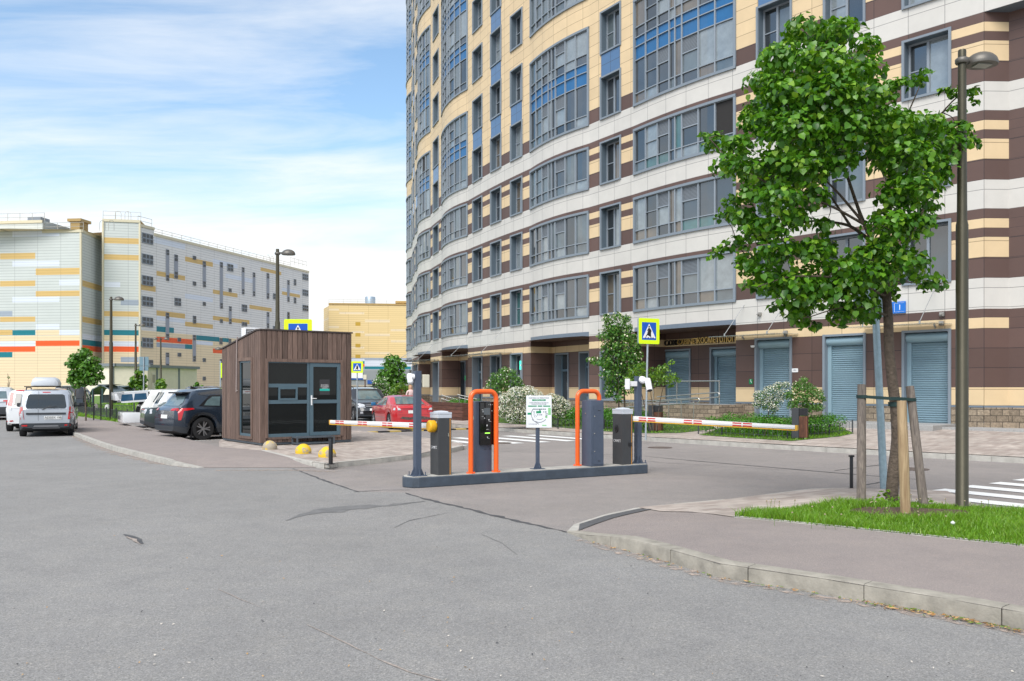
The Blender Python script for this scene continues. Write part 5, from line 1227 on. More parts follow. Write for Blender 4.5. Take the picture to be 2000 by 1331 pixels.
# ================================================================= iron railing left
t = thing('iron_railing', 'low black iron railing along the grass behind the left pavement', 'fence', (*lwall[2], .11)); b = MB(); bp_ = MB()
fpts = [Vector(q) for q in g2((120, 806), (150, 811.5), (192, 817.5), (232, 824), (262, 829), z=.11)]; fpts = [q+Vector((.25, .35)) for q in fpts]
for i in range(len(fpts)-1):
    a, c = fpts[i], fpts[i+1]; L_ = (c-a).length; n = int(L_/.13); d = (c-a)/L_
    for k in range(n): p = a+d*L_*k/n; b.tube([(p.x, p.y, .14), (p.x, p.y, .60)], .009, 4)
    for z_ in (.22, .58): b.tube([(a.x, a.y, z_), (c.x, c.y, z_)], .014, 4)
    for k in range(2): p = a+d*L_*k/2; bp_.tube([(p.x, p.y, .1), (p.x, p.y, .68)], .035, 6)
b.build('rail', m_fence, t, world=True); bp_.build('post', m_fence, t, world=True)
t = thing('iron_railing', 'second iron railing further back on the grass, before the striped block', 'fence', D(200, 790, 50)); b = MB(); bp_ = MB()
pa, pb_ = Vector(D(145, 0, 56)), Vector(D(262, 0, 47)); d = (pb_-pa); d.z = 0; L_ = d.length; d /= L_
for k in range(int(L_/.22)):
    p = pa+d*.22*k; z_ = ZG(p.x, p.y); b.tube([(p.x, p.y, z_), (p.x, p.y, z_+.5)], .012, 4)
for z_ in (.1, .5): b.tube([(pa.x, pa.y, ZG(pa.x, pa.y)+z_), (pb_.x, pb_.y, ZG(pb_.x, pb_.y)+z_)], .018, 4)
b.build('rail', m_fence, t, world=True)
for k in range(4): p = pa+d*L_*k/3; z_ = ZG(p.x, p.y); bp_.tube([(p.x, p.y, z_), (p.x, p.y, z_+.65)], .04, 6)
bp_.build('post', m_fence, t, world=True)
# black thin posts on the verge
for px, lab in ((183, 'left'), (197, 'middle'), (215, 'right')):
    x, y, _ = G(px, 821, .11); b = MB(); b.lathe([(.03, 0), (.03, 1.45), (.02, 1.47)], 8); tag(b.build('verge_post', m_black, loc=(x, y, .1)), lab+'most of the three thin black posts rising out of the low railing' if lab != 'middle' else 'middle one of the three thin black posts rising out of the low railing', 'post', 'thin black posts at the low railing')
# speed bump
a, c = Vector(G(688, 847)[:2]), Vector(G(1000, 836)[:2]); d = (c-a).normalized(); L_ = (c-a).length; by = MB(); bk_ = MB(); T = Matrix.Translation((a.x, a.y, 0)) @ Matrix.Rotation(math.atan2(d.y, d.x), 4, 'Z'); k = 0
while k*.5 < L_:
    (by if k % 2 else bk_).prism([(k*.5+.01, -.15), (k*.5+.49, -.15), (k*.5+.49, .15), (k*.5+.01, .15)], 0.004, .05, T=T); k += 1
t = thing('speed_bump', 'black and yellow rubber speed bump across the lane beyond the kiosk', 'speed bump', (a.x, a.y, 0)); by.build('yellow_segment', mat('bump_yellow', (.55, .40, .12), .8), t, world=True); bk_.build('black_segment', m_rubber, t, world=True)
# ================================================================= tree stakes and strap
m_stk = woodmat('stake_grey', (.25, .205, .17), (.11, .088, .075), (30, 30, 2)); m_stk2 = woodmat('stake_fresh', (.46, .33, .19), (.26, .165, .085), (30, 30, 2))
STK = []
for (xb, yb_, xt, yt, Y, r, mm, lab) in ((1682, 986, 1683, 752, None, .058, m_stk, 'grey weathered wooden stake left of the young tree'), (1769, 1008, 1761, 783, None, .058, m_stk2, 'short pale wooden stake in front of the young tree'), (1805, 989, 1777, 755, None, .055, m_stk, 'grey leaning wooden stake right of the young tree')):
    x, y, _ = G(xb, yb_, .14); tp_ = D(xt, yt, y+(.25 if xb != 1769 else .02)); b = MB(); b.cv = .5
    n = 10; path = [Vector((x, y, .10)).lerp(Vector(tp_), k/n) for k in range(n+1)]; O = Vector((x, y, .10))
    b.tube([p-O for p in path], [r*(1.06-.08*k/n)*(1+random.uniform(-.03, .03)) for k in range(n+1)], 14)
    tag(b.build('tree_stake', mm, loc=O, smooth=50), lab, 'stake', 'wooden stakes round the young tree'); STK.append((Vector(tp_), r, y))
# ================================================================= cars
m_tyre = mat('tyre', (.016, .016, .017), .85); m_rim = mat('alloy_rim', (.45, .46, .48), .3, .8); m_rimd = mat('rim_dark', (.03, .03, .032), .4, .5)
m_cgl = mat('car_glass', (.018, .024, .026), .03, spec=.9); m_cgl2 = mat('car_glass_light', (.10, .15, .16), .03, spec=1.0, noise=.3, nscale=2.5)
m_red = mat('tail_red', (.50, .008, .012), .15, coat=.6); m_lampw = mat('lamp_clear', (.55, .56, .58), .12, coat=.6); m_clad_ = mat('cladding_grey', (.030, .034, .040), .6); m_chr = mat('chrome', (.6, .6, .62), .12, 1.0)
m_plate = mat('number_plate', (.72, .72, .70), .4); m_txt = mat('plate_text', (.02, .02, .025), .5)
def paint(name, c, met=.0, r=.28): return mat(name, c, r, met, coat=.9)
def interp(P, x):
    if x <= P[0][0]: return P[0][1]
    for (a, p), (c, q) in zip(P, P[1:]):
        if x <= c: return p+(q-p)*(x-a)/(c-a)
    return P[-1][1]
def car(name, label, loc, rz, L, W, top, belt, m_body, wr=.33, wb=(.75, 3.35), sill=.22, tumble=.17, glass=None, roofw=None, bumper=None, lower=None, rimtype=0, side=None, group=None, cat='car', tail=None, bot_ends=(.32, .30), wheels=True, nose=None, rbulge=.09, fbulge=.14, parts=None):
    """local frame: x forward from the rear bumper, y to the left, z up"""
    t = thing(name, label, cat, (loc[0], loc[1], loc[2] if len(loc) > 2 else 0), rz, group)
    H_ = max(p[1] for p in top); hw = W/2
    xs = sorted({round(v, 3) for v in list(np.linspace(0, L, 46))+[p[0] for p in top]+[c+wr*1.22*math.cos(a) for c in wb for a in np.linspace(0, math.pi, 13)]})
    rows_ = []
    for x in xs:
        zt = interp(top, x); zb = interp([(0, bot_ends[0]), (.25, sill), (L-.35, sill), (L, bot_ends[1])], x)
        for c in wb:
            d = abs(x-c)
            if d < wr*1.22: zb = max(zb, wr+math.sqrt((wr*1.22)**2-d*d)*.98)
        e = min(x, L-x); wv = hw*(1-.16*max(0, 1-(e/.55))**2.2)*(1-.015*math.cos(2*math.pi*x/L))
        if x > L*.75: wv *= 1-.05*((x-L*.75)/(L*.25))**2
        bl = min(interp(belt, x), zt-.015)
        zb = min(zb, bl-.04)
        up = max(0, (zt-bl)/max(H_-interp(belt, x), .2)); rw = wv*(1-tumble*min(1, up)) if zt-bl > .05 else wv*.97
        sh = .45+.25*up
        pts = [(0, zb), (wv*.80, zb), (wv*.955, zb+.015), (wv*.985, zb+(bl-zb)*.25), (wv, zb+(bl-zb)*.60), (wv*.992, zb+(bl-zb)*.86), (wv*.965, bl),
               (wv*.965+(rw-wv*.965)*.5, bl+(zt-bl)*.52), (rw*.985, zt-(zt-bl)*.13-.004), (rw*.90, zt-(zt-bl)*.035-.002), (rw*.62, zt), (0, zt+.006)]
        rows_.append((x, pts))
    b = MB(); nv = len(rows_[0][1]); ring = 2*nv-2
    zmid = .62
    for x, pts in rows_:
        full = [(y, z) for y, z in pts]+[(-y, z) for y, z in pts[-2:0:-1]]
        for y, z in full:
            xo = x; er = max(0, 1-x/.5); ef = max(0, 1-(L-x)/.6)
            xo += er*(rbulge*((z-.5)/.5)**2*(1 if z > .5 else 1)*1.0+rbulge*1.3*(abs(y)/hw)**3) - ef*(fbulge*abs((z-.45)/.5)**2+fbulge*1.7*(abs(y)/hw)**3)
            b.v.append((xo, y, z)); b.var.append(.5)
    for i in range(len(rows_)-1):
        x0 = rows_[i][0]
        for k in range(ring):
            mi = 0; kk = k if k < nv-1 else ring-1-k
            zc = (b.v[i*ring+k][2]+b.v[(i+1)*ring+(k+1) % ring][2])/2
            if kk == 0: mi = 1
            elif lower and zc < interp(lower, x0) and kk < 6: mi = 1
            b.f.append((i*ring+k, i*ring+(k+1) % ring, (i+1)*ring+(k+1) % ring, (i+1)*ring+k)); b.m.append(mi)
    o0 = (len(rows_)-1)*ring
    for base, rev in ((0, True), (o0, False)):
        # end caps as rows of quads so bumpers can change colour by height
        for k in range(nv-1):
            a, c = base+k, base+k+1; d, e = base+(ring-k) % ring, base+(ring-k-1) % ring
            zc = (b.v[a][2]+b.v[c][2])/2; mi = 1 if (lower and zc < interp(lower, 0 if base == 0 else L)+.02) else 0
            q = (a, c, e, d) if a != d else (a, c, e)
            if c == e: q = (a, c, d)
            b.f.append(q[::-1] if rev else q); b.m.append(mi)
    body = b.build('body', [m_body, m_clad_], t, smooth=32)
    bvh = BVHTree.FromPolygons([Vector(v) for v in b.v], b.f)
    def decal(nm, poly, axis, m, par=None, off=.006, step=.12, thick=True, smooth=True):
        par = par or t
        bm = bmesh.new(); f = bm.faces.new([bm.verts.new((p[0], p[1], 0)) for p in poly])
        lo = [min(p[i] for p in poly) for i in (0, 1)]; hi = [max(p[i] for p in poly) for i in (0, 1)]
        for ax in (0, 1):
            v = lo[ax]+step
            while v < hi[ax]-.02:
                co = [0, 0, 0]; no = [0, 0, 0]; co[ax] = v; no[ax] = 1
                bmesh.ops.bisect_plane(bm, geom=bm.verts[:]+bm.edges[:]+bm.faces[:], plane_co=co, plane_no=no); v += step
        ok = True
        for v in bm.verts:
            if axis == 'L': o, d = Vector((v.co.x, 3, v.co.y)), Vector((0, -1, 0))
            elif axis == 'R': o, d = Vector((v.co.x, -3, v.co.y)), Vector((0, 1, 0))
            elif axis == 'B': o, d = Vector((-3, v.co.x, v.co.y)), Vector((1, 0, 0))
            elif axis == 'F': o, d = Vector((L+3, v.co.x, v.co.y)), Vector((-1, 0, 0))
            else: o, d = Vector((v.co.x, v.co.y, 4)), Vector((0, 0, -1))
            hit = bvh.ray_cast(o, d)
            p = hit[0] if hit[0] is not None else o+d*3
            n = hit[1] if hit[0] is not None else -d
            if n.dot(d) > 0: n = -n
            v.co = p-d*off*.6+n*off*.6
        q = MB(); q.bm(bm); bm.free()
        ob = q.build(nm, m, par, smooth=50); return ob
    t_ = dict(t=t, decal=decal, body=body)
    # wheels
    if wheels:
        for wx in wb:
            for sg in (1, -1):
                T = Matrix.Translation((wx, sg*(hw-.025), wr)) @ Matrix.Rotation(-sg*R_(90), 4, 'X')
                r = wr; q = MB(); q.lathe([(r*.62, -.21), (r*.93, -.21), (r, -.18), (r, -.04), (r*.95, -.008), (r*.70, .0), (r*.66, -.02)], 32, 0, T); ob = q.build('wheel', m_tyre, t, smooth=40)
                q = MB(); q.lathe([(r*.66, -.02), (r*.68, -.004), (r*.60, -.012), (r*.58, -.05), (.03, -.06)], 32, 1, T)
                nsp = 5 if rimtype else 7
                for k in range(nsp):
                    for dd in ((-.10, .10) if rimtype else (0,)):
                        a = 2*math.pi*k/nsp; T2 = T @ Matrix.Rotation(a, 4, 'Z'); wdt = .022 if rimtype else .034
                        q.add([T2 @ Vector(v) for v in ((.035, -wdt, -.02), (.035, wdt, -.02), (r*.62, wdt*.8+dd*r*1.3, -.008), (r*.62, -wdt*.8+dd*r*1.3, -.008), (.035, -wdt, -.05), (.035, wdt, -.05), (r*.62, wdt*.8+dd*r*1.3, -.045), (r*.62, -wdt*.8+dd*r*1.3, -.045))], [(0, 1, 2, 3), (0, 3, 7, 4), (1, 5, 6, 2)], 0)
                q.lathe([(.055, -.03), (.055, -.012), (.02, -.004)], 14, 0, T); q.build('rim', [m_rim, m_rimd], ob, smooth=40)
        q = MB(); q.box(.35, L-.4, -hw+.25, hw-.25, .18, .34); q.build('underbody', m_dark, t)
    return t_
def mirror(cc, x, z, hw, m, sg, gl=False):
    q = MB(); q.cbox(x-.07, x+.10, sg*(hw+.06) if sg > 0 else -(hw+.24), (hw+.24) if sg > 0 else -(hw+.06), z, z+.15, .035); q.box(x, x+.05, *(sorted((sg*(hw-.03), sg*(hw+.08)))), z+.0, z+.05); q.build('mirror', m, cc['t'], smooth=60)
def heading(h): return R_(90-h)       # h degrees clockwise from the view direction
def rearpos(px, Y): return ((px-HX)/FPX*Y, Y)
# --- silver estate with roof box (Lada-like)
c = rearpos(90, 30.0)
top = [(0, .95), (.03, 1.02), (.10, 1.28), (.22, 1.585), (.34, 1.625), (1.2, 1.645), (2.3, 1.60), (2.75, 1.46), (3.35, 1.05), (3.7, .98), (4.25, .84), (4.45, .62)]
C = car('parked_estate', 'silver boxy estate car with grey roof box, parked nearest on the left road', c, heading(-24.5), 4.45, 1.75, top, [(0, .95), (4.45, .90)], paint('paint_silver', (.40, .43, .47), .35), wr=.325, wb=(.70, 3.60), tumble=.13, lower=[(0, .52), (.30, .52), (.32, .34), (4.45, .4)], cat='car', group='cars parked along the left kerb', rbulge=.02)
dc = C['decal']; T = C['t']
g = dc('rear_window', [(-.58, .97), (-.62, 1.05), (-.56, 1.42), (-.50, 1.46), (.50, 1.46), (.56, 1.42), (.62, 1.05), (.58, .97)], 'B', m_cgl)
for sg in (1, -1):
    pl = [(sg*.66, .60), (sg*.84, .60), (sg*.815, 1.02), (sg*.71, 1.04)]
    l = dc('tail_light', pl if sg < 0 else pl[::-1], 'B', m_red, off=.012)
    l2 = dc('reverse_lamp', [(sg*.70, .68), (sg*.80, .68), (sg*.79, .80), (sg*.71, .80)], 'B', m_lampw, par=l, off=.02); l2.location = (0, 0, 0)
    dc('fog_reflector', [(sg*.56, .37), (sg*.74, .37), (sg*.73, .42), (sg*.57, .42)], 'B', m_red, off=.012)
    dc('side_window', [(.35, 1.02), (1.20, 1.00), (1.20, 1.44), (.50, 1.47)], 'L' if sg > 0 else 'R', m_cgl)
    dc('side_window', [(1.28, 1.00), (2.10, .99), (2.10, 1.44), (1.28, 1.46)], 'L' if sg > 0 else 'R', m_cgl2)
    dc('side_window', [(2.16, .99), (3.0, .98), (2.62, 1.36), (2.16, 1.44)], 'L' if sg > 0 else 'R', m_cgl2)
    dc('rear_pillar_trim', [(sg*.70, 1.06), (sg*.80, 1.05), (sg*.735, 1.42), (sg*.68, 1.46)], 'B', m_clad_, off=.008)
    mirror(C, 2.75, .98, .875, m_clad_, sg)
dc('door_gap', [(.235, .56), (.243, .56), (.243, 1.57), (.235, 1.57)], 'B', m_black, off=.008)
dc('handle_strip', [(-.60, .76), (.60, .76), (.61, .83), (-.61, .83)], 'B', m_clad_, off=.02)
npl = dc('number_plate', [(-.48, .60), (.06, .60), (.06, .72), (-.48, .72)], 'B', m_plate, off=.014)
tx = text('А035ЕК 198', .105, m_txt, npl, (-.022, -.21, .66), rz=R_(-90), ext=.001, sx=.95, name='plate_number'); 
dc('skid_trim', [(-.42, .30), (.42, .30), (.36, .40), (-.36, .40)], 'B', mat('trim_silver', (.3, .3, .31), .4), off=.018)
dc('brake_light', [(-.12, 1.515), (.12, 1.515), (.12, 1.545), (-.12, 1.545)], 'B', m_red)
q = MB(); q.tube([(.04, -.02, .99), (.035, -.22, 1.02), (.06, -.34, 1.05)], .01, 6); q.tube([(.0, .12, .93), (.06, -.15, 1.06)], .012, 6); q.build('wiper', m_black, T)
q = MB()
for sg in (1, -1): q.tube([(.45, sg*.63, 1.61), (.55, sg*.63, 1.70), (2.3, sg*.63, 1.70), (2.45, sg*.62, 1.60)], .018, 8)
for x in (.75, 1.85): q.box(x-.03, x+.03, -.72, .72, 1.71, 1.74)
q.build('roof_rack', m_black, T)
q = MB()
q.v = []; secs = [(.25, .30, 1.76, 1.90), (.32, .41, 1.75, 2.0), (.7, .44, 1.75, 2.05), (1.6, .44, 1.75, 2.04), (2.1, .38, 1.75, 1.98), (2.25, .28, 1.77, 1.86)]
vs = []; 
for x, w_, z0, z1 in secs: vs += [(x, y, z) for y, z in ((-w_, z0), (-w_*1.03, z0+.08), (-w_*.88, z1-.05), (-w_*.7, z1), (w_*.7, z1), (w_*.88, z1-.05), (w_*1.03, z0+.08), (w_, z0))]
fs = [(i*8+k, i*8+(k+1) % 8, (i+1)*8+(k+1) % 8, (i+1)*8+k) for i in range(5) for k in range(8)]+[tuple(range(7, -1, -1)), tuple(40+k for k in range(8))]
q.v = []; q.var = []; q.add([(x, y+.06, z) for x, y, z in vs], fs)
rb = q.build('roof_box', mat('roofbox_grey', (.52, .55, .58), .35), None, smooth=40); rb.location = T.location; rb.rotation_euler = T.rotation_euler; tag(rb, 'pale grey roof box strapped on top of the silver estate car', 'roof box')
q = MB(); q.box(.34, 2.1, -.40+.06, .40+.06, 1.742, 1.76); q.build('base_tray', m_black, rb)
# --- white/red hatch behind it
c = rearpos(58, 33.6)
topn = [(0, .92), (.06, 1.05), (.16, 1.30), (.30, 1.55), (.45, 1.60), (1.4, 1.62), (2.4, 1.52), (3.0, 1.05), (3.9, .86), (4.1, .6)]
C = car('parked_hatchback', 'white hatchback with tall red tail lights, half hidden by the silver estate', c, heading(-23), 4.1, 1.74, topn, [(0, .95), (4.1, .88)], paint('paint_white', (.74, .75, .76)), wr=.31, wb=(.62, 3.2), tumble=.15, group='cars parked along the left kerb', rbulge=.03)
dc = C['decal']
dc('rear_window', [(-.55, 1.0), (-.50, 1.46), (.50, 1.46), (.55, 1.0)], 'B', m_cgl)
for sg in (1, -1):
    dc('tail_light', [(sg*.60, 1.0), (sg*.74, .98), (sg*.68, 1.50), (sg*.57, 1.50)], 'B', m_red, off=.012); dc('reverse_lamp', [(sg*.62, .80), (sg*.80, .82), (sg*.74, 1.0), (sg*.60, 1.0)], 'B', m_lampw)
    dc('side_window', [(.5, 1.0), (1.5, .98), (1.5, 1.44), (.72, 1.46)], 'L' if sg > 0 else 'R', m_cgl); dc('side_window', [(1.58, .98), (2.75, .97), (2.30, 1.40), (1.58, 1.45)], 'L' if sg > 0 else 'R', m_cgl)
    mirror(C, 2.6, .98, .87, paint('paint_red', (.45, .01, .015)), sg)
dc('spoiler_stripe', [(.35, -.45), (.45, -.45), (.45, .5), (.35, .5)], 'T', paint('paint_red', (.45, .01, .015)))
dc('reflector', [(.55, .40), (.78, .38), (.78, .42), (.56, .44)], 'B', m_red, off=.012)
# --- pale grey SUV at the left edge
c = rearpos(-14, 45.0)
tops = [(0, .95), (.08, 1.1), (.35, 1.55), (.55, 1.66), (1.6, 1.72), (2.6, 1.66), (3.4, 1.12), (4.4, 1.0), (4.7, .65)]
C = car('parked_suv', 'pale grey SUV cut by the left edge of the photo, dark lower bumper', c, heading(-25), 4.7, 1.88, tops, [(0, 1.02), (4.7, .98)], paint('paint_pale', (.56, .58, .60), .2), wr=.36, wb=(.85, 3.65), lower=[(0, .62), (.5, .55), (4.7, .55)], group='cars parked along the left kerb')
dc = C['decal']; dc('rear_window', [(-.62, 1.12), (-.56, 1.50), (.56, 1.50), (.62, 1.12)], 'B', m_cgl2)
npl = dc('number_plate', [(-.26, .80), (.26, .80), (.26, .92), (-.26, .92)], 'B', m_plate); dc('tail_light', [(.45, .97), (.90, .95), (.88, 1.06), (.45, 1.03)], 'B', m_red); dc('tail_light', [(-.45, .97), (-.90, .95), (-.88, 1.06), (-.45, 1.03)], 'B', m_red)
for sg in (1, -1): dc('side_window', [(.9, 1.06), (3.1, 1.05), (2.5, 1.52), (1.0, 1.55)], 'L' if sg > 0 else 'R', m_cgl)
# --- dark cars beyond the grass
for px, Y, hd, lab, colr in ((142, 52, -22, 'black SUV parked behind the thin trunk of the left tree', (.012, .013, .015)), (164, 62, -42, 'very dark blue saloon parked furthest back behind the left tree', (.015, .02, .035))):
    x, y = rearpos(px-8, Y); C = car('parked_car', lab, (x, y, ZG(x, y)), heading(hd), 4.5, 1.85, tops if Y < 60 else [(0, .9), (.5, 1.0), (1.1, 1.4), (2.4, 1.45), (3.1, 1.0), (4.3, .85), (4.5, .6)], [(0, 1.0 if Y < 60 else .92), (4.6, .92)], paint('paint_black%d' % Y, colr), wr=.34, wb=(.85, 3.5), group='dark cars beyond the grass')
    for sg in (1, -1): C['decal']('side_window', [(1.1, 1.05), (3.0, 1.0), (2.5, 1.42), (1.3, 1.45)] if Y < 60 else [(1.2, .97), (2.9, .95), (2.4, 1.33), (1.3, 1.36)], 'L' if sg > 0 else 'R', m_cgl2)
# --- dark blue SUV in the nearest bay
toph = [(0, .95), (.05, 1.02), (.42, 1.22), (.62, 1.50), (.80, 1.63), (1.6, 1.69), (2.5, 1.66), (3.35, 1.14), (4.2, 1.02), (4.65, .80), (4.72, .55)]
H_HD = 47
fw = Vector((math.sin(R_(H_HD)), math.cos(R_(H_HD)))); lf = Vector((-fw.y, fw.x))
wc = Vector(G(399, 860)[:2]); org = wc-fw*.98+lf*.92        # rear right wheel touches here
C = car('parked_suv', 'dark blue-black SUV with red T-shaped tail light next to the kiosk', (org.x, org.y), heading(H_HD), 4.72, 1.90, toph, [(0, 1.02), (.5, 1.05), (4.7, .98)], paint('paint_midnight', (.018, .030, .048), .2, .22), wr=.365, wb=(.95, 3.75), tumble=.2, lower=[(0, .48), (.4, .46), (1.6, .38), (4.7, .42)], rimtype=1, group='cars in the angled bays', rbulge=.05)
dc = C['decal']; T = C['t']
dc('rear_window', [(-.62, 1.10), (-.50, 1.42), (.50, 1.42), (.62, 1.10)], 'B', m_cgl2)
for sg in (1, -1):
    dc('tail_light', [(sg*.50, .96), (sg*.92, .95), (sg*.90, 1.04), (sg*.52, 1.02)], 'B', m_red, off=.012)
    ax = 'L' if sg > 0 else 'R'
    dc('tail_light', [(.16, .66), (.24, .66), (.32, .95), (.66, 1.0), (.60, 1.04), (.15, 1.04)], ax, m_red, off=.012)
    dc('side_window', [(.98, 1.12), (1.50, 1.10), (1.55, 1.40), (1.28, 1.40), (1.10, 1.28)], ax, m_cgl2); dc('window_trim', [(.80, 1.09), (1.52, 1.075), (1.58, 1.46), (1.20, 1.44)], ax, m_black, off=.003)
    dc('side_window', [(1.66, 1.10), (2.55, 1.08), (2.50, 1.50), (1.70, 1.47)], ax, m_cgl2); dc('side_window', [(2.62, 1.08), (3.35, 1.07), (2.95, 1.36), (2.58, 1.48)], ax, m_cgl2)
    dc('door_gap', [(1.575, .42), (1.583, .42), (1.583, 1.10), (1.575, 1.10)], ax, m_black, off=.004); dc('handle', [(1.66, .90), (1.90, .90), (1.90, .93), (1.66, .93)], ax, m_black, off=.02)
    arc_ = [(.95+.53*math.cos(a), .365+.53*math.sin(a)) for a in np.linspace(0, math.pi, 14)]+[(.95+.44*math.cos(a), .365+.44*math.sin(a)) for a in np.linspace(math.pi, 0, 14)]
    dc('wheel_arch_trim', arc_, ax, m_clad_, off=.012, step=.5)
    mirror(C, 3.2, 1.02, .95, paint('paint_midnight', ()), sg)
npl = dc('number_plate', [(-.26, .70), (.26, .70), (.26, .82), (-.26, .82)], 'B', m_plate); 
q = MB(); q.cbox(.40, .72, -.56, .56, 1.50, 1.55, .015); q.build('spoiler', m_black, T); q = MB(); q.add([(.9, -.02, 1.65), (1.15, -.02, 1.66), (.92, -.01, 1.75), (.9, .02, 1.65), (1.15, .02, 1.66), (.92, .01, 1.75)], [(0, 1, 2), (5, 4, 3), (0, 2, 5, 3), (1, 4, 5, 2)]); q.build('antenna_fin', m_black, T)
q = MB()
for sg in (1, -1): q.tube([(1.0, sg*.62, 1.66), (1.1, sg*.62, 1.71), (2.7, sg*.62, 1.69), (2.8, sg*.62, 1.64)], .014, 6)
q.build('roof_rail', m_chr, T)
q = MB(); q.box(.56, .59, -.92, -.78, .10, .42); q.build('mud_flap', m_black, T)
def bay_car(px, Y, hd, **k):
    fw = Vector((math.sin(R_(hd)), math.cos(R_(hd)))); x, y = rearpos(px, Y); return (x, y), heading(hd)
# --- white car between (rear corner peeping out)
p, rz = (-12.16, 30.8), heading(52)
C = car('parked_hatchback', 'white car whose rear corner peeps out left of the dark SUV', p, rz, 4.3, 1.75, topn, [(0, .95), (4.1, .88)], paint('paint_white', ()), wr=.31, wb=(.62, 3.2), tumble=.15, group='cars in the angled bays', rbulge=.08)
dc = C['decal']; dc('rear_window', [(-.55, 1.05), (-.50, 1.46), (.50, 1.46), (.55, 1.05)], 'B', m_cgl)
for sg in (1, -1): dc('tail_light', [(sg*.66, .72), (sg*.84, .74), (sg*.80, .98), (sg*.64, .96)], 'B', m_red, off=.012); dc('side_window', [(.6, 1.0), (2.6, .98), (2.3, 1.40), (.8, 1.46)], 'L' if sg > 0 else 'R', m_cgl)
dc('number_plate', [(-.05, .42), (.45, .42), (.45, .53), (-.05, .53)], 'B', m_plate)
# --- dark green saloon
p, rz = (-13.86, 32.6), heading(61)
topd = [(0, .80), (.05, .92), (.55, .99), (1.35, 1.34), (1.9, 1.42), (2.7, 1.38), (3.35, .98), (4.3, .84), (4.55, .6)]
C = car('parked_saloon', 'dark green-grey saloon with clear round tail lamp between the white cars', p, rz, 4.55, 1.78, topd, [(0, .92), (4.5, .88)], paint('paint_green', (.022, .040, .042), .3), wr=.32, wb=(.95, 3.6), tumble=.22, lower=[(0, .46), (.4, .44), (4.5, .3)], group='cars in the angled bays', bot_ends=(.36, .3))
dc = C['decal']
for sg in (1, -1): dc('tail_light', [(sg*.55, .72), (sg*.84, .74), (sg*.82, .90), (sg*.55, .90)], 'B', m_lampw, off=.012); dc('side_window', [(1.3, .98), (2.9, .95), (2.5, 1.30), (1.6, 1.33)], 'L' if sg > 0 else 'R', m_cgl2)
dc('rear_window', [(.62, -.55), (1.3, -.48), (1.3, .48), (.62, .55)], 'T', m_cgl2); dc('rear_trim', [(-.5, .86), (.5, .86), (.5, .90), (-.5, .90)], 'B', m_red)
# --- white estate with raised tailgate
p, rz = (-16.0, 37.2), heading(60)
tope = [(0, .90), (.06, 1.0), (.12, 1.22), (.35, 1.54), (.55, 1.60), (1.4, 1.63), (2.6, 1.58), (3.3, 1.12), (4.3, .98), (4.6, .6)]
C = car('parked_estate', 'white estate car with its two-pane tailgate raised high over the bumper', p, rz, 4.6, 1.86, tope, [(0, 1.0), (4.6, .95)], paint('paint_ivory', (.72, .71, .66)), wr=.35, wb=(.90, 3.6), tumble=.16, group='cars in the angled bays')
dc = C['decal']; T = C['t']
for sg in (1, -1): dc('side_window', [(.55, 1.08), (1.45, 1.08), (1.50, 1.50), (.80, 1.50)][::sg], 'L' if sg > 0 else 'R', m_cgl); dc('side_window', [(1.6, 1.06), (3.0, 1.05), (2.6, 1.48), (1.62, 1.50)], 'L' if sg > 0 else 'R', m_cgl2)
dc('boot_opening', [(-.68, .62), (-.60, 1.52), (.60, 1.52), (.68, .62)], 'B', m_dark)
q = MB(); q.cbox(-.62, .10, -.93, .93, .22, .66, .07); q.build('rear_bumper', paint('paint_white', ()), T, smooth=60)
q = MB(); q.cbox(-.64, -.60, .40, .62, .34, .50, .01); q.box(-.635, -.61, -.05, .0, .32, .52); q.build('bumper_vent', m_black, T)
TT = Matrix.Translation((.38, 0, 1.54)) @ Matrix.Rotation(R_(-4), 4, 'Y')
q = MB(); q.cbox(-1.28, 0, -.78, .78, -.04, .04, .03, T=TT); q.cbox(-1.28, -.9, -.78, .78, -.30, .04, .03, T=TT); gt = q.build('tailgate', paint('paint_white', ()), T, smooth=50)
q = MB(); q.add([(-1.05, .785, -.02), (-.62, .785, -.02), (-.62, .785, -.03), (-1.05, .785, -.03)], [(0, 1, 2, 3)])
q = MB(); dxs = ((-1.18, -.70), (-.62, -.12))
for a, c_ in dxs: q.add([TT @ Vector(v) for v in ((a, -.785, -.04), (c_, -.785, -.04), (c_, .0, -.043), (a, 0, -.043))], [(0, 1, 2, 3)])
q.build('tailgate_glass', m_cgl2, gt)
side = MB()
for y_ in (-.78, .78):     # drop sides of the gate carrying the two panes seen from the left
    side.add([TT @ Vector(v) for v in ((-1.22, y_, .0), (0, y_, .0), (0, y_, -.42), (-1.05, y_, -.42))], [(0, 1, 2, 3)])
side.build('tailgate_side', paint('paint_white', ()), T)
q = MB()
for a, c_ in ((-1.02, -.62), (-.52, -.08)):
    for y_ in (-.787, .787): q.add([TT @ Vector(v) for v in ((a, y_, -.07), (c_, y_, -.07), (c_+.02, y_, -.34), (a-.06, y_, -.34))], [(0, 1, 2, 3)])
q.build('tailgate_side_glass', mat('tailgate_blue_glass', (.03, .09, .16), .05), T)
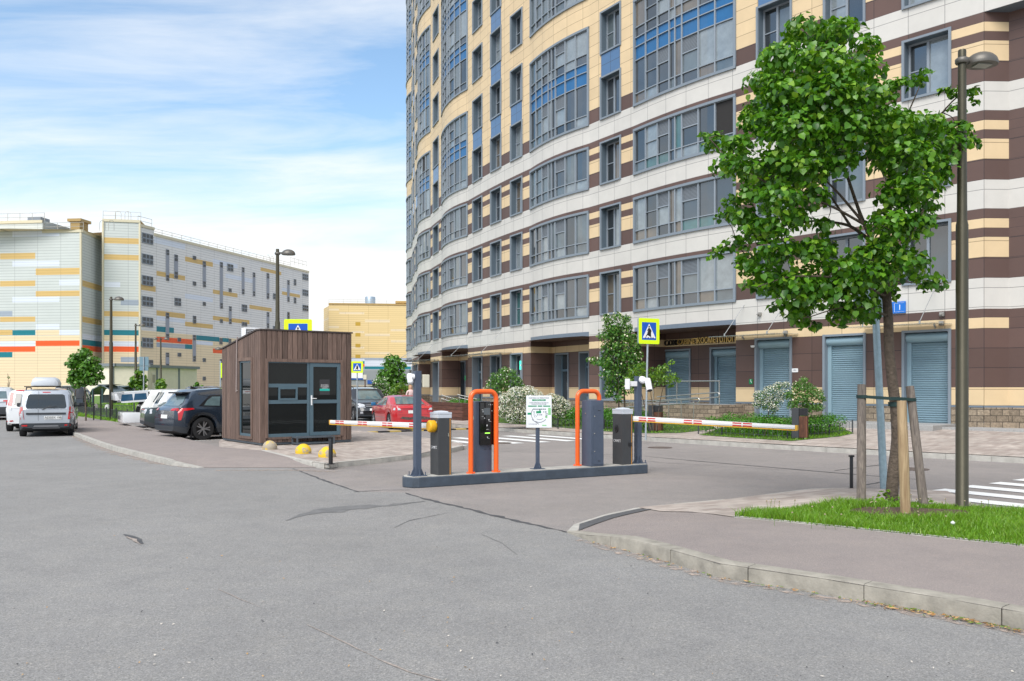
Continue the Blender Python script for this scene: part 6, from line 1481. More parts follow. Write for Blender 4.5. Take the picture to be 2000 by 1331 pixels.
# --- second white estate just right of it
p, rz = (-14.6, 35.3), heading(60)
C = car('parked_estate', 'white estate car with black-trimmed windows behind the dark green saloon', p, rz, 4.6, 1.84, tope, [(0, 1.0), (4.6, .95)], paint('paint_white', ()), wr=.34, wb=(.90, 3.6), group='cars in the angled bays')
dc = C['decal']
for sg in (1, -1): dc('side_window', [(.75, 1.06), (.98, 1.06), (1.10, 1.45), (.95, 1.45)], 'L' if sg > 0 else 'R', m_cgl); dc('side_window', [(1.15, 1.04), (3.0, 1.03), (2.5, 1.50), (1.25, 1.50)], 'L' if sg > 0 else 'R', m_cgl2); dc('tail_light', [(sg*.6, .86), (sg*.86, .88), (sg*.82, .98), (sg*.6, .96)], 'B', m_red)
dc('rear_window', [(-.62, 1.05), (-.54, 1.5), (.54, 1.5), (.62, 1.05)], 'B', m_cgl)
# --- further roofs in the row
for px, Y, lab, cl, tp2 in ((352, 47, 'dark SUV roof showing beyond the white estate cars', (.03, .033, .04), tops), (392, 52, 'pale car roof furthest along the angled bays', (.6, .6, .6), tope)):
    p, rz = bay_car(px, Y, 52); C = car('parked_suv', lab, p, rz, 4.7, 1.86, [(a, z_*1.03) for a, z_ in tp2], [(0, 1.02), (4.7, .98)], paint('paint_row%d' % px, cl), wr=.36, wb=(.85, 3.65), group='cars in the angled bays')
    for sg in (1, -1): C['decal']('side_window', [(1.0, 1.12), (3.0, 1.10), (2.5, 1.55), (1.2, 1.55)], 'L' if sg > 0 else 'R', m_cgl)
# --- black SUV facing us, right of the kiosk: local x forward -> towards camera
def place_front(px, py, L_, hd):          # front bumper centre on ground at photo point
    x, y, _ = G(px, py); return (x-L_*math.sin(R_(hd)), y-L_*math.cos(R_(hd)))
hd = 180-22
p = place_front(733, 825, 4.45, hd)
topt = [(0, .9), (.10, 1.15), (.35, 1.55), (.6, 1.64), (1.6, 1.70), (2.35, 1.63), (3.15, 1.13), (3.3, 1.07), (4.1, .96), (4.40, .74), (4.45, .55)]
C = car('parked_suv', 'black SUV facing the camera with chrome double grille bars, right of the kiosk', p, heading(hd), 4.45, 1.84, topt, [(0, 1.0), (4.45, .93)], paint('paint_black', (.016, .018, .022), .1), wr=.35, wb=(.85, 3.48), tumble=.18, lower=[(0, .5), (3.9, .42), (4.45, .44)], rimtype=1, group='cars beyond the zebra crossing', fbulge=.12)
dc = C['decal']; T = C['t']
dc('windscreen', [(-.66, 1.10), (-.52, 1.53), (.52, 1.53), (.66, 1.10)], 'F', m_cgl2, off=.01)
for sg in (1, -1):
    dc('headlight', [(sg*.46, .70), (sg*.84, .72), (sg*.82, .90), (sg*.70, .92), (sg*.48, .86)], 'F', m_lampw, off=.012); dc('fog_light', [(sg*.58, .42), (sg*.72, .42), (sg*.72, .52), (sg*.58, .52)], 'F', m_lampw)
    dc('side_window', [(.7, 1.08), (2.85, 1.05), (2.3, 1.50), (.95, 1.52)], 'L' if sg > 0 else 'R', m_cgl); mirror(C, 2.8, 1.0, .92, m_black, sg)
dc('grille', [(-.44, .72), (.44, .72), (.46, .86), (-.46, .86)], 'F', m_black)
for z_ in (.745, .815): dc('grille_bar', [(-.44, z_), (.44, z_), (.44, z_+.035), (-.44, z_+.035)], 'F', m_chr, off=.016)
q = MB(); hx = 4.47; q.lathe([(.07, 0), (.075, .012), (.06, .018)], 20, 0, Matrix.Translation((4.40, 0, .79)) @ Matrix.Rotation(R_(90), 4, 'Y')); q.build('emblem', m_chr, T)
dc('lower_intake', [(-.55, .36), (.55, .36), (.5, .54), (-.5, .54)], 'F', m_black, off=.01)
np_ = dc('number_plate', [(-.26, .56), (.26, .56), (.26, .67), (-.26, .67)], 'F', m_plate, off=.02)
q = MB()
for sg in (1, -1): q.tube([(.8, sg*.62, 1.64), (.9, sg*.62, 1.73), (2.2, sg*.62, 1.71), (2.3, sg*.62, 1.62)], .018, 6)
for x in (1.1, 1.95): q.box(x-.035, x+.035, -.75, .75, 1.74, 1.77)
q.build('roof_rack', m_black, T)
q = MB(); q.tube([(1.6, .58, 1.76), (1.6, .58, 1.86)], .012, 6); q.lathe([(.0, 0), (.06, .02), (.075, .07), (.05, .13), (.0, .15)], 14, 0, Matrix.Translation((1.6, .58, 1.80))); q.build('beacon', m_black, T, smooth=True)
# --- red coupe seen from behind-left
hd = -20
x, y, _ = G(811, 840); topc = [(0, .86), (.05, .95), (.20, .99), (.70, 1.0), (1.45, 1.30), (1.9, 1.37), (2.45, 1.34), (3.25, .96), (4.2, .82), (4.45, .58)]
C = car('parked_coupe', 'red two-door coupe with scuffed rear bumper seen from behind', (x, y), heading(-22), 4.45, 1.76, topc, [(0, .90), (.6, .94), (4.4, .86)], paint('paint_scarlet', (.50, .010, .016)), wr=.315, wb=(1.0, 3.7), tumble=.24, group='cars beyond the zebra crossing', rimtype=0, rbulge=.07)
dc = C['decal']; T = C['t']
dc('rear_window', [(.72, -.60), (1.50, -.48), (1.50, .48), (.72, .60)], 'T', m_cgl2, off=.01)
for sg in (1, -1):
    l = dc('tail_light', [(sg*.50, .70), (sg*.85, .70), (sg*.83, .87), (sg*.55, .85)], 'B', m_red, off=.01); dc('indicator_lamp', [(sg*.56, .79), (sg*.83, .79), (sg*.80, .88), (sg*.62, .87)], 'B', m_lampw, par=l, off=.02)
    ax = 'L' if sg > 0 else 'R'
    dc('side_window', [(1.45, .97), (2.02, .95), (2.02, 1.28), (1.75, 1.28), (1.52, 1.14)], ax, m_cgl2); dc('side_window', [(2.08, .95), (3.02, .93), (2.55, 1.20), (2.08, 1.29)], ax, m_cgl2)
    dc('door_gap', [(2.06, .34), (2.07, .34), (2.07, .95), (2.06, .95)], ax, m_black, off=.004); dc('rub_strip', [(1.35, .46), (3.3, .46), (3.3, .475), (1.35, .475)], ax, m_chr, off=.006); dc('handle', [(2.15, .80), (2.32, .80), (2.32, .83), (2.15, .83)], ax, m_black, off=.015)
    mirror(C, 2.95, .92, .87, mat('mirror_blue', (.02, .14, .30), .2) if sg > 0 else paint('paint_scarlet', ()), sg)
npl = dc('number_plate', [(-.27, .66), (.27, .66), (.27, .78), (-.27, .78)], 'B', m_plate, off=.012)
m_scuff = mat('bumper_scuff', (.10, .07, .065), .85, noise=.5, nscale=12)
dc('scuff_mark', [(-.72, .42), (-.4, .40), (-.1, .44), (.3, .40), (.62, .46), (.5, .54), (.2, .50), (-.2, .56), (-.6, .50)], 'B', m_scuff, off=.006)
dc('bumper_line', [(-.84, .60), (.84, .60), (.84, .606), (-.84, .606)], 'B', m_black, off=.006)
# ================================================================= far striped blocks
S_grey = mat('siding_greygreen', (.56, .59, .56), .55, brick=(3.4, .385, .022, (.30, .32, .31), 0, True, .015), noise=.03, nscale=.4)
S_beige = mat('siding_beige', (.72, .705, .67), .55, brick=(3.4, .385, .022, (.33, .32, .30), 0, True, .015))
S_cream = mat('siding_cream', (.76, .62, .40), .55, brick=(3.4, .385, .022, (.48, .38, .24), 0, True, .02))
S_tan = mat('siding_tan', (.62, .42, .15), .55, brick=(3.4, .385, .02, (.42, .28, .1), 0, True, .02))
S_white = mat('siding_white', (.66, .70, .76), .55, brick=(3.4, .385, .02, (.42, .45, .5), 0, True, .01))
S_bgrey = mat('siding_bluegrey', (.33, .38, .44), .55, brick=(3.4, .385, .02, (.2, .23, .27), 0, True, .02))
S_teal = mat('siding_teal', (.0, .18, .22), .5, brick=(3.4, .385, .015, (.0, .12, .15), 0, True, .03))
S_oran = mat('siding_orange', (.80, .10, .012), .5, brick=(3.4, .385, .015, (.55, .06, .01), 0, True, .03))
S_yell = mat('siding_yellow', (.74, .56, .27), .55, brick=(4.0, .42, .022, (.46, .31, .12), 0, True, .02))
S_ochr = mat('siding_ochre', (.50, .31, .03), .55)
SM = [S_grey, S_beige, S_cream, S_tan, S_white, S_bgrey, S_teal, S_oran, S_yell, S_ochr]
m_rail = mat('roof_rail_metal', (.42, .40, .35), .5, .4); m_wf = mat('far_window_frame', (.20, .23, .26), .5); m_wg = mat('far_window_glass', (.03, .035, .04), .08, noise=.6, nscale=1.2)
def c1(x, y): return (x/3.2226, 400+y/3.2226)      # coordinates read in an enlarged crop
class Face:
    def __init__(s, pa, Ya, pb, Yb): s.a = Vector(((pa-HX)/FPX*Ya, Ya)); s.b = Vector(((pb-HX)/FPX*Yb, Yb)); s.d = (s.b-s.a).normalized(); s.L = (s.b-s.a).length
    def uz(s, px, py): return face_uz(s.a, s.d, px, py)
    def p(s, u_, z, off=0): n = Vector((s.d.y, -s.d.x)); q = s.a+s.d*u_+n*off; return (q.x, q.y, z)
def face_wall(b, F_, z0, ztop, base, patches, conv):
    """patches: (x0,x1,ycentre,height,mat) in crop coordinates"""
    R = []
    for x0, x1, yc, h, m_ in patches:
        X0, y_ = conv(x0, yc-h/2); X1, y2 = conv(x1, yc+h/2); xm = (X0+X1)/2; u0 = F_.uz(X0, y_)[0]; u1 = F_.uz(X1, y_)[0]; za = F_.uz(xm, y2)[1]; zc = F_.uz(xm, y_)[1]
        R.append((max(0, u0), min(F_.L, u1), za, zc, m_))
    us = sorted({0, F_.L, *[q for r in R for q in r[:2]]}); zs = sorted({z0, ztop, *[q for r in R for q in r[2:4]], *[q[0] for q in base]})
    us = [u_ for i, u_ in enumerate(us) if i == 0 or u_-us[i-1] > .02]; zs = [z for i, z in enumerate(zs) if z0 <= z <= ztop and (i == 0 or z-zs[i-1] > .01)]
    for i in range(len(us)-1):
        for j in range(len(zs)-1):
            um, zm = (us[i]+us[i+1])/2, (zs[j]+zs[j+1])/2; m_ = next(q[1] for q in base if zm >= q[0])
            for r in R:
                if r[0] < um < r[1] and r[2] < zm < r[3]: m_ = r[4]
            a, c, z_, z2 = us[i], us[i+1], zs[j], zs[j+1]; b.quad(F_.p(a, z_), F_.p(c, z_), F_.p(c, z2), F_.p(a, z2), m_, [(a, z_), (c, z_), (c, z2), (a, z2)])
GR, BE, CR, TA, WH, BG, TE, OR, YE, OC = range(10)
def roofrail(b, F_, u0, u1, z, h=1.0, st=1.6):
    n = max(1, int((u1-u0)/st))
    for k in range(n+1): p = F_.p(u0+(u1-u0)*k/n, z, -.4); b.tube([p, (p[0], p[1], z+h)], .035, 4)
    for zz_ in (h, h*.5): b.tube([F_.p(u0, z+zz_, -.4), F_.p(u1, z+zz_, -.4)], .035, 4)
L1 = Face(-60, 121, 159.5, 119); L2 = Face(159.5, 119, 199, 126); L3 = Face(200, 123.5, 274, 124.6); L4 = Face(274, 124.6, 603, 169)
FT = thing('striped_block', 'long pale siding-clad block with cream base and teal and orange stripes on the left', 'building', (L3.a.x, L3.a.y, .8))
b = MB()
zc1 = L1.uz(*c1(300, 824))[1]
face_wall(b, L1, -.5, L1.uz(*c1(510, 158))[1], [(zc1, GR), (-9, CR)], [(0, 222, 324, 38, TA), (225, 513, 421, 42, TA), (0, 222, 497, 35, TA), (225, 513, 560, 35, TA), (0, 222, 722, 32, TA), (0, 78, 806, 32, TA), (78, 373, 183, 37, WH), (78, 373, 371, 33, WH), (373, 513, 490, 35, WH), (78, 373, 597, 35, WH), (225, 373, 768, 33, WH), (373, 513, 804, 32, WH), (0, 222, 876, 32, WH), (-60, 78, 687, 33, BG), (78, 222, 806, 32, TE), (-60, 78, 945, 34, TE), (-200, 222, 910, 34, OR), (225, 510, 873, 33, OR), (225, 373, 806, 32, CR), (-200, 78, 806, 32, TA)], c1)
face_wall(b, L2, -.5, L1.uz(*c1(510, 158))[1], [(L2.uz(*c1(580, 856))[1], GR), (-9, CR)], [(518, 642, 512, 38, TA), (518, 642, 733, 36, TA), (518, 642, 838, 32, WH), (518, 642, 873, 35, TE), (518, 642, 908, 34, OR)], c1)
z3 = L3.uz(*c1(640, 90))[1]
face_wall(b, L3, -.5, z3, [(L3.uz(*c1(760, 823))[1], GR), (-9, CR)], [(650, 875, 228, 36, TA), (650, 875, 332, 34, TA), (650, 875, 688, 33, TA), (650, 757, 503, 33, WH), (760, 875, 617, 35, BG), (760, 875, 976, 33, BG), (650, 875, 806, 33, TE), (650, 875, 876, 32, WH), (650, 873, 910, 34, OR)], c1)
z4 = L4.uz(*c1(1100, 212))[1]
face_wall(b, L4, -.5, z4, [(L4.uz(*c1(1060, 806))[1], BE), (-9, CR)], [(885, 980, 525, 36, TA), (985, 1165, 448, 30, TA), (1165, 1340, 360, 30, TA), (1340, 1495, 560, 26, TA), (1640, 1770, 420, 22, TA), (1775, 1888, 567, 20, TA), (985, 1165, 692, 32, TA), (1165, 1340, 760, 28, TA), (1340, 1570, 727, 26, TA), (1570, 1710, 653, 24, TA), (970, 1165, 245, 34, WH), (1165, 1340, 588, 30, WH), (1340, 1495, 372, 28, WH), (1420, 1600, 465, 26, WH), (985, 1165, 724, 26, WH), (1775, 1888, 543, 18, WH), (1235, 1340, 872, 24, WH), (985, 1165, 888, 28, BG), (985, 1095, 787, 34, TE), (1235, 1380, 843, 30, TE), (1400, 1440, 853, 26, TE), (1165, 1210, 895, 28, TE), (880, 892, 876, 34, TE), (985, 1210, 856, 32, OR), (1340, 1400, 922, 28, OR)], c1)
# stair tower rise between, side and rear closing walls, roofs
z45 = L4.uz(*c1(930, 135))[1]; uT = L4.uz(*c1(970, 200))[0]
b.quad(L4.p(0, z4), L4.p(uT, z4), L4.p(uT, z45), L4.p(0, z45), BE, [(0, 0), (uT, 0), (uT, z45-z4), (0, z45-z4)])
for F_, zt in ((L1, L1.uz(*c1(510, 158))[1]), (L2, L1.uz(*c1(510, 158))[1]), (L3, z3), (L4, z4)):
    b.quad(F_.p(0, zt), F_.p(F_.L, zt), F_.p(F_.L, zt, -14), F_.p(0, zt, -14), CR)
b.quad(L4.p(L4.L, -.5), L4.p(L4.L, -.5, -25), L4.p(L4.L, z4, -25), L4.p(L4.L, z4), BE, [(0, 0), (25, 0), (25, 25), (0, 25)])
b.quad(L3.p(0, -.5), L3.p(0, -.5, -8), L3.p(0, z3, -8), L3.p(0, z3), GR, [(0, 0), (8, 0), (8, 25), (0, 25)])
b.quad(L4.p(uT, z4), L4.p(uT, z4, -6), L4.p(uT, z45, -6), L4.p(uT, z45), BE, [(0, 0), (6, 0), (6, 2), (0, 2)]); b.quad(L4.p(0, z45), L4.p(uT, z45), L4.p(uT, z45, -6), L4.p(0, z45, -6), CR)
zb1 = L1.uz(*c1(200, 100))[1]; zz1 = L1.uz(*c1(510, 158))[1]; ub = L1.uz(*c1(268, 100))[0]
b.quad(L1.p(0, zz1), L1.p(ub, zz1), L1.p(ub, zb1), L1.p(0, zb1), GR, [(0, 0), (ub, 0), (ub, zb1-zz1), (0, zb1-zz1)]); b.quad(L1.p(0, zb1), L1.p(ub, zb1), L1.p(ub, zb1, -10), L1.p(0, zb1, -10), CR); b.quad(L1.p(ub, zz1), L1.p(ub, zz1, -10), L1.p(ub, zb1, -10), L1.p(ub, zb1), GR, [(0, 0), (6, 0), (6, 2), (0, 2)])
b.build('wall', SM, FT, world=True)
b = MB()          # cream copings and corner posts
def strip(F_, u0, u1, z, h=.35, off=.12):
    p = [F_.p(u0, z, off), F_.p(u1, z, off), F_.p(u1, z, -.25), F_.p(u0, z, -.25)]; b.prism([q[:2] for q in p], z-h, z+.02)
strip(L1, 0, ub, zb1); strip(L1, ub, L1.L, zz1); strip(L2, 0, L2.L, zz1); strip(L3, 0, L3.L, z3); strip(L4, uT, L4.L, z4); strip(L4, 0, uT, z45)
for F_, u_, zt in ((L1, L1.L-.1, zz1-.4), (L3, .1, z3-.4), (L3, L3.L-.05, z3-.4)): p = F_.p(u_, 0, .03); b.box(p[0]-.12, p[0]+.12, p[1]-.12, p[1]+.12, -.5, zt)
b.build('coping', mat('coping_cream', (.62, .56, .40), .6), FT, world=True)
b = MB(); roofrail(b, L1, 0, ub, zb1, 1.1); roofrail(b, L1, ub, L1.L, zz1, 1.1); roofrail(b, L3, 0, L3.L, z3, 1.2); roofrail(b, L4, 0, uT, z45, 1.2); roofrail(b, L4, uT, L4.L-6, z4, .8, 2.2); roofrail(b, L4, L4.L-6, L4.L, z4+.5, 1.3, 1.5)
for F_, px_, z_ in ((L1, 600, zz1), (L3, 715, z3), (L4, 1710, z4)):
    u_ = F_.uz(*c1(px_, 100))[0]
    for du in (0, 1.3): b.tube([F_.p(u_+du, z_, -1.0)]+[F_.p(u_+du+.4-.4*math.cos(a), z_+1.0+.4*math.sin(a), -1.0) for a in np.linspace(0, 3.14, 6)]+[F_.p(u_+du+.8, z_, -1.0)], .035, 4)
b.build('roof_railing', m_rail, FT, world=True)
b = MB(); u0, u1 = L1.uz(*c1(455, 100))[0]-3.0, L1.uz(*c1(535, 100))[0]-3.4; za = L1.uz(*c1(500, 75))[1]+.5
b.prism([L1.p(u0, 0, -4)[:2], L1.p(u1, 0, -4)[:2], L1.p(u1, 0, -6)[:2], L1.p(u0, 0, -6)[:2]], zz1-.2, za-.35, 0); b.prism([L1.p(u0-.3, 0, -3.8)[:2], L1.p(u1+.3, 0, -3.8)[:2], L1.p(u1+.3, 0, -6.3)[:2], L1.p(u0-.3, 0, -6.3)[:2]], za-.35, za+.05, 0)
u2, u3 = L1.uz(*c1(112, 100))[0], L1.uz(*c1(195, 100))[0]; b.prism([L1.p(u2, 0, -2)[:2], L1.p(u3, 0, -2)[:2], L1.p(u3, 0, -4)[:2], L1.p(u2, 0, -4)[:2]], zb1, zb1+.9, 1)
b.build('roof_vent', [S_tan, S_bgrey], FT, world=True)
def far_window(F_, x0, x1, y0, y1, conv, nx_=1, nz=2, par=FT, strip_=False):
    xm = (x0+x1)/2; X0, Y0 = conv(x0, y0); X1, Y1 = conv(x1, y1); Xm = (X0+X1)/2; u0, u1 = F_.uz(X0, Y0)[0], F_.uz(X1, Y0)[0]; zt, zb = F_.uz(Xm, Y0)[1], F_.uz(Xm, Y1)[1]
    b = MB(); rot = math.atan2(F_.d.y, F_.d.x); T = Matrix.Translation(F_.p(u0, zb)) @ Matrix.Rotation(rot, 4, 'Z'); w_, h = u1-u0, zt-zb; g = MB()
    b.box(0, w_, -.10, .0, 0, h, 0, T=T)
    if strip_:
        ph = min(w_*1.3, h*.3); segs_ = [(0, ph), (h-ph, h)] if h > 3*w_ else [(0, h)]
        if h > 14*w_: segs_.append((h*.45, h*.45+ph))
    else: segs_ = [(0, h)]
    t_ = .07*min(w_, 2)
    for s0, s1 in segs_:
        for i in range(nx_):
            for j in range(nz):
                xa, xb = w_*i/nx_+t_, w_*(i+1)/nx_-t_*.6; zaa, zbb = s0+(s1-s0)*j/nz+t_, s0+(s1-s0)*(j+1)/nz-t_*.6
                g.box(xa, xb, -.12, -.10, zaa, zbb, 0, T=T)
    o = b.build('window', m_wf if not strip_ else S_bgrey_plain, par, world=True); 
    q = g.build('pane', m_wg, o); 
    for v in q.data.vertices: v.co -= par.location
S_bgrey_plain = mat('window_strip_grey', (.26, .28, .32), .5)
for yc in (215, 345, 480, 610, 740, 870): far_window(L4, 893, 961, yc-31, yc+31, c1, 3, 2)
far_window(L4, 935, 961, 978, 1022, c1, 1, 2)
for yc in (457, 555, 652): far_window(L4, 1903, 1939, yc-19, yc+19, c1, 3, 2)
for x0, x1, y0, y1 in ((1043, 1062, 283, 480), (1095, 1117, 315, 465), (1275, 1293, 357, 520), (1383, 1400, 362, 655), (1521, 1536, 395, 565), (1590, 1604, 427, 577), (1677, 1692, 432, 592), (1807, 1820, 475, 612), (1042, 1062, 680, 852), (1212, 1230, 820, 988), (1440, 1455, 640, 752), (1678, 1692, 677, 778), (1042, 1062, 932, 1030), (1383, 1398, 973, 1105)): far_window(L4, x0, x1, y0, y1, c1, 1, 2, strip_=True)
for x0, x1, y0, y1, n in ((1212, 1232, 323, 347, 1), (1430, 1466, 375, 420, 2), (1212, 1232, 484, 510, 1), (1438, 1455, 527, 550, 1), (1275, 1293, 613, 637, 1), (1097, 1137, 588, 637, 2), (1213, 1232, 700, 748, 1), (1383, 1400, 722, 745, 1), (1521, 1553, 630, 675, 2), (1521, 1553, 740, 765, 2), (1718, 1740, 560, 597, 2), (1849, 1862, 470, 508, 1), (1849, 1862, 585, 622, 1), (1117, 1137, 838, 862, 1), (1117, 1138, 933, 957, 1), (1275, 1293, 967, 990, 1), (1275, 1293, 1083, 1107, 1), (1380, 1398, 840, 880, 1), (1438, 1453, 845, 885, 1), (1718, 1740, 765, 785, 2), (1807, 1820, 677, 720, 1)): far_window(L4, x0, x1, y0, y1, c1, n, 2 if y1-y0 > 30 else 1)
# yellow block
def c6(x, y): return (560+x/4.159, 480+y/4.159)
Y1 = Face(*[c6(340, 0)[0], 178.0], *[c6(1010, 0)[0], 180.0]); Y0 = Face(c6(300, 0)[0], 184, c6(340, 0)[0], 178)
YT = thing('yellow_block', 'distant windowless yellow siding-clad block between the kiosk and the apartment house', 'building', (Y1.a.x, Y1.a.y, .5))
b = MB(); zt = Y1.uz(*c6(600, 470))[1]; zl = Y1.uz(*c6(600, 912))[1]
face_wall(b, Y1, -.5, zt, [(zl, YE), (-9, S_i := BG)], [(340, 425, 520, 16, CR), (428, 630, 549, 18, CR), (635, 838, 613, 22, CR), (340, 425, 662, 18, CR), (528, 630, 703, 18, CR), (635, 838, 726, 20, CR), (845, 1000, 688, 18, CR), (845, 1000, 778, 18, CR), (635, 838, 874, 20, CR), (500, 630, 828, 16, CR), (558, 599, 637, 30, OC), (558, 599, 725, 30, OC), (558, 599, 813, 30, OC), (558, 599, 900, 30, OC), (525, 632, 930, 20, WH), (632, 1010, 925, 16, BG), (632, 1010, 958, 48, WH), (610, 632, 950, 22, TE), (610, 632, 973, 22, OR), (632, 1010, 993, 22, TE), (632, 1010, 1040, 70, BG), (525, 610, 980, 70, WH)], c6)
face_wall(b, Y0, -.5, zt-.6, [(-9, YE)], [(300, 340, 600, 14, CR)], c6)
b.quad(Y1.p(0, zt), Y1.p(Y1.L, zt), Y1.p(Y1.L, zt, -15), Y1.p(0, zt, -15), CR); b.build('wall', SM, YT, world=True)
b = MB(); strip(Y1, 0, Y1.L, zt, .3); b.build('coping', S_tan, YT, world=True); b = MB(); roofrail(b, Y1, 0, Y1.L*.7, zt, .8, 2.5); b.build('roof_railing', m_rail, YT, world=True)
b = MB(); p = D(*c6(678, 442), 185); b.lathe([(1.1, zt-p[2]), (1.1, .5), (1.0, .65)], 18, 0, Matrix.Translation((p[0], p[1], p[2]))); b.build('water_tank', mat('tank_metal', (.35, .42, .48), .4, .5), YT, world=True, smooth=40)
b = MB(); u0, u1 = Y1.uz(*c6(912, 400))[0], Y1.uz(*c6(962, 400))[0]; za = Y1.uz(*c6(930, 432))[1]; b.prism([Y1.p(u0, 0, -5)[:2], Y1.p(u1, 0, -5)[:2], Y1.p(u1, 0, -8)[:2], Y1.p(u0, 0, -8)[:2]], zt-.2, za-.4, 0); b.prism([Y1.p(u0-.8, 0, -4.5)[:2], Y1.p(u1+.8, 0, -4.5)[:2], Y1.p(u1+.8, 0, -8.5)[:2], Y1.p(u0-.8, 0, -8.5)[:2]], za-.4, za, 0); b.build('roof_vent', S_tan, YT, world=True)
# ---- substation box building
def c8(x, y): return (100+x/8.875, 680+y/8.875)
SB1 = Face(190, 84, 384.5, 97); t = thing('substation', 'low cream transformer substation with grey roof edge and warning triangles on its doors', 'building', (SB1.a.x, SB1.a.y, .9))
SBc = Face(222, 82, 384.5, 95); SBl = Face(180, 92, 222, 82)
zt = SBc.uz(223, 716)[1]; K_sub = mat('substation_cream', (.82, .73, .61), .6, noise=.06, nscale=2); K_subr = mat('substation_grey', (.20, .22, .24), .6)
b = MB()
for F_ in (SBc, SBl): b.prism([F_.p(0, 0)[:2], F_.p(F_.L, 0)[:2], F_.p(F_.L, 0, -3)[:2], F_.p(0, 0, -3)[:2]], .5, zt, 0)
b.build('wall', K_sub, t, world=True); b = MB()
for F_ in (SBc, SBl): b.prism([F_.p(-.2, 0, .25)[:2], F_.p(F_.L+.2, 0, .25)[:2], F_.p(F_.L+.2, 0, -3.2)[:2], F_.p(-.2, 0, -3.2)[:2]], zt, zt+.28, 0)
for u_ in (0, SBc.uz(306, 730)[0], SBc.uz(349, 730)[0]): b.prism([SBc.p(u_-.1, 0, .04)[:2], SBc.p(u_+.18, 0, .04)[:2], SBc.p(u_+.18, 0, -.05)[:2], SBc.p(u_-.1, 0, -.05)[:2]], .5, zt-.01, 0)
b.build('roof', K_subr, t, world=True)
for F_, xs_ in ((SBc, ((228, 239), (242, 254), (296, 303))), (SBl, ((193, 204), (205, 214)))):
    for xa, xb in xs_:
        u0, u1 = F_.uz(xa, 740)[0], F_.uz(xb, 740)[0]; b = MB(); b.prism([F_.p(u0, 0, .05)[:2], F_.p(u1, 0, .05)[:2], F_.p(u1, 0, -.02)[:2], F_.p(u0, 0, -.02)[:2]], .6, zt-.5, 0); d_ = b.build('door', mat('substation_door', (.80, .73, .63), .6), t, world=True)
        T = Matrix.Translation(Vector(F_.p((u0+u1)/2, 0, .06))-t.location+Vector((0, 0, t.location.z))) @ Matrix.Rotation(math.atan2(F_.d.y, F_.d.x), 4, 'Z')
        wv = (u1-u0)*.35; b = MB(); b.box(-wv, wv, -.02, .01, zt-t.location.z-1.5, zt-t.location.z-.7, T=T)
        b.build('vent_grille', mat('vent_beige', (.42, .37, .31), .6), d_)
        if xa != 296:
            b = MB(); zc = zt-t.location.z-2.35; b.add([T @ Vector(v) for v in ((-.28, -.02, zc), (.28, -.02, zc), (0, -.02, zc+.5))], [(0, 1, 2)]); b.build('warning_triangle', mat('warning_orange', (.75, .28, .01), .5), d_)
# ---- bin shelters (grey-green curved roof) and other small far things
def shelter(px0, px1, Y, zt_, label):
    a, c = D(px0, 757, Y), D(px1, 757, Y); w_ = c[0]-a[0]; z0 = .9; t = thing('bin_shelter', label, 'shelter', (a[0], Y, z0)); h = zt_-z0
    b = MB(); prof = [(-.2, h-.75), (.0, h-.35), (.5, h-.08), (1.3, h), (w_-1.3, h), (w_-.6, h-.1), (w_-.1, h-.4), (w_+.2, h-.8)]
    vs = [(x, 0, z) for x, z in prof]+[(x, 2.2, z) for x, z in prof]+[(x, 0, z-.06) for x, z in prof]+[(x, 2.2, z-.06) for x, z in prof]; n = len(prof)
    b.add(vs, [(i, i+1, n+i+1, n+i) for i in range(n-1)]+[(i, 2*n+i, 2*n+i+1, i+1) for i in range(n-1)]); b.build('roof', mat('shelter_roof', (.16, .20, .22), .35), t, smooth=50)
    b = MB(); b.box(.25, w_-.25, .7, 2.0, -.3, h-.75, 0); b.build('container', mat('container_dark', (.05, .06, .065), .6), t)
    b = MB()
    for x in (.05, w_*.5, w_-.05): b.box(x-.05, x+.05, .02, .12, -.3, h-.3)
    b.build('post', mat('shelter_teal', (.03, .07, .075), .5), t); return t
shelter(179, 219, 62, 1.7-(751-757)/FPX*62, 'left of two dark curved-roof bin shelters behind the lawn'); shelter(222, 250, 66, 1.7-(753.5-757)/FPX*66, 'right of two dark curved-roof bin shelters behind the lawn')
b = MB(); b.lathe([(.15, 0), (.17, .06), (.15, .3), (.08, .42), (.0, .44)], 14); p = D(209.5, 779, 54); tag(b.build('white_sack', m_white, loc=(p[0], p[1], ZG(p[0], p[1])-.05), smooth=True), 'small white rounded sack on the grass left of the lamp base', 'sack')
b = MB(); b.lathe([(.11, 0), (.12, .06), (.11, .38), (.06, .46), (.0, .48)], 14); p = D(187.5, 779, 55); tag(b.build('white_sack', mat('sack_pink', (.7, .6, .58), .6), loc=(p[0], p[1], ZG(p[0], p[1])-.05), smooth=True), 'pale pinkish upright sack on the grass under the maple', 'sack')
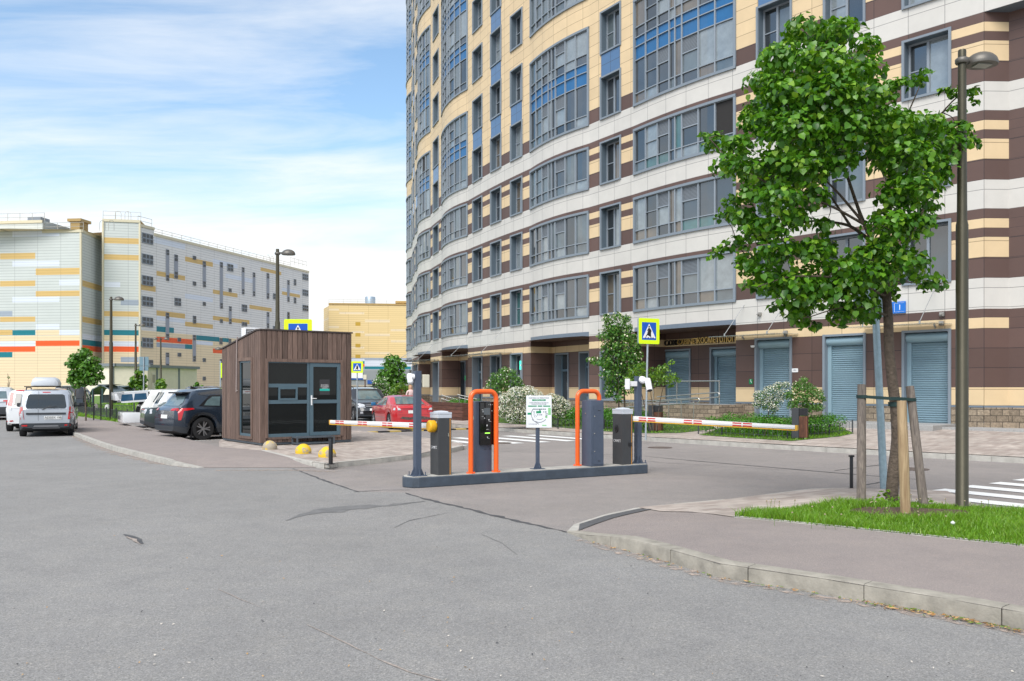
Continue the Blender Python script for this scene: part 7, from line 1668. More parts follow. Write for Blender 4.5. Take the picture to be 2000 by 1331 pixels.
# ---- concrete fence, blue site hoarding and grey shed at the end of the lane
t = thing('concrete_fence', 'pale patterned concrete panel fence behind the small crossing sign', 'fence', (*D(700, 757, 72)[:2], 0)); b = MB()
for k in range(8):
    x0 = (640-HX)/FPX*74+k*2.6; b.cbox(x0, x0+2.5, 74, 74.15, 0, 1.9, .04); 
    for i in range(4):
        for j in range(2): b.cbox(x0+.15+i*.58, x0+.65+i*.58, 73.93, 74.02, .25+j*.8, .95+j*.8, .03)
b.build('panel', mat('fence_concrete', (.40, .36, .29), .85, noise=.2, nscale=3), t, world=True)
t = thing('site_shed', 'long low grey shed with a blue stripe beyond the concrete fence', 'shed', (*D(730, 757, 95)[:2], 0)); b = MB(); x0 = (630-HX)/FPX*95; x1 = (800-HX)/FPX*95; b.cbox(x0, x1, 95, 99, 0, D(0, 722, 95)[2], .1, 0); b.build('wall', mat('shed_grey', (.36, .40, .42), .6, brick=(1.2, 9, .03, (.25, .27, .28), 0, False)), t, world=True)
b = MB(); b.box(x0, (712-HX)/FPX*95, 94.9, 95, D(0, 742, 95)[2], D(0, 739, 95)[2]); b.box((718-HX)/FPX*95, (728-HX)/FPX*95, 94.88, 95, D(0, 750, 95)[2], D(0, 743, 95)[2]); b.build('stripe', mat('shed_blue', (.01, .08, .35), .5), t, world=True)
b = MB(); b.box(x0, (709-HX)/FPX*95, 94.88, 95, D(0, 739, 95)[2], D(0, 727, 95)[2]); b.build('banner', m_white, t, world=True)
p = D(713, 737, 52); t = thing('parking_gate_box', 'small beige box on a brown post beyond the dark SUV', 'post box', (p[0], p[1], 0)); b = MB(); b.cbox(-.10, .10, -.08, .08, p[2]-.14, p[2]+.14, .01); b.build('box', mat('beige_plastic', (.6, .5, .4)), t); b = MB(); b.tube([(0, 0, 0), (0, 0, p[2]-.1)], .04, 8); b.build('pole', mat('pole_brown', (.15, .09, .06), .6), t)
p = D(792, 740, 70); t = thing('tram_stop_frame', 'thin grey metal frame past the distant tree by the apartment corner', 'frame', (p[0], p[1], 0)); b = MB()
for dx in (-.45, .9): b.box(dx-.05, dx+.05, -.05, .05, 0, p[2]+.05)
b.box(-.4, .85, -.05, .05, p[2]-.05, p[2]+.05); b.build('frame', m_steel, t)
# ================================================================= vegetation
def leafmats(name, cols, tr=.3):
    return [mat('%s_%s' % (name, 'abcdef'[i]), c, .38, trans=tr, spec=.5) for i, c in enumerate(cols)]
def leaves(name, pts, nrm, size, mats, parent, wts=None, shape='heart', droop=.35, rng=RNG, world=True):
    """one mesh of many separate leaves. pts (n,3), nrm (n,3) outward direction"""
    n = len(pts); pts = np.asarray(pts, float); nrm = np.asarray(nrm, float)
    if shape == 'heart': base = np.array([(0, 0, 0), (.42, .12, .10), (.46, .50, .10), (.0, 1.0, -.10), (-.46, .50, .10), (-.42, .12, .10), (0, .45, -.03)]); faces = [(0, 1, 2, 6), (6, 2, 3), (6, 3, 4), (0, 6, 4, 5)]
    elif shape == 'maple': base = np.array([(0, 0, 0), (.5, .25, .06), (.30, .55, .02), (0, 1.0, -.08), (-.30, .55, .02), (-.5, .25, .06), (0, .4, -.03)]); faces = [(0, 1, 2, 6), (6, 2, 3), (6, 3, 4), (0, 6, 4, 5)]
    else: base = np.array([(0, 0, 0), (.30, .5, .05), (0, 1, -.05), (-.30, .5, .05)]); faces = [(0, 1, 2, 3)]
    base = base-np.array([0, .4, 0])
    # leaf plane normal: outward + up + random ; leaf axis: downward-outward
    N = nrm*.9+np.array([0, 0, .55])+rng.normal(size=(n, 3))*.55; N /= np.linalg.norm(N, axis=1)[:, None]
    Yd = nrm*.6+np.array([0, 0, -droop*2])+rng.normal(size=(n, 3))*.55; Yd -= N*np.sum(Yd*N, 1)[:, None]; Yd /= np.linalg.norm(Yd, axis=1)[:, None]
    Xd = np.cross(Yd, N); sz = size*rng.uniform(.65, 1.25, n)
    V = pts[:, None, :]+sz[:, None, None]*(base[None, :, 0:1]*Xd[:, None, :]+base[None, :, 1:2]*Yd[:, None, :]+base[None, :, 2:3]*N[:, None, :])
    if world and parent is not None: V = V-np.array(parent.location)
    k = len(base); V = V.reshape(-1, 3); fl = np.array([len(f) for f in faces]); lv = np.concatenate([np.array(f) for f in faces])
    loops = (lv[None, :]+(np.arange(n)*k)[:, None]).ravel(); tot = np.tile(fl, n); st = np.concatenate([[0], np.cumsum(tot)[:-1]])
    me = bpy.data.meshes.new(name); me.vertices.add(len(V)); me.vertices.foreach_set('co', V.ravel().astype(np.float32)); me.loops.add(len(loops)); me.loops.foreach_set('vertex_index', loops.astype(np.int32))
    me.polygons.add(len(tot)); me.polygons.foreach_set('loop_start', st.astype(np.int32)); me.polygons.foreach_set('loop_total', tot.astype(np.int32))
    for m in mats: me.materials.append(m)
    mi = rng.choice(len(mats), n, p=wts); me.polygons.foreach_set('material_index', np.repeat(mi, len(faces)).astype(np.int32)); me.update(calc_edges=True)
    o = bpy.data.objects.new(name, me); COL.objects.link(o)
    if parent is not None: o.parent = parent
    return o
def cloud(clumps, dens, rng=RNG, shell=.55, flat=.85, topbias=.0):
    P_, N_ = [], []
    for c, r in clumps:
        n = max(6, int(dens*r*r)); d = rng.normal(size=(n, 3)); d /= np.linalg.norm(d, axis=1)[:, None]
        if topbias: d[:, 2] = np.where(rng.random(n) < topbias, np.abs(d[:, 2]), d[:, 2])
        q = (shell+(1.08-shell)*rng.random(n)**.6)*r; P_.append(np.array(c)+d*q[:, None]*np.array([1, 1, flat])); N_.append(d)
    return np.concatenate(P_), np.concatenate(N_)
def branch(b, pts, r0, r1, n=8):
    pts = [Vector(p) for p in pts]; out = []
    for i in range(len(pts)-1):
        for k in range(4): out.append(pts[i].lerp(pts[i+1], k/4))
    out.append(pts[-1]); sm = [out[0]]+[(out[i-1]+out[i]*2+out[i+1])/4 for i in range(1, len(out)-1)]+[out[-1]]
    m = len(sm); b.tube(sm, [r0+(r1-r0)*(i/(m-1))**.8 for i in range(m)], n)
m_bark = mat('bark_lime', (.105, .078, .058), .9, noise=.45, nscale=11, bump=1.0, bscale=30)
LIME = leafmats('leaf_lime', [(.052, .165, .008), (.078, .215, .010), (.12, .29, .015), (.22, .39, .03), (.028, .10, .007)], .30)
# --- the young lime tree in the foreground
tx_, ty_, _ = G(1742, 984, .14); TY = ty_
LT = thing('young_lime_tree', 'young lime tree with broad heart-shaped leaves tied between wooden stakes on the right', 'tree', (tx_, ty_, .13))
CL = [(1570, 60, 42), (1640, 68, 46), (1690, 92, 30), (1528, 118, 46), (1600, 130, 60), (1672, 150, 56), (1490, 165, 40), (1540, 195, 62), (1620, 200, 74), (1700, 195, 48), (1478, 212, 26), (1790, 160, 20), (1808, 142, 13), (1755, 172, 28), (1490, 245, 46), (1438, 290, 38), (1400, 278, 28), (1378, 268, 14),
      (1560, 270, 74), (1650, 265, 74), (1735, 255, 62), (1800, 250, 46), (1868, 180, 22), (1900, 182, 17), (1843, 182, 14), (1866, 258, 32), (1885, 280, 28), (1838, 290, 42), (1428, 328, 36), (1490, 335, 58), (1565, 335, 62), (1640, 325, 40), (1765, 315, 66), (1830, 325, 36), (1470, 385, 32), (1430, 402, 28), (1412, 425, 16), (1520, 395, 48), (1790, 375, 52), (1832, 352, 30), (1745, 385, 42),
      (1440, 478, 26), (1405, 492, 17), (1480, 452, 34), (1552, 432, 34), (1520, 492, 44), (1585, 500, 48), (1640, 530, 44), (1740, 450, 54), (1790, 440, 40), (1818, 412, 24), (1700, 545, 50), (1775, 520, 44), (1815, 552, 28), (1838, 562, 14), (1495, 545, 42), (1555, 565, 52), (1620, 575, 52), (1678, 600, 42), (1560, 612, 32), (1522, 602, 22), (1592, 640, 15), (1728, 575, 26), (1640, 622, 30), (1567, 636, 12), (1460, 520, 30), (1450, 430, 34), (1510, 445, 40), (1470, 560, 22), (1530, 560, 40), (1610, 445, 26), (1590, 385, 34), (1690, 500, 40), (1730, 500, 44), (1650, 560, 44), (1385, 285, 16), (1870, 215, 18), (1905, 200, 10), (1694, 632, 14), (1390, 500, 12)]
clumps = []; rnd = random.Random(5)
cxp, cyp = 1640, 340
for px, py, r in CL:
    rr = math.hypot((px-cxp)/270, (py-cyp)/310); dmax = 1.25*math.sqrt(max(.05, 1-min(1, rr)**2))
    ds = [rnd.uniform(-.25, .3)*dmax-.1] if r < 30 else [-dmax*rnd.uniform(.45, .85), dmax*rnd.uniform(.2, .8)]
    if r > 45: ds.append(rnd.uniform(-.2, .2)*dmax)
    for k, dd in enumerate(ds):
        Y = TY+dd; j = 0 if k == 0 else 14; x, y, z = D(px+rnd.uniform(-j, j), py+rnd.uniform(-j, j), Y); clumps.append(((x, y, z), r/FPX*Y*(1.0 if k == 0 else .84)))
P_, N_ = cloud(clumps, 1750, shell=.30, flat=.66, topbias=.45)
keep = RNG.random(len(P_)) < 2
leaves('leaves', P_[keep], N_[keep], .082, LIME, LT, [.26, .30, .22, .09, .13], 'heart', .6)
b = MB(); tr = lambda pts, dd=0: [D(px, py, TY+d_) for px, py, d_ in pts]
branch(b, tr([(1741, 992, 0), (1744, 930, 0), (1753, 860, 0), (1750, 800, 0), (1742, 740, 0), (1736, 680, 0), (1735, 620, 0), (1730, 560, 0), (1728, 520, 0)]), .084, .056, 14)
LIMBS = [[(1730, 560, 0), (1712, 500, -.1), (1690, 440, -.2), (1640, 380, -.3), (1600, 340, -.4), (1540, 300, -.5)], [(1728, 530, 0), (1735, 470, .1), (1740, 400, .2), (1735, 300, .2), (1700, 200, .1), (1660, 120, 0)],
         [(1722, 520, 0), (1700, 470, .2), (1660, 440, .3), (1600, 430, .4), (1530, 440, .3), (1440, 480, .1)], [(1716, 500, 0), (1680, 420, .0), (1640, 300, .1), (1610, 200, 0), (1600, 100, 0)], [(1730, 560, 0), (1760, 500, -.2), (1790, 440, -.3), (1830, 350, -.3), (1870, 270, -.2)],
         [(1740, 400, .2), (1790, 300, .2), (1840, 220, .1), (1868, 190, 0), (1900, 185, 0)], [(1732, 580, 0), (1690, 560, -.4), (1620, 540, -.7), (1540, 540, -.8), (1480, 560, -.7)], [(1690, 440, -.2), (1620, 400, -.5), (1520, 370, -.6), (1430, 320, -.5), (1385, 270, -.4)],
         [(1660, 440, .3), (1620, 380, .6), (1560, 300, .8), (1500, 220, .6)], [(1730, 560, 0), (1770, 550, .2), (1830, 560, .2)], [(1735, 620, 0), (1700, 600, -.3), (1640, 600, -.5), (1580, 620, -.5)], [(1735, 300, .2), (1770, 230, .1), (1800, 160, 0)]]
for i, L_ in enumerate(LIMBS): branch(b, tr(L_), .034 if i < 5 else .020, .006, 8)
rr_ = random.Random(3)
for c, r in clumps[::2]:
    q = min((D(px, py, TY+d_) for L_ in LIMBS for px, py, d_ in L_[1:]), key=lambda w_: (Vector(w_)-Vector(c)).length); m_ = (Vector(q)+Vector(c))/2+Vector((rr_.uniform(-.06, .06), rr_.uniform(-.06, .06), .05)); branch(b, [q, m_, c], .009, .003, 5)
b.build('trunk', m_bark, LT, world=True, smooth=60)
# tie strap between the two tall stakes and the trunk
sa = Vector(D(1683, 775, STK[0][2]+.22)); sb = Vector(D(1779, 781, STK[2][2]+.22)); tm = Vector(D(1748, 779, TY-.1)); b = MB()
def strap(path, hgt=.042):
    for i in range(len(path)-1):
        a, c = path[i], path[i+1]; d = (c-a); n = Vector((d.y, -d.x, 0)).normalized()*.004
        b.add([a-n+Vector((0, 0, -hgt/2)), c-n+Vector((0, 0, -hgt/2)), c-n+Vector((0, 0, hgt/2)), a-n+Vector((0, 0, hgt/2)), a+n+Vector((0, 0, -hgt/2)), c+n+Vector((0, 0, -hgt/2)), c+n+Vector((0, 0, hgt/2)), a+n+Vector((0, 0, hgt/2))], [(0, 1, 2, 3), (7, 6, 5, 4), (3, 2, 6, 7), (0, 4, 5, 1), (0, 3, 7, 4), (1, 5, 6, 2)])
def loop(c, r): return [c+Vector((r*math.cos(a), r*math.sin(a), 0)) for a in np.linspace(0, 2*math.pi, 13)]
strap(loop(sa, .066)); strap(loop(sb, .064)); strap([sa+Vector((.0, -.066, 0)), tm+Vector((-.05, -.0, .0)), tm+Vector((.06, 0, 0)), sb+Vector((0, -.064, 0))]); strap(loop(Vector(D(1748, 790, TY)), .082), .06)
o = b.build('tie_strap', mat('strap_green', (.010, .035, .032), .7)); tag(o, 'dark green webbing strap tying the young tree to its stakes', 'strap')
# --- soil patch + turf
b = MB(); c0 = Vector(G(1775, 1003, .14)); n = 40
for k in range(n):
    for j, rr in enumerate((1.0, .6, .25)):
        a = 2*math.pi*k/n; w_ = 1+.18*math.sin(3*a+1)+.1*math.sin(7*a); x = c0.x+.70*rr*w_*math.cos(a); y = c0.y+.46*rr*w_*math.sin(a); b.v.append((x, y, .15+.06*(1-rr)+(.012*mnoise.noise(Vector((x*9, y*9, 0))))*1)); b.var.append(.5)
for k in range(n):
    for j in range(2): a_, c_ = k*3+j, ((k+1) % n)*3+j; b.f.append((a_, c_, c_+1, a_+1)); b.m.append(0)
b.f.append(tuple(k*3+2 for k in range(n))); b.m.append(0)
struct(b.build('soil', mat('bare_soil', (.095, .062, .042), .95, noise=.45, nscale=18, bump=1., bscale=40), smooth=60), 'bare soil around the foot of the young tree')
def blades(name, poly, zf, n, h, w_, mats, label, rng=np.random.default_rng(3), excl=None, wts=None):
    xs = np.array([p[0] for p in poly]); ys = np.array([p[1] for p in poly]); pts = []
    def inside(x, y):
        c = False; j = len(poly)-1
        for i in range(len(poly)):
            if (ys[i] > y) != (ys[j] > y) and x < (xs[j]-xs[i])*(y-ys[i])/(ys[j]-ys[i])+xs[i]: c = not c
            j = i
        return c
    while len(pts) < n:
        x, y = rng.uniform(xs.min(), xs.max()), rng.uniform(ys.min(), ys.max())
        if not inside(x, y): continue
        if excl and excl(x, y, rng): continue
        pts.append((x, y, zf(x, y)))
    P_ = np.array(pts); n = len(P_); a = rng.uniform(0, 6.283, n); hh = h*rng.uniform(.45, 1.35, n)*(1+.35*np.sin(P_[:, 0]*3.1+P_[:, 1]*1.7)); lean = rng.normal(size=(n, 2))*.42; ww = w_*rng.uniform(.7, 1.4, n)
    dx, dy = np.cos(a)*ww, np.sin(a)*ww; V = np.zeros((n, 5, 3))
    V[:, 0] = P_+np.c_[-dx, -dy, np.zeros(n)]; V[:, 1] = P_+np.c_[dx, dy, np.zeros(n)]
    V[:, 2] = P_+np.c_[dx*.8+lean[:, 0]*hh*.35, dy*.8+lean[:, 1]*hh*.35, hh*.55]; V[:, 3] = P_+np.c_[-dx*.8+lean[:, 0]*hh*.35, -dy*.8+lean[:, 1]*hh*.35, hh*.55]; V[:, 4] = P_+np.c_[lean[:, 0]*hh, lean[:, 1]*hh, hh]
    lp = (np.array([0, 1, 2, 3, 3, 2, 4])[None]+(np.arange(n)*5)[:, None]).ravel(); tot = np.tile([4, 3], n); st = np.concatenate([[0], np.cumsum(tot)[:-1]])
    me = bpy.data.meshes.new(name); me.vertices.add(n*5); me.vertices.foreach_set('co', V.ravel().astype(np.float32)); me.loops.add(len(lp)); me.loops.foreach_set('vertex_index', lp.astype(np.int32)); me.polygons.add(len(tot)); me.polygons.foreach_set('loop_start', st.astype(np.int32)); me.polygons.foreach_set('loop_total', tot.astype(np.int32))
    for m in mats: me.materials.append(m)
    me.polygons.foreach_set('material_index', np.repeat(rng.choice(len(mats), n, p=wts), 2).astype(np.int32)); me.update(calc_edges=True)
    o = bpy.data.objects.new(name, me); COL.objects.link(o); o['kind'] = 'stuff'; o['label'] = label; o['category'] = 'grass'; return o
GRS = leafmats('grass', [(.12, .25, .015), (.17, .32, .02), (.20, .42, .03), (.28, .40, .06)], .35)
def ex(x, y, rng): 
    q = math.hypot((x-c0.x)/.72, (y-c0.y)/.50); return q < 1 and rng.random() < .97
lp_ = [gi[0]]+gback[:7]+[gi[4], gi[3], gi[2], gi[1]]
blades('grass', lp_, lambda x, y: ZR(x, y), 42000, .075, .0042, GRS, 'bright green tufty grass under the young lime tree', excl=ex, wts=[.35, .35, .22, .08])
# dandelions and seed heads
b = MB(); bs = MB(); rg = random.Random(9)
for k in range(34):
    px, py = rg.uniform(1500, 1990), rg.uniform(1000, 1035); x, y, z = G(px, py, .14); h = rg.uniform(.10, .24); lx = rg.uniform(-.04, .04); b.tube([(x, y, z), (x+lx*.5, y, z+h*.5), (x+lx, y, z+h)], .0022, 4, cap=False); bs.lathe([(.004, 0), (.011, .004), (.008, .014)], 6, 0, Matrix.Translation((x+lx, y, z+h)))
o = b.build('dandelion_stems', GRS[0]); o['kind'] = 'stuff'; o['label'] = 'thin dandelion stems standing above the near grass'; o['category'] = 'weeds'
bs.build('seed_head', mat('seed_brown', (.35, .28, .18), .8), o)
b = MB(); x, y, z = G(1861, 1022, .2); b.lathe([(.0, -.02), (.022, -.008), (.024, .008), (.0, .026)], 12, 0, Matrix.Translation((x, y, z))); b.tube([(x, y, .14), (x, y, z)], .002, 4); tag(b.build('dandelion_clock', m_white), 'white dandelion clock in the grass near the right edge', 'dandelion')
# weeds at the tree foot
cl = [((tx_-.15, ty_-.12, .22), .13), ((tx_+.02, ty_-.18, .20), .11), ((tx_+.35, ty_-.22, .18), .09), ((G(1688, 985, .14)[0]+.08, G(1688, 985, .14)[1], .20), .08)]
P_, N_ = cloud(cl, 2600, shell=.2); w__o = leaves('weeds', P_, N_, .07, GRS[:3], None, None, 'oval', .0); w__o['kind'] = 'stuff'; w__o['label'] = 'leafy weeds round the foot of the young tree'; w__o['category'] = 'weeds'
# litter leaves at the kerb
LIT = [mat('litter_brown', (.30, .15, .05), .9), mat('litter_tan', (.45, .28, .12), .9), mat('litter_green', (.12, .2, .03), .8)]
pts = []; rg = np.random.default_rng(4); KF = [Vector(q) for q in kfront]
for i, cnt in ((1, 22), (2, 20), (3, 34), (4, 120), (5, 120), (6, 40)):
    for _ in range(cnt):
        t_ = rg.random() if i != 4 else rg.beta(3, 1.5); p = KF[i].lerp(KF[min(i+1, len(KF)-1)], t_); off = abs(rg.normal())*.045+.02; d = (KF[min(i+1, len(KF)-1)]-KF[i]).normalized(); pts.append((p.x+d.y*off*(1), p.y-d.x*off, .014))
pts = np.array(pts)
def scatter(name, pts, size, mats, label, asp=.28):
    b = MB(); rg = random.Random(2)
    for p in pts:
        a = rg.uniform(0, 6.28); s = size*rg.uniform(.5, 1.5); w_ = s*asp*rg.uniform(.6, 1.3); dx, dy = math.cos(a), math.sin(a); c_ = [(-s, -w_*.3), (0, -w_), (s, 0), (0, w_)]; b.add([(p[0]+u_*dx-v_*dy, p[1]+u_*dy+v_*dx, p[2]+rg.uniform(0, .012)) for u_, v_ in c_], [(0, 1, 2, 3)], rg.randrange(len(mats)))
    o = b.build(name, mats); o['kind'] = 'stuff'; o['label'] = label; o['category'] = 'litter'; return o
scatter('leaf_litter', pts, .022, LIT, 'dry brown leaf and twig litter lying along the near kerb')
gp = []; rg = np.random.default_rng(8)
for _ in range(200):
    px, py = rg.uniform(0, 2000), 1331-380*rg.random()**1.5; x, y, _z = G(px, py); gp.append((x, y, .008))
scatter('road_grit', [p for p in gp if p[0] < 1.2 or p[1] < 5.5], .009, [mat('grit_dark', (.08, .08, .08), .9), mat('grit_pale', (.55, .5, .43), .9), mat('litter_tan', ())], 'tiny stones and crumbs scattered over the near asphalt', .6)
# --- generic tree / shrub makers
def tree(name, label, px, Y, z0, clpx, stems, dens, lsz, mats, shape='oval', droop=.2, wts=None, depth=.9, group=None, cat='tree', barkm=None, r0=.05, flowers=None, seed=1, flat=.85, shell=.3, grow=1.0):
    rg = random.Random(seed); x = (px-HX)/FPX*Y; t = thing(name, label, cat, (x, Y, z0), 0, group); cl = []
    xs = [c[0] for c in clpx]; cx_ = sum(xs)/len(xs); sp = max(8, (max(xs)-min(xs))/2)
    for cx, cy, r in clpx:
        r *= grow; dm = depth*sp/FPX*Y*math.sqrt(max(.1, 1-((cx-cx_)/sp*.9)**2))
        for s_ in (-1, 1):
            dd = s_*rg.uniform(.15, .8)*dm; cl.append((D(cx, cy, Y+dd), r/FPX*(Y+dd)))
    rng = np.random.default_rng(seed); P_, N_ = cloud(cl, dens, rng, shell=shell, flat=flat); leaves('leaves', P_, N_, lsz, mats, t, wts, shape, droop, rng)
    if flowers:
        n, fs, fm, top = flowers; P_, N_ = cloud([(c, r*1.02) for c, r in cl], n, rng, shell=.85, flat=flat, topbias=top); leaves('blossom', P_, N_, fs, fm, t, None, 'oval', -.3, rng)
    b = MB()
    for st in stems: branch(b, [D(a, c, Y+(st_d if len(q) > 2 else 0)) for q in st for a, c, st_d in [(q[0], q[1], q[2] if len(q) > 2 else 0)]], r0, r0*.3, 7)
    for c, r in cl[::2]:
        end = D(stems[0][-1][0], stems[0][-1][1], Y); m_ = (Vector(end)+Vector(c))/2; branch(b, [end, m_, c], r0*.35, r0*.1, 5)
    b.build('trunk', barkm or m_bark, t, world=True, smooth=60); return t
MAP = leafmats('leaf_maple', [(.055, .16, .012), (.08, .22, .018), (.12, .28, .03), (.04, .115, .01)], .25)
ROW = leafmats('leaf_rowan', [(.035, .125, .012), (.05, .16, .018), (.075, .20, .02), (.14, .26, .04)], .22)
YEL = leafmats('leaf_yellowgreen', [(.12, .24, .015), (.17, .30, .02), (.08, .18, .015), (.05, .13, .012)], .28)
LIL = leafmats('leaf_lilac', [(.055, .145, .02), (.08, .20, .025), (.11, .24, .04)], .22)
HED = leafmats('leaf_hedge', [(.045, .17, .010), (.065, .22, .014), (.10, .28, .02)], .25)
FLW = [mat('blossom_white', (.72, .72, .64), .6), mat('blossom_cream', (.62, .60, .42), .6)]
zl = lambda px, Y: ZG((px-HX)/FPX*Y, Y)
tree('young_maple', 'young maple on the left verge in front of the striped block', 168, 41.5, .3, [(165, 690, 14), (150, 702, 16), (178, 706, 16), (140, 712, 12), (162, 718, 18), (186, 720, 14), (150, 732, 16), (192, 735, 12), (172, 735, 16), (140, 742, 10), (160, 746, 13), (182, 745, 12), (148, 752, 10)], [[(168, 828), (167, 780), (165, 740), (164, 710)], [(146, 815), (146, 780), (150, 745)]], 900, .135, MAP, 'maple', .2, r0=.045, seed=4, depth=.8, flat=.7)
tree('small_lamp_tree', 'small leafy tree hugging the base of a distant lamp', 270, 60, .9, [(272, 728, 8), (264, 742, 9), (278, 742, 9), (258, 750, 7), (270, 754, 9), (280, 756, 6)], [[(270, 785), (270, 760), (270, 740)]], 420, .24, YEL, 'maple', .2, r0=.05, seed=6)
tree('small_round_shrub', 'small light-green shrub below the twin-headed lamp', 314, 74, .9, [(314, 746, 8), (310, 754, 8), (319, 753, 7)], [[(314, 775), (314, 760)]], 360, .26, YEL, 'maple', .2, r0=.05, seed=7, cat='shrub')
tree('small_round_shrub', 'tiny pointed shrub peeping over the car roofs before the yellow wall', 386, 78, .9, [(385, 750, 4), (384, 756, 6), (395, 756, 4)], [[(386, 780), (385, 760)]], 300, .26, MAP, 'maple', .2, r0=.05, seed=8, cat='shrub')
tree('bare_sapling', 'thin almost bare sapling at the far left before the cream wall', 17, 60, .9, [(17, 738, 3)], [[(18, 785), (17, 755), (15, 730)], [(17, 765), (14, 748)], [(17, 758), (20, 742)]], 60, .12, MAP, 'oval', r0=.03, seed=9)
tree('distant_tree', 'tall bushy tree left of the apartment corner behind the red coupe', 765, 62, .1, [(762, 700, 10), (775, 702, 9), (757, 712, 12), (772, 716, 14), (785, 715, 9), (748, 730, 12), (764, 732, 15), (782, 733, 13), (742, 742, 10), (756, 748, 14), (776, 748, 15), (788, 745, 9), (735, 752, 8), (766, 760, 14)], [[(765, 790), (764, 760), (766, 725)]], 260, .22, MAP, 'maple', .2, r0=.12, seed=10, depth=.9)
tree('white_flowering_shrub', 'white-flowering shrub right behind the black SUV', 742, 50, .1, [(735, 748, 9), (745, 745, 10), (740, 758, 12), (752, 756, 10), (730, 762, 9), (748, 768, 12), (760, 764, 9), (738, 772, 10)], [[(743, 790), (743, 765)]], 700, .14, LIL, 'oval', .2, r0=.05, seed=11, flowers=(160, .10, FLW, .6), cat='shrub')
tree('round_green_shrub', 'bright yellow-green rounded shrub behind the red coupe roof', 780, 47, .2, [(772, 760, 9), (783, 756, 11), (793, 760, 9), (778, 768, 10), (790, 770, 9), (800, 768, 6), (765, 770, 7), (760, 782, 9), (770, 786, 9)], [[(781, 800), (781, 770)]], 1100, .12, YEL, 'oval', .2, r0=.04, seed=12, cat='shrub')
tree('red_leaved_shrub', 'small rust-red leaved shrub in front of the rounded green shrub', 784, 45, .2, [(784, 764, 5), (782, 772, 7), (788, 772, 6), (776, 777, 6)], [[(784, 800), (784, 775)]], 700, .10, [mat('leaf_rust', (.16, .035, .015), .5), mat('leaf_rustgreen', (.10, .07, .02), .5)], 'oval', .2, r0=.03, seed=13, cat='shrub')
def gp_(px, py): return GF(px, py)
Yl = gp_(990, 815)[1]
tree('lilac_bush', 'tall green bush with a few white blossoms behind the pay terminal', 990, 35.5, .3, [(985, 728, 13), (1000, 732, 12), (968, 738, 12), (1010, 744, 11), (985, 748, 16), (960, 750, 11), (1002, 756, 12), (972, 760, 12), (1018, 752, 7), (952, 758, 7), (990, 768, 12)], [[(987, 815), (988, 780), (986, 745)], [(983, 815), (976, 780), (968, 750)], [(990, 815), (1000, 780), (1004, 750)]], 1300, .105, LIL, 'oval', .2, r0=.035, seed=14, flowers=(45, .09, FLW, .6))
SPI = leafmats('leaf_spirea', [(.06, .14, .03), (.08, .18, .035)], .2)
tree('spirea_bush', 'big white-blossoming bush left of the parking map board', 1015, 33.4, .25, [(1010, 774, 20), (990, 786, 20), (1030, 770, 18), (1045, 776, 16), (985, 804, 16), (1010, 806, 22), (1040, 800, 20), (1060, 790, 14), (1030, 816, 12), (1000, 816, 12)], [[(1015, 828), (1015, 800)]], 2200, .06, SPI, 'oval', .2, r0=.03, seed=15, flowers=(3000, .06, FLW, .5), cat='shrub', depth=.7)
tree('spirea_bush', 'smaller white-blossoming bush right of the parking map board', 1090, 34, .25, [(1078, 780, 13), (1090, 784, 13), (1102, 792, 13), (1085, 798, 14), (1108, 802, 10), (1070, 795, 13), (1095, 808, 10)], [[(1090, 826), (1090, 800)]], 2200, .06, SPI, 'oval', .2, r0=.03, seed=16, flowers=(2800, .06, FLW, .5), cat='shrub', depth=.7)
tree('rowan_tree', 'slender dark-green rowan with cream flower heads left of the leaning crossing sign', 1208, 31.5, .22, [(1185, 622, 8), (1205, 618, 8), (1222, 622, 8), (1196, 640, 15), (1218, 640, 14), (1185, 655, 14), (1205, 662, 18), (1228, 660, 13), (1240, 672, 10), (1192, 682, 16), (1215, 686, 18), (1238, 690, 14), (1160, 706, 7), (1150, 703, 4), (1178, 706, 14), (1200, 712, 18), (1225, 714, 18), (1245, 712, 12), (1188, 732, 14), (1210, 738, 16), (1232, 740, 15), (1195, 755, 12), (1218, 760, 12), (1208, 778, 8), (1190, 770, 7)], [[(1220, 826), (1220, 780), (1214, 720), (1208, 660)], [(1208, 826), (1209, 790), (1200, 720), (1192, 660)]], 1100, .12, ROW, 'oval', .3, r0=.045, seed=17, grow=1.25, flowers=(28, .10, [FLW[1]], .8), depth=.8)
tree('crab_apple_tree', 'small yellow-green multi-stemmed tree around the leaning crossing sign pole', 1278, 29.8, .22, [(1235, 728, 9), (1250, 722, 12), (1228, 742, 11), (1246, 745, 14), (1262, 738, 12), (1275, 730, 12), (1290, 724, 10), (1302, 718, 8), (1285, 742, 13), (1300, 738, 12), (1316, 736, 9), (1326, 742, 5), (1240, 758, 10), (1268, 752, 10), (1310, 750, 8), (1312, 708, 5), (1258, 712, 6)], [[(1276, 842), (1275, 800), (1270, 760)], [(1282, 842), (1288, 790), (1296, 752)], [(1272, 842), (1258, 790), (1250, 755)]], 1000, .10, YEL, 'oval', .2, r0=.028, seed=18, grow=1.2, depth=.8)
tree('spirea_bush', 'arching white-blossoming bush right of the ramp', 1500, 27.2, .3, [(1505, 765, 14), (1520, 755, 10), (1535, 752, 8), (1485, 775, 14), (1495, 790, 14), (1515, 785, 14), (1478, 790, 9), (1530, 772, 12), (1510, 800, 10)], [[(1500, 818), (1502, 790)]], 2600, .055, SPI, 'oval', .2, r0=.025, seed=19, flowers=(2600, .048, FLW, .5), cat='shrub', depth=.7)
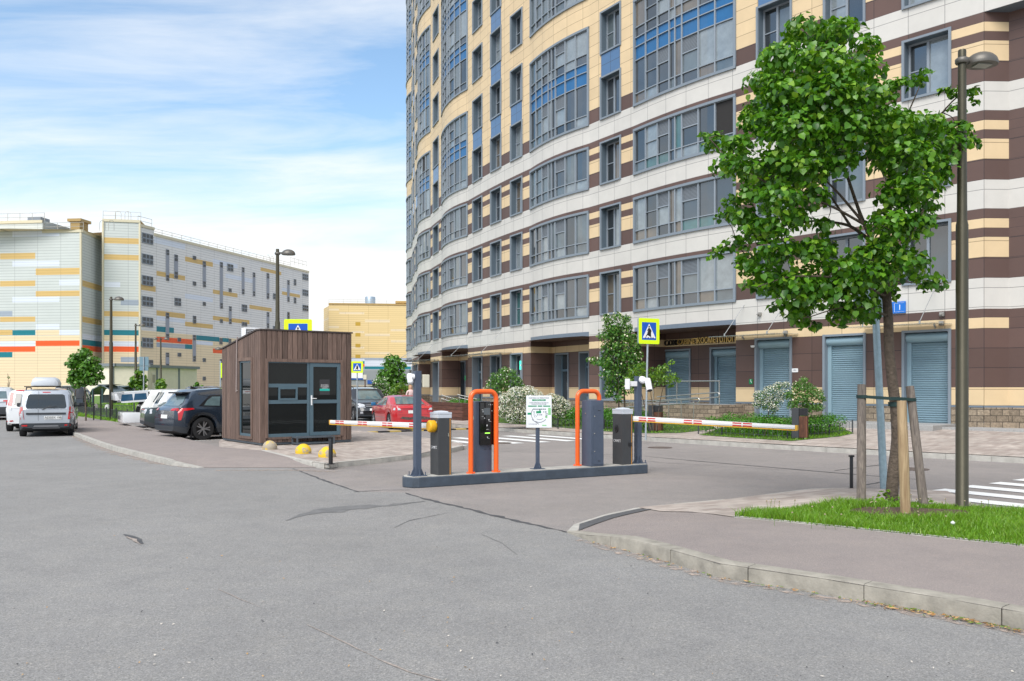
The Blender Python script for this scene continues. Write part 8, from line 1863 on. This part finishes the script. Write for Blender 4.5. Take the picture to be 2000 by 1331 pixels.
tree('bushy_shrub', 'dense green shrub with pale flowers between ramp bush and shutters', 1575, 26.8, .3, [(1570, 742, 8), (1560, 755, 13), (1580, 758, 14), (1545, 770, 12), (1570, 775, 18), (1595, 770, 14), (1606, 780, 8), (1550, 790, 14), (1580, 795, 16), (1600, 795, 10)], [[(1573, 820), (1573, 785)]], 3200, .07, LIL, 'oval', .2, r0=.03, seed=20, flowers=(60, .07, [FLW[1]], .5), cat='shrub')
def hedge(label, pts, h, wd, seed):
    """clipped low hedge following a line of photo ground points"""
    rng = np.random.default_rng(seed); P = [Vector(gp_(a, c)) for a, c in pts]; t = thing('hedge', label, 'hedge', P[0], 0, 'low clipped hedges before the apartment house'); cl = []
    for i in range(len(P)-1):
        L_ = (P[i+1]-P[i]).length; n = max(1, int(L_/.35))
        for k in range(n+1):
            p = P[i].lerp(P[i+1], k/n)
            for r in range(int(wd/.35)+1):
                q = p+Vector((.5, .55, 0)).normalized()*(.35*r); cl.append(((q.x, q.y, ZF(q.x, q.y)+h*.62+rng.normal()*.04), .30*rng.uniform(.85, 1.15)*h/.55))
    P_, N_ = cloud(cl, 2300, rng, shell=.55, flat=.95, topbias=.4); P_[:, 2] = np.maximum(P_[:, 2], .2); leaves('leaves', P_, N_, .062, HED, t, None, 'oval', .0, rng)
    b = MB()
    for c, r in cl[::3]: b.tube([(c[0], c[1], ZF(c[0], c[1])), (c[0]+.05, c[1], c[2])], .012, 5)
    b.build('stem', m_bark, t, world=True)
hedge('middle clipped hedge behind the right orange hoop', [(1088, 832), (1175, 836)], .62, 1.2, 31)
hedge('clipped hedge between the entry terminal and the left bin', [(1180, 838), (1262, 843)], .60, 1.0, 32)
hedge('clipped hedge behind the tip of the right barrier arm', [(1385, 848), (1470, 853), (1540, 856)], .50, 1.6, 33)
hedge('clipped hedge right of the right litter bin', [(1550, 853), (1612, 850)], .52, 1.2, 34)
hedge('small hedge left of the pay terminal behind the low fence', [(880, 810), (915, 813)], .7, .8, 35)
# grass strips round the planting
def strip_lawn(pts, label, n, seed):
    poly = [gp_(a, c)[:2] for a, c in pts]; filled('lawn', poly, lambda x, y: ZF(x, y)+.004, m_soilg, cut=.8, label=label+' base'); blades('grass', poly, lambda x, y: ZF(x, y)+.004, n, .05, .010, GRS, label, rng=np.random.default_rng(seed), wts=[.4, .35, .2, .05])
strip_lawn([(870, 814), (900, 818), (960, 825), (1080, 834), (1180, 843), (1265, 847), (1330, 846), (1400, 838), (1380, 828), (1280, 820), (1100, 812), (960, 806), (880, 806)], 'grass strip round the left planting by the house', 9000, 41)
strip_lawn([(1366, 850), (1420, 854), (1545, 862), (1640, 853), (1668, 847), (1640, 836), (1560, 832), (1420, 836)], 'grass strip round the right planting by the house', 6000, 42)
ng = 9000
blades('grass', [lwall[2], lwall[3], (-19.2, 42.5), (-16, 47.5), (-24, 62), (-36, 62)], ZG, ng, .14, .02, GRS, 'tall grass behind the low railings on the left', rng=np.random.default_rng(43), wts=[.35, .35, .2, .1])
# person behind the red coupe
def person():
    x, y = D(802, 757, 43.5)[:2]; t = thing('person', 'fair-haired person in a pale pink top beyond the red coupe, half behind the post', 'person', (x, y, .1), R_(35))
    bm = bmesh.new(); sk = [(0, 0, .95, .15), (0, 0, 1.10, .125), (0, -.02, 1.28, .15), (0, -.02, 1.42, .12), (0, -.01, 1.50, .055), (0, -.03, 1.58, .085), (0, -.03, 1.70, .07),
          (.09, 0, .90, .10), (.10, .02, .50, .06), (.10, .0, .08, .045), (.10, -.14, .04, .04), (-.09, 0, .90, .10), (-.10, -.06, .50, .06), (-.10, .06, .08, .045), (-.10, -.06, .04, .04),
          (.19, -.02, 1.40, .055), (.24, .0, 1.14, .042), (.20, -.16, .96, .032), (.18, -.24, .92, .028), (-.19, -.02, 1.40, .055), (-.25, .02, 1.14, .042), (-.24, -.08, .90, .032), (-.23, -.12, .82, .028)]
    ed = [(0, 1), (1, 2), (2, 3), (3, 4), (4, 5), (5, 6), (0, 7), (7, 8), (8, 9), (9, 10), (0, 11), (11, 12), (12, 13), (13, 14), (3, 15), (15, 16), (16, 17), (17, 18), (3, 19), (19, 20), (20, 21), (21, 22)]
    me = bpy.data.meshes.new('body'); me.from_pydata([s[:3] for s in sk], ed, []); o = bpy.data.objects.new('body', me); COL.objects.link(o)
    m = o.modifiers.new('Skin', 'SKIN'); 
    for i, s in enumerate(sk): me.skin_vertices[0].data[i].radius = (s[3], s[3]*.85)
    me.skin_vertices[0].data[0].use_root = True
    s_ = o.modifiers.new('Sub', 'SUBSURF'); s_.levels = s_.render_levels = 2
    dg = bpy.context.evaluated_depsgraph_get(); m2 = bpy.data.meshes.new_from_object(o.evaluated_get(dg)); bpy.data.objects.remove(o)
    m2.materials.clear(); sk_ = mat('skin', (.52, .30, .21), .55); tp = mat('top_pink', (.72, .52, .50), .8, noise=.1, nscale=8); tr_ = mat('trousers_dark', (.05, .05, .07), .8)
    for mm in (sk_, tp, tr_): m2.materials.append(mm)
    for p in m2.polygons:
        z = sum(m2.vertices[i].co.z for i in p.vertices)/len(p.vertices); xx = abs(sum(m2.vertices[i].co.x for i in p.vertices)/len(p.vertices)); p.material_index = 2 if z < .96 and xx < .17 and z > .10 else 1 if .96 <= z < 1.48 and not (xx > .18 and z < 1.05) else 0; p.use_smooth = True
    b_ = bpy.data.objects.new('body', m2); COL.objects.link(b_); b_.parent = t
    q = MB(); q.lathe([(.0, 1.74), (.06, 1.73), (.098, 1.66), (.10, 1.56), (.09, 1.40), (.06, 1.28), (.0, 1.24)], 16, 0, Matrix.Translation((0, .02, 0)) @ Matrix.Scale(.9, 4, (0, 1, 0))); q.build('hair', mat('hair_fair', (.42, .26, .12), .6), t, smooth=True)
    q = MB()
    for sx in (-.03, .03): q.lathe([(.0, -.004), (.010, 0), (.0, .004)], 8, 0, Matrix.Translation((sx, -.112, 1.635)) @ Matrix.Rotation(R_(90), 4, 'X'))
    q.build('eye', m_black, t)
person()
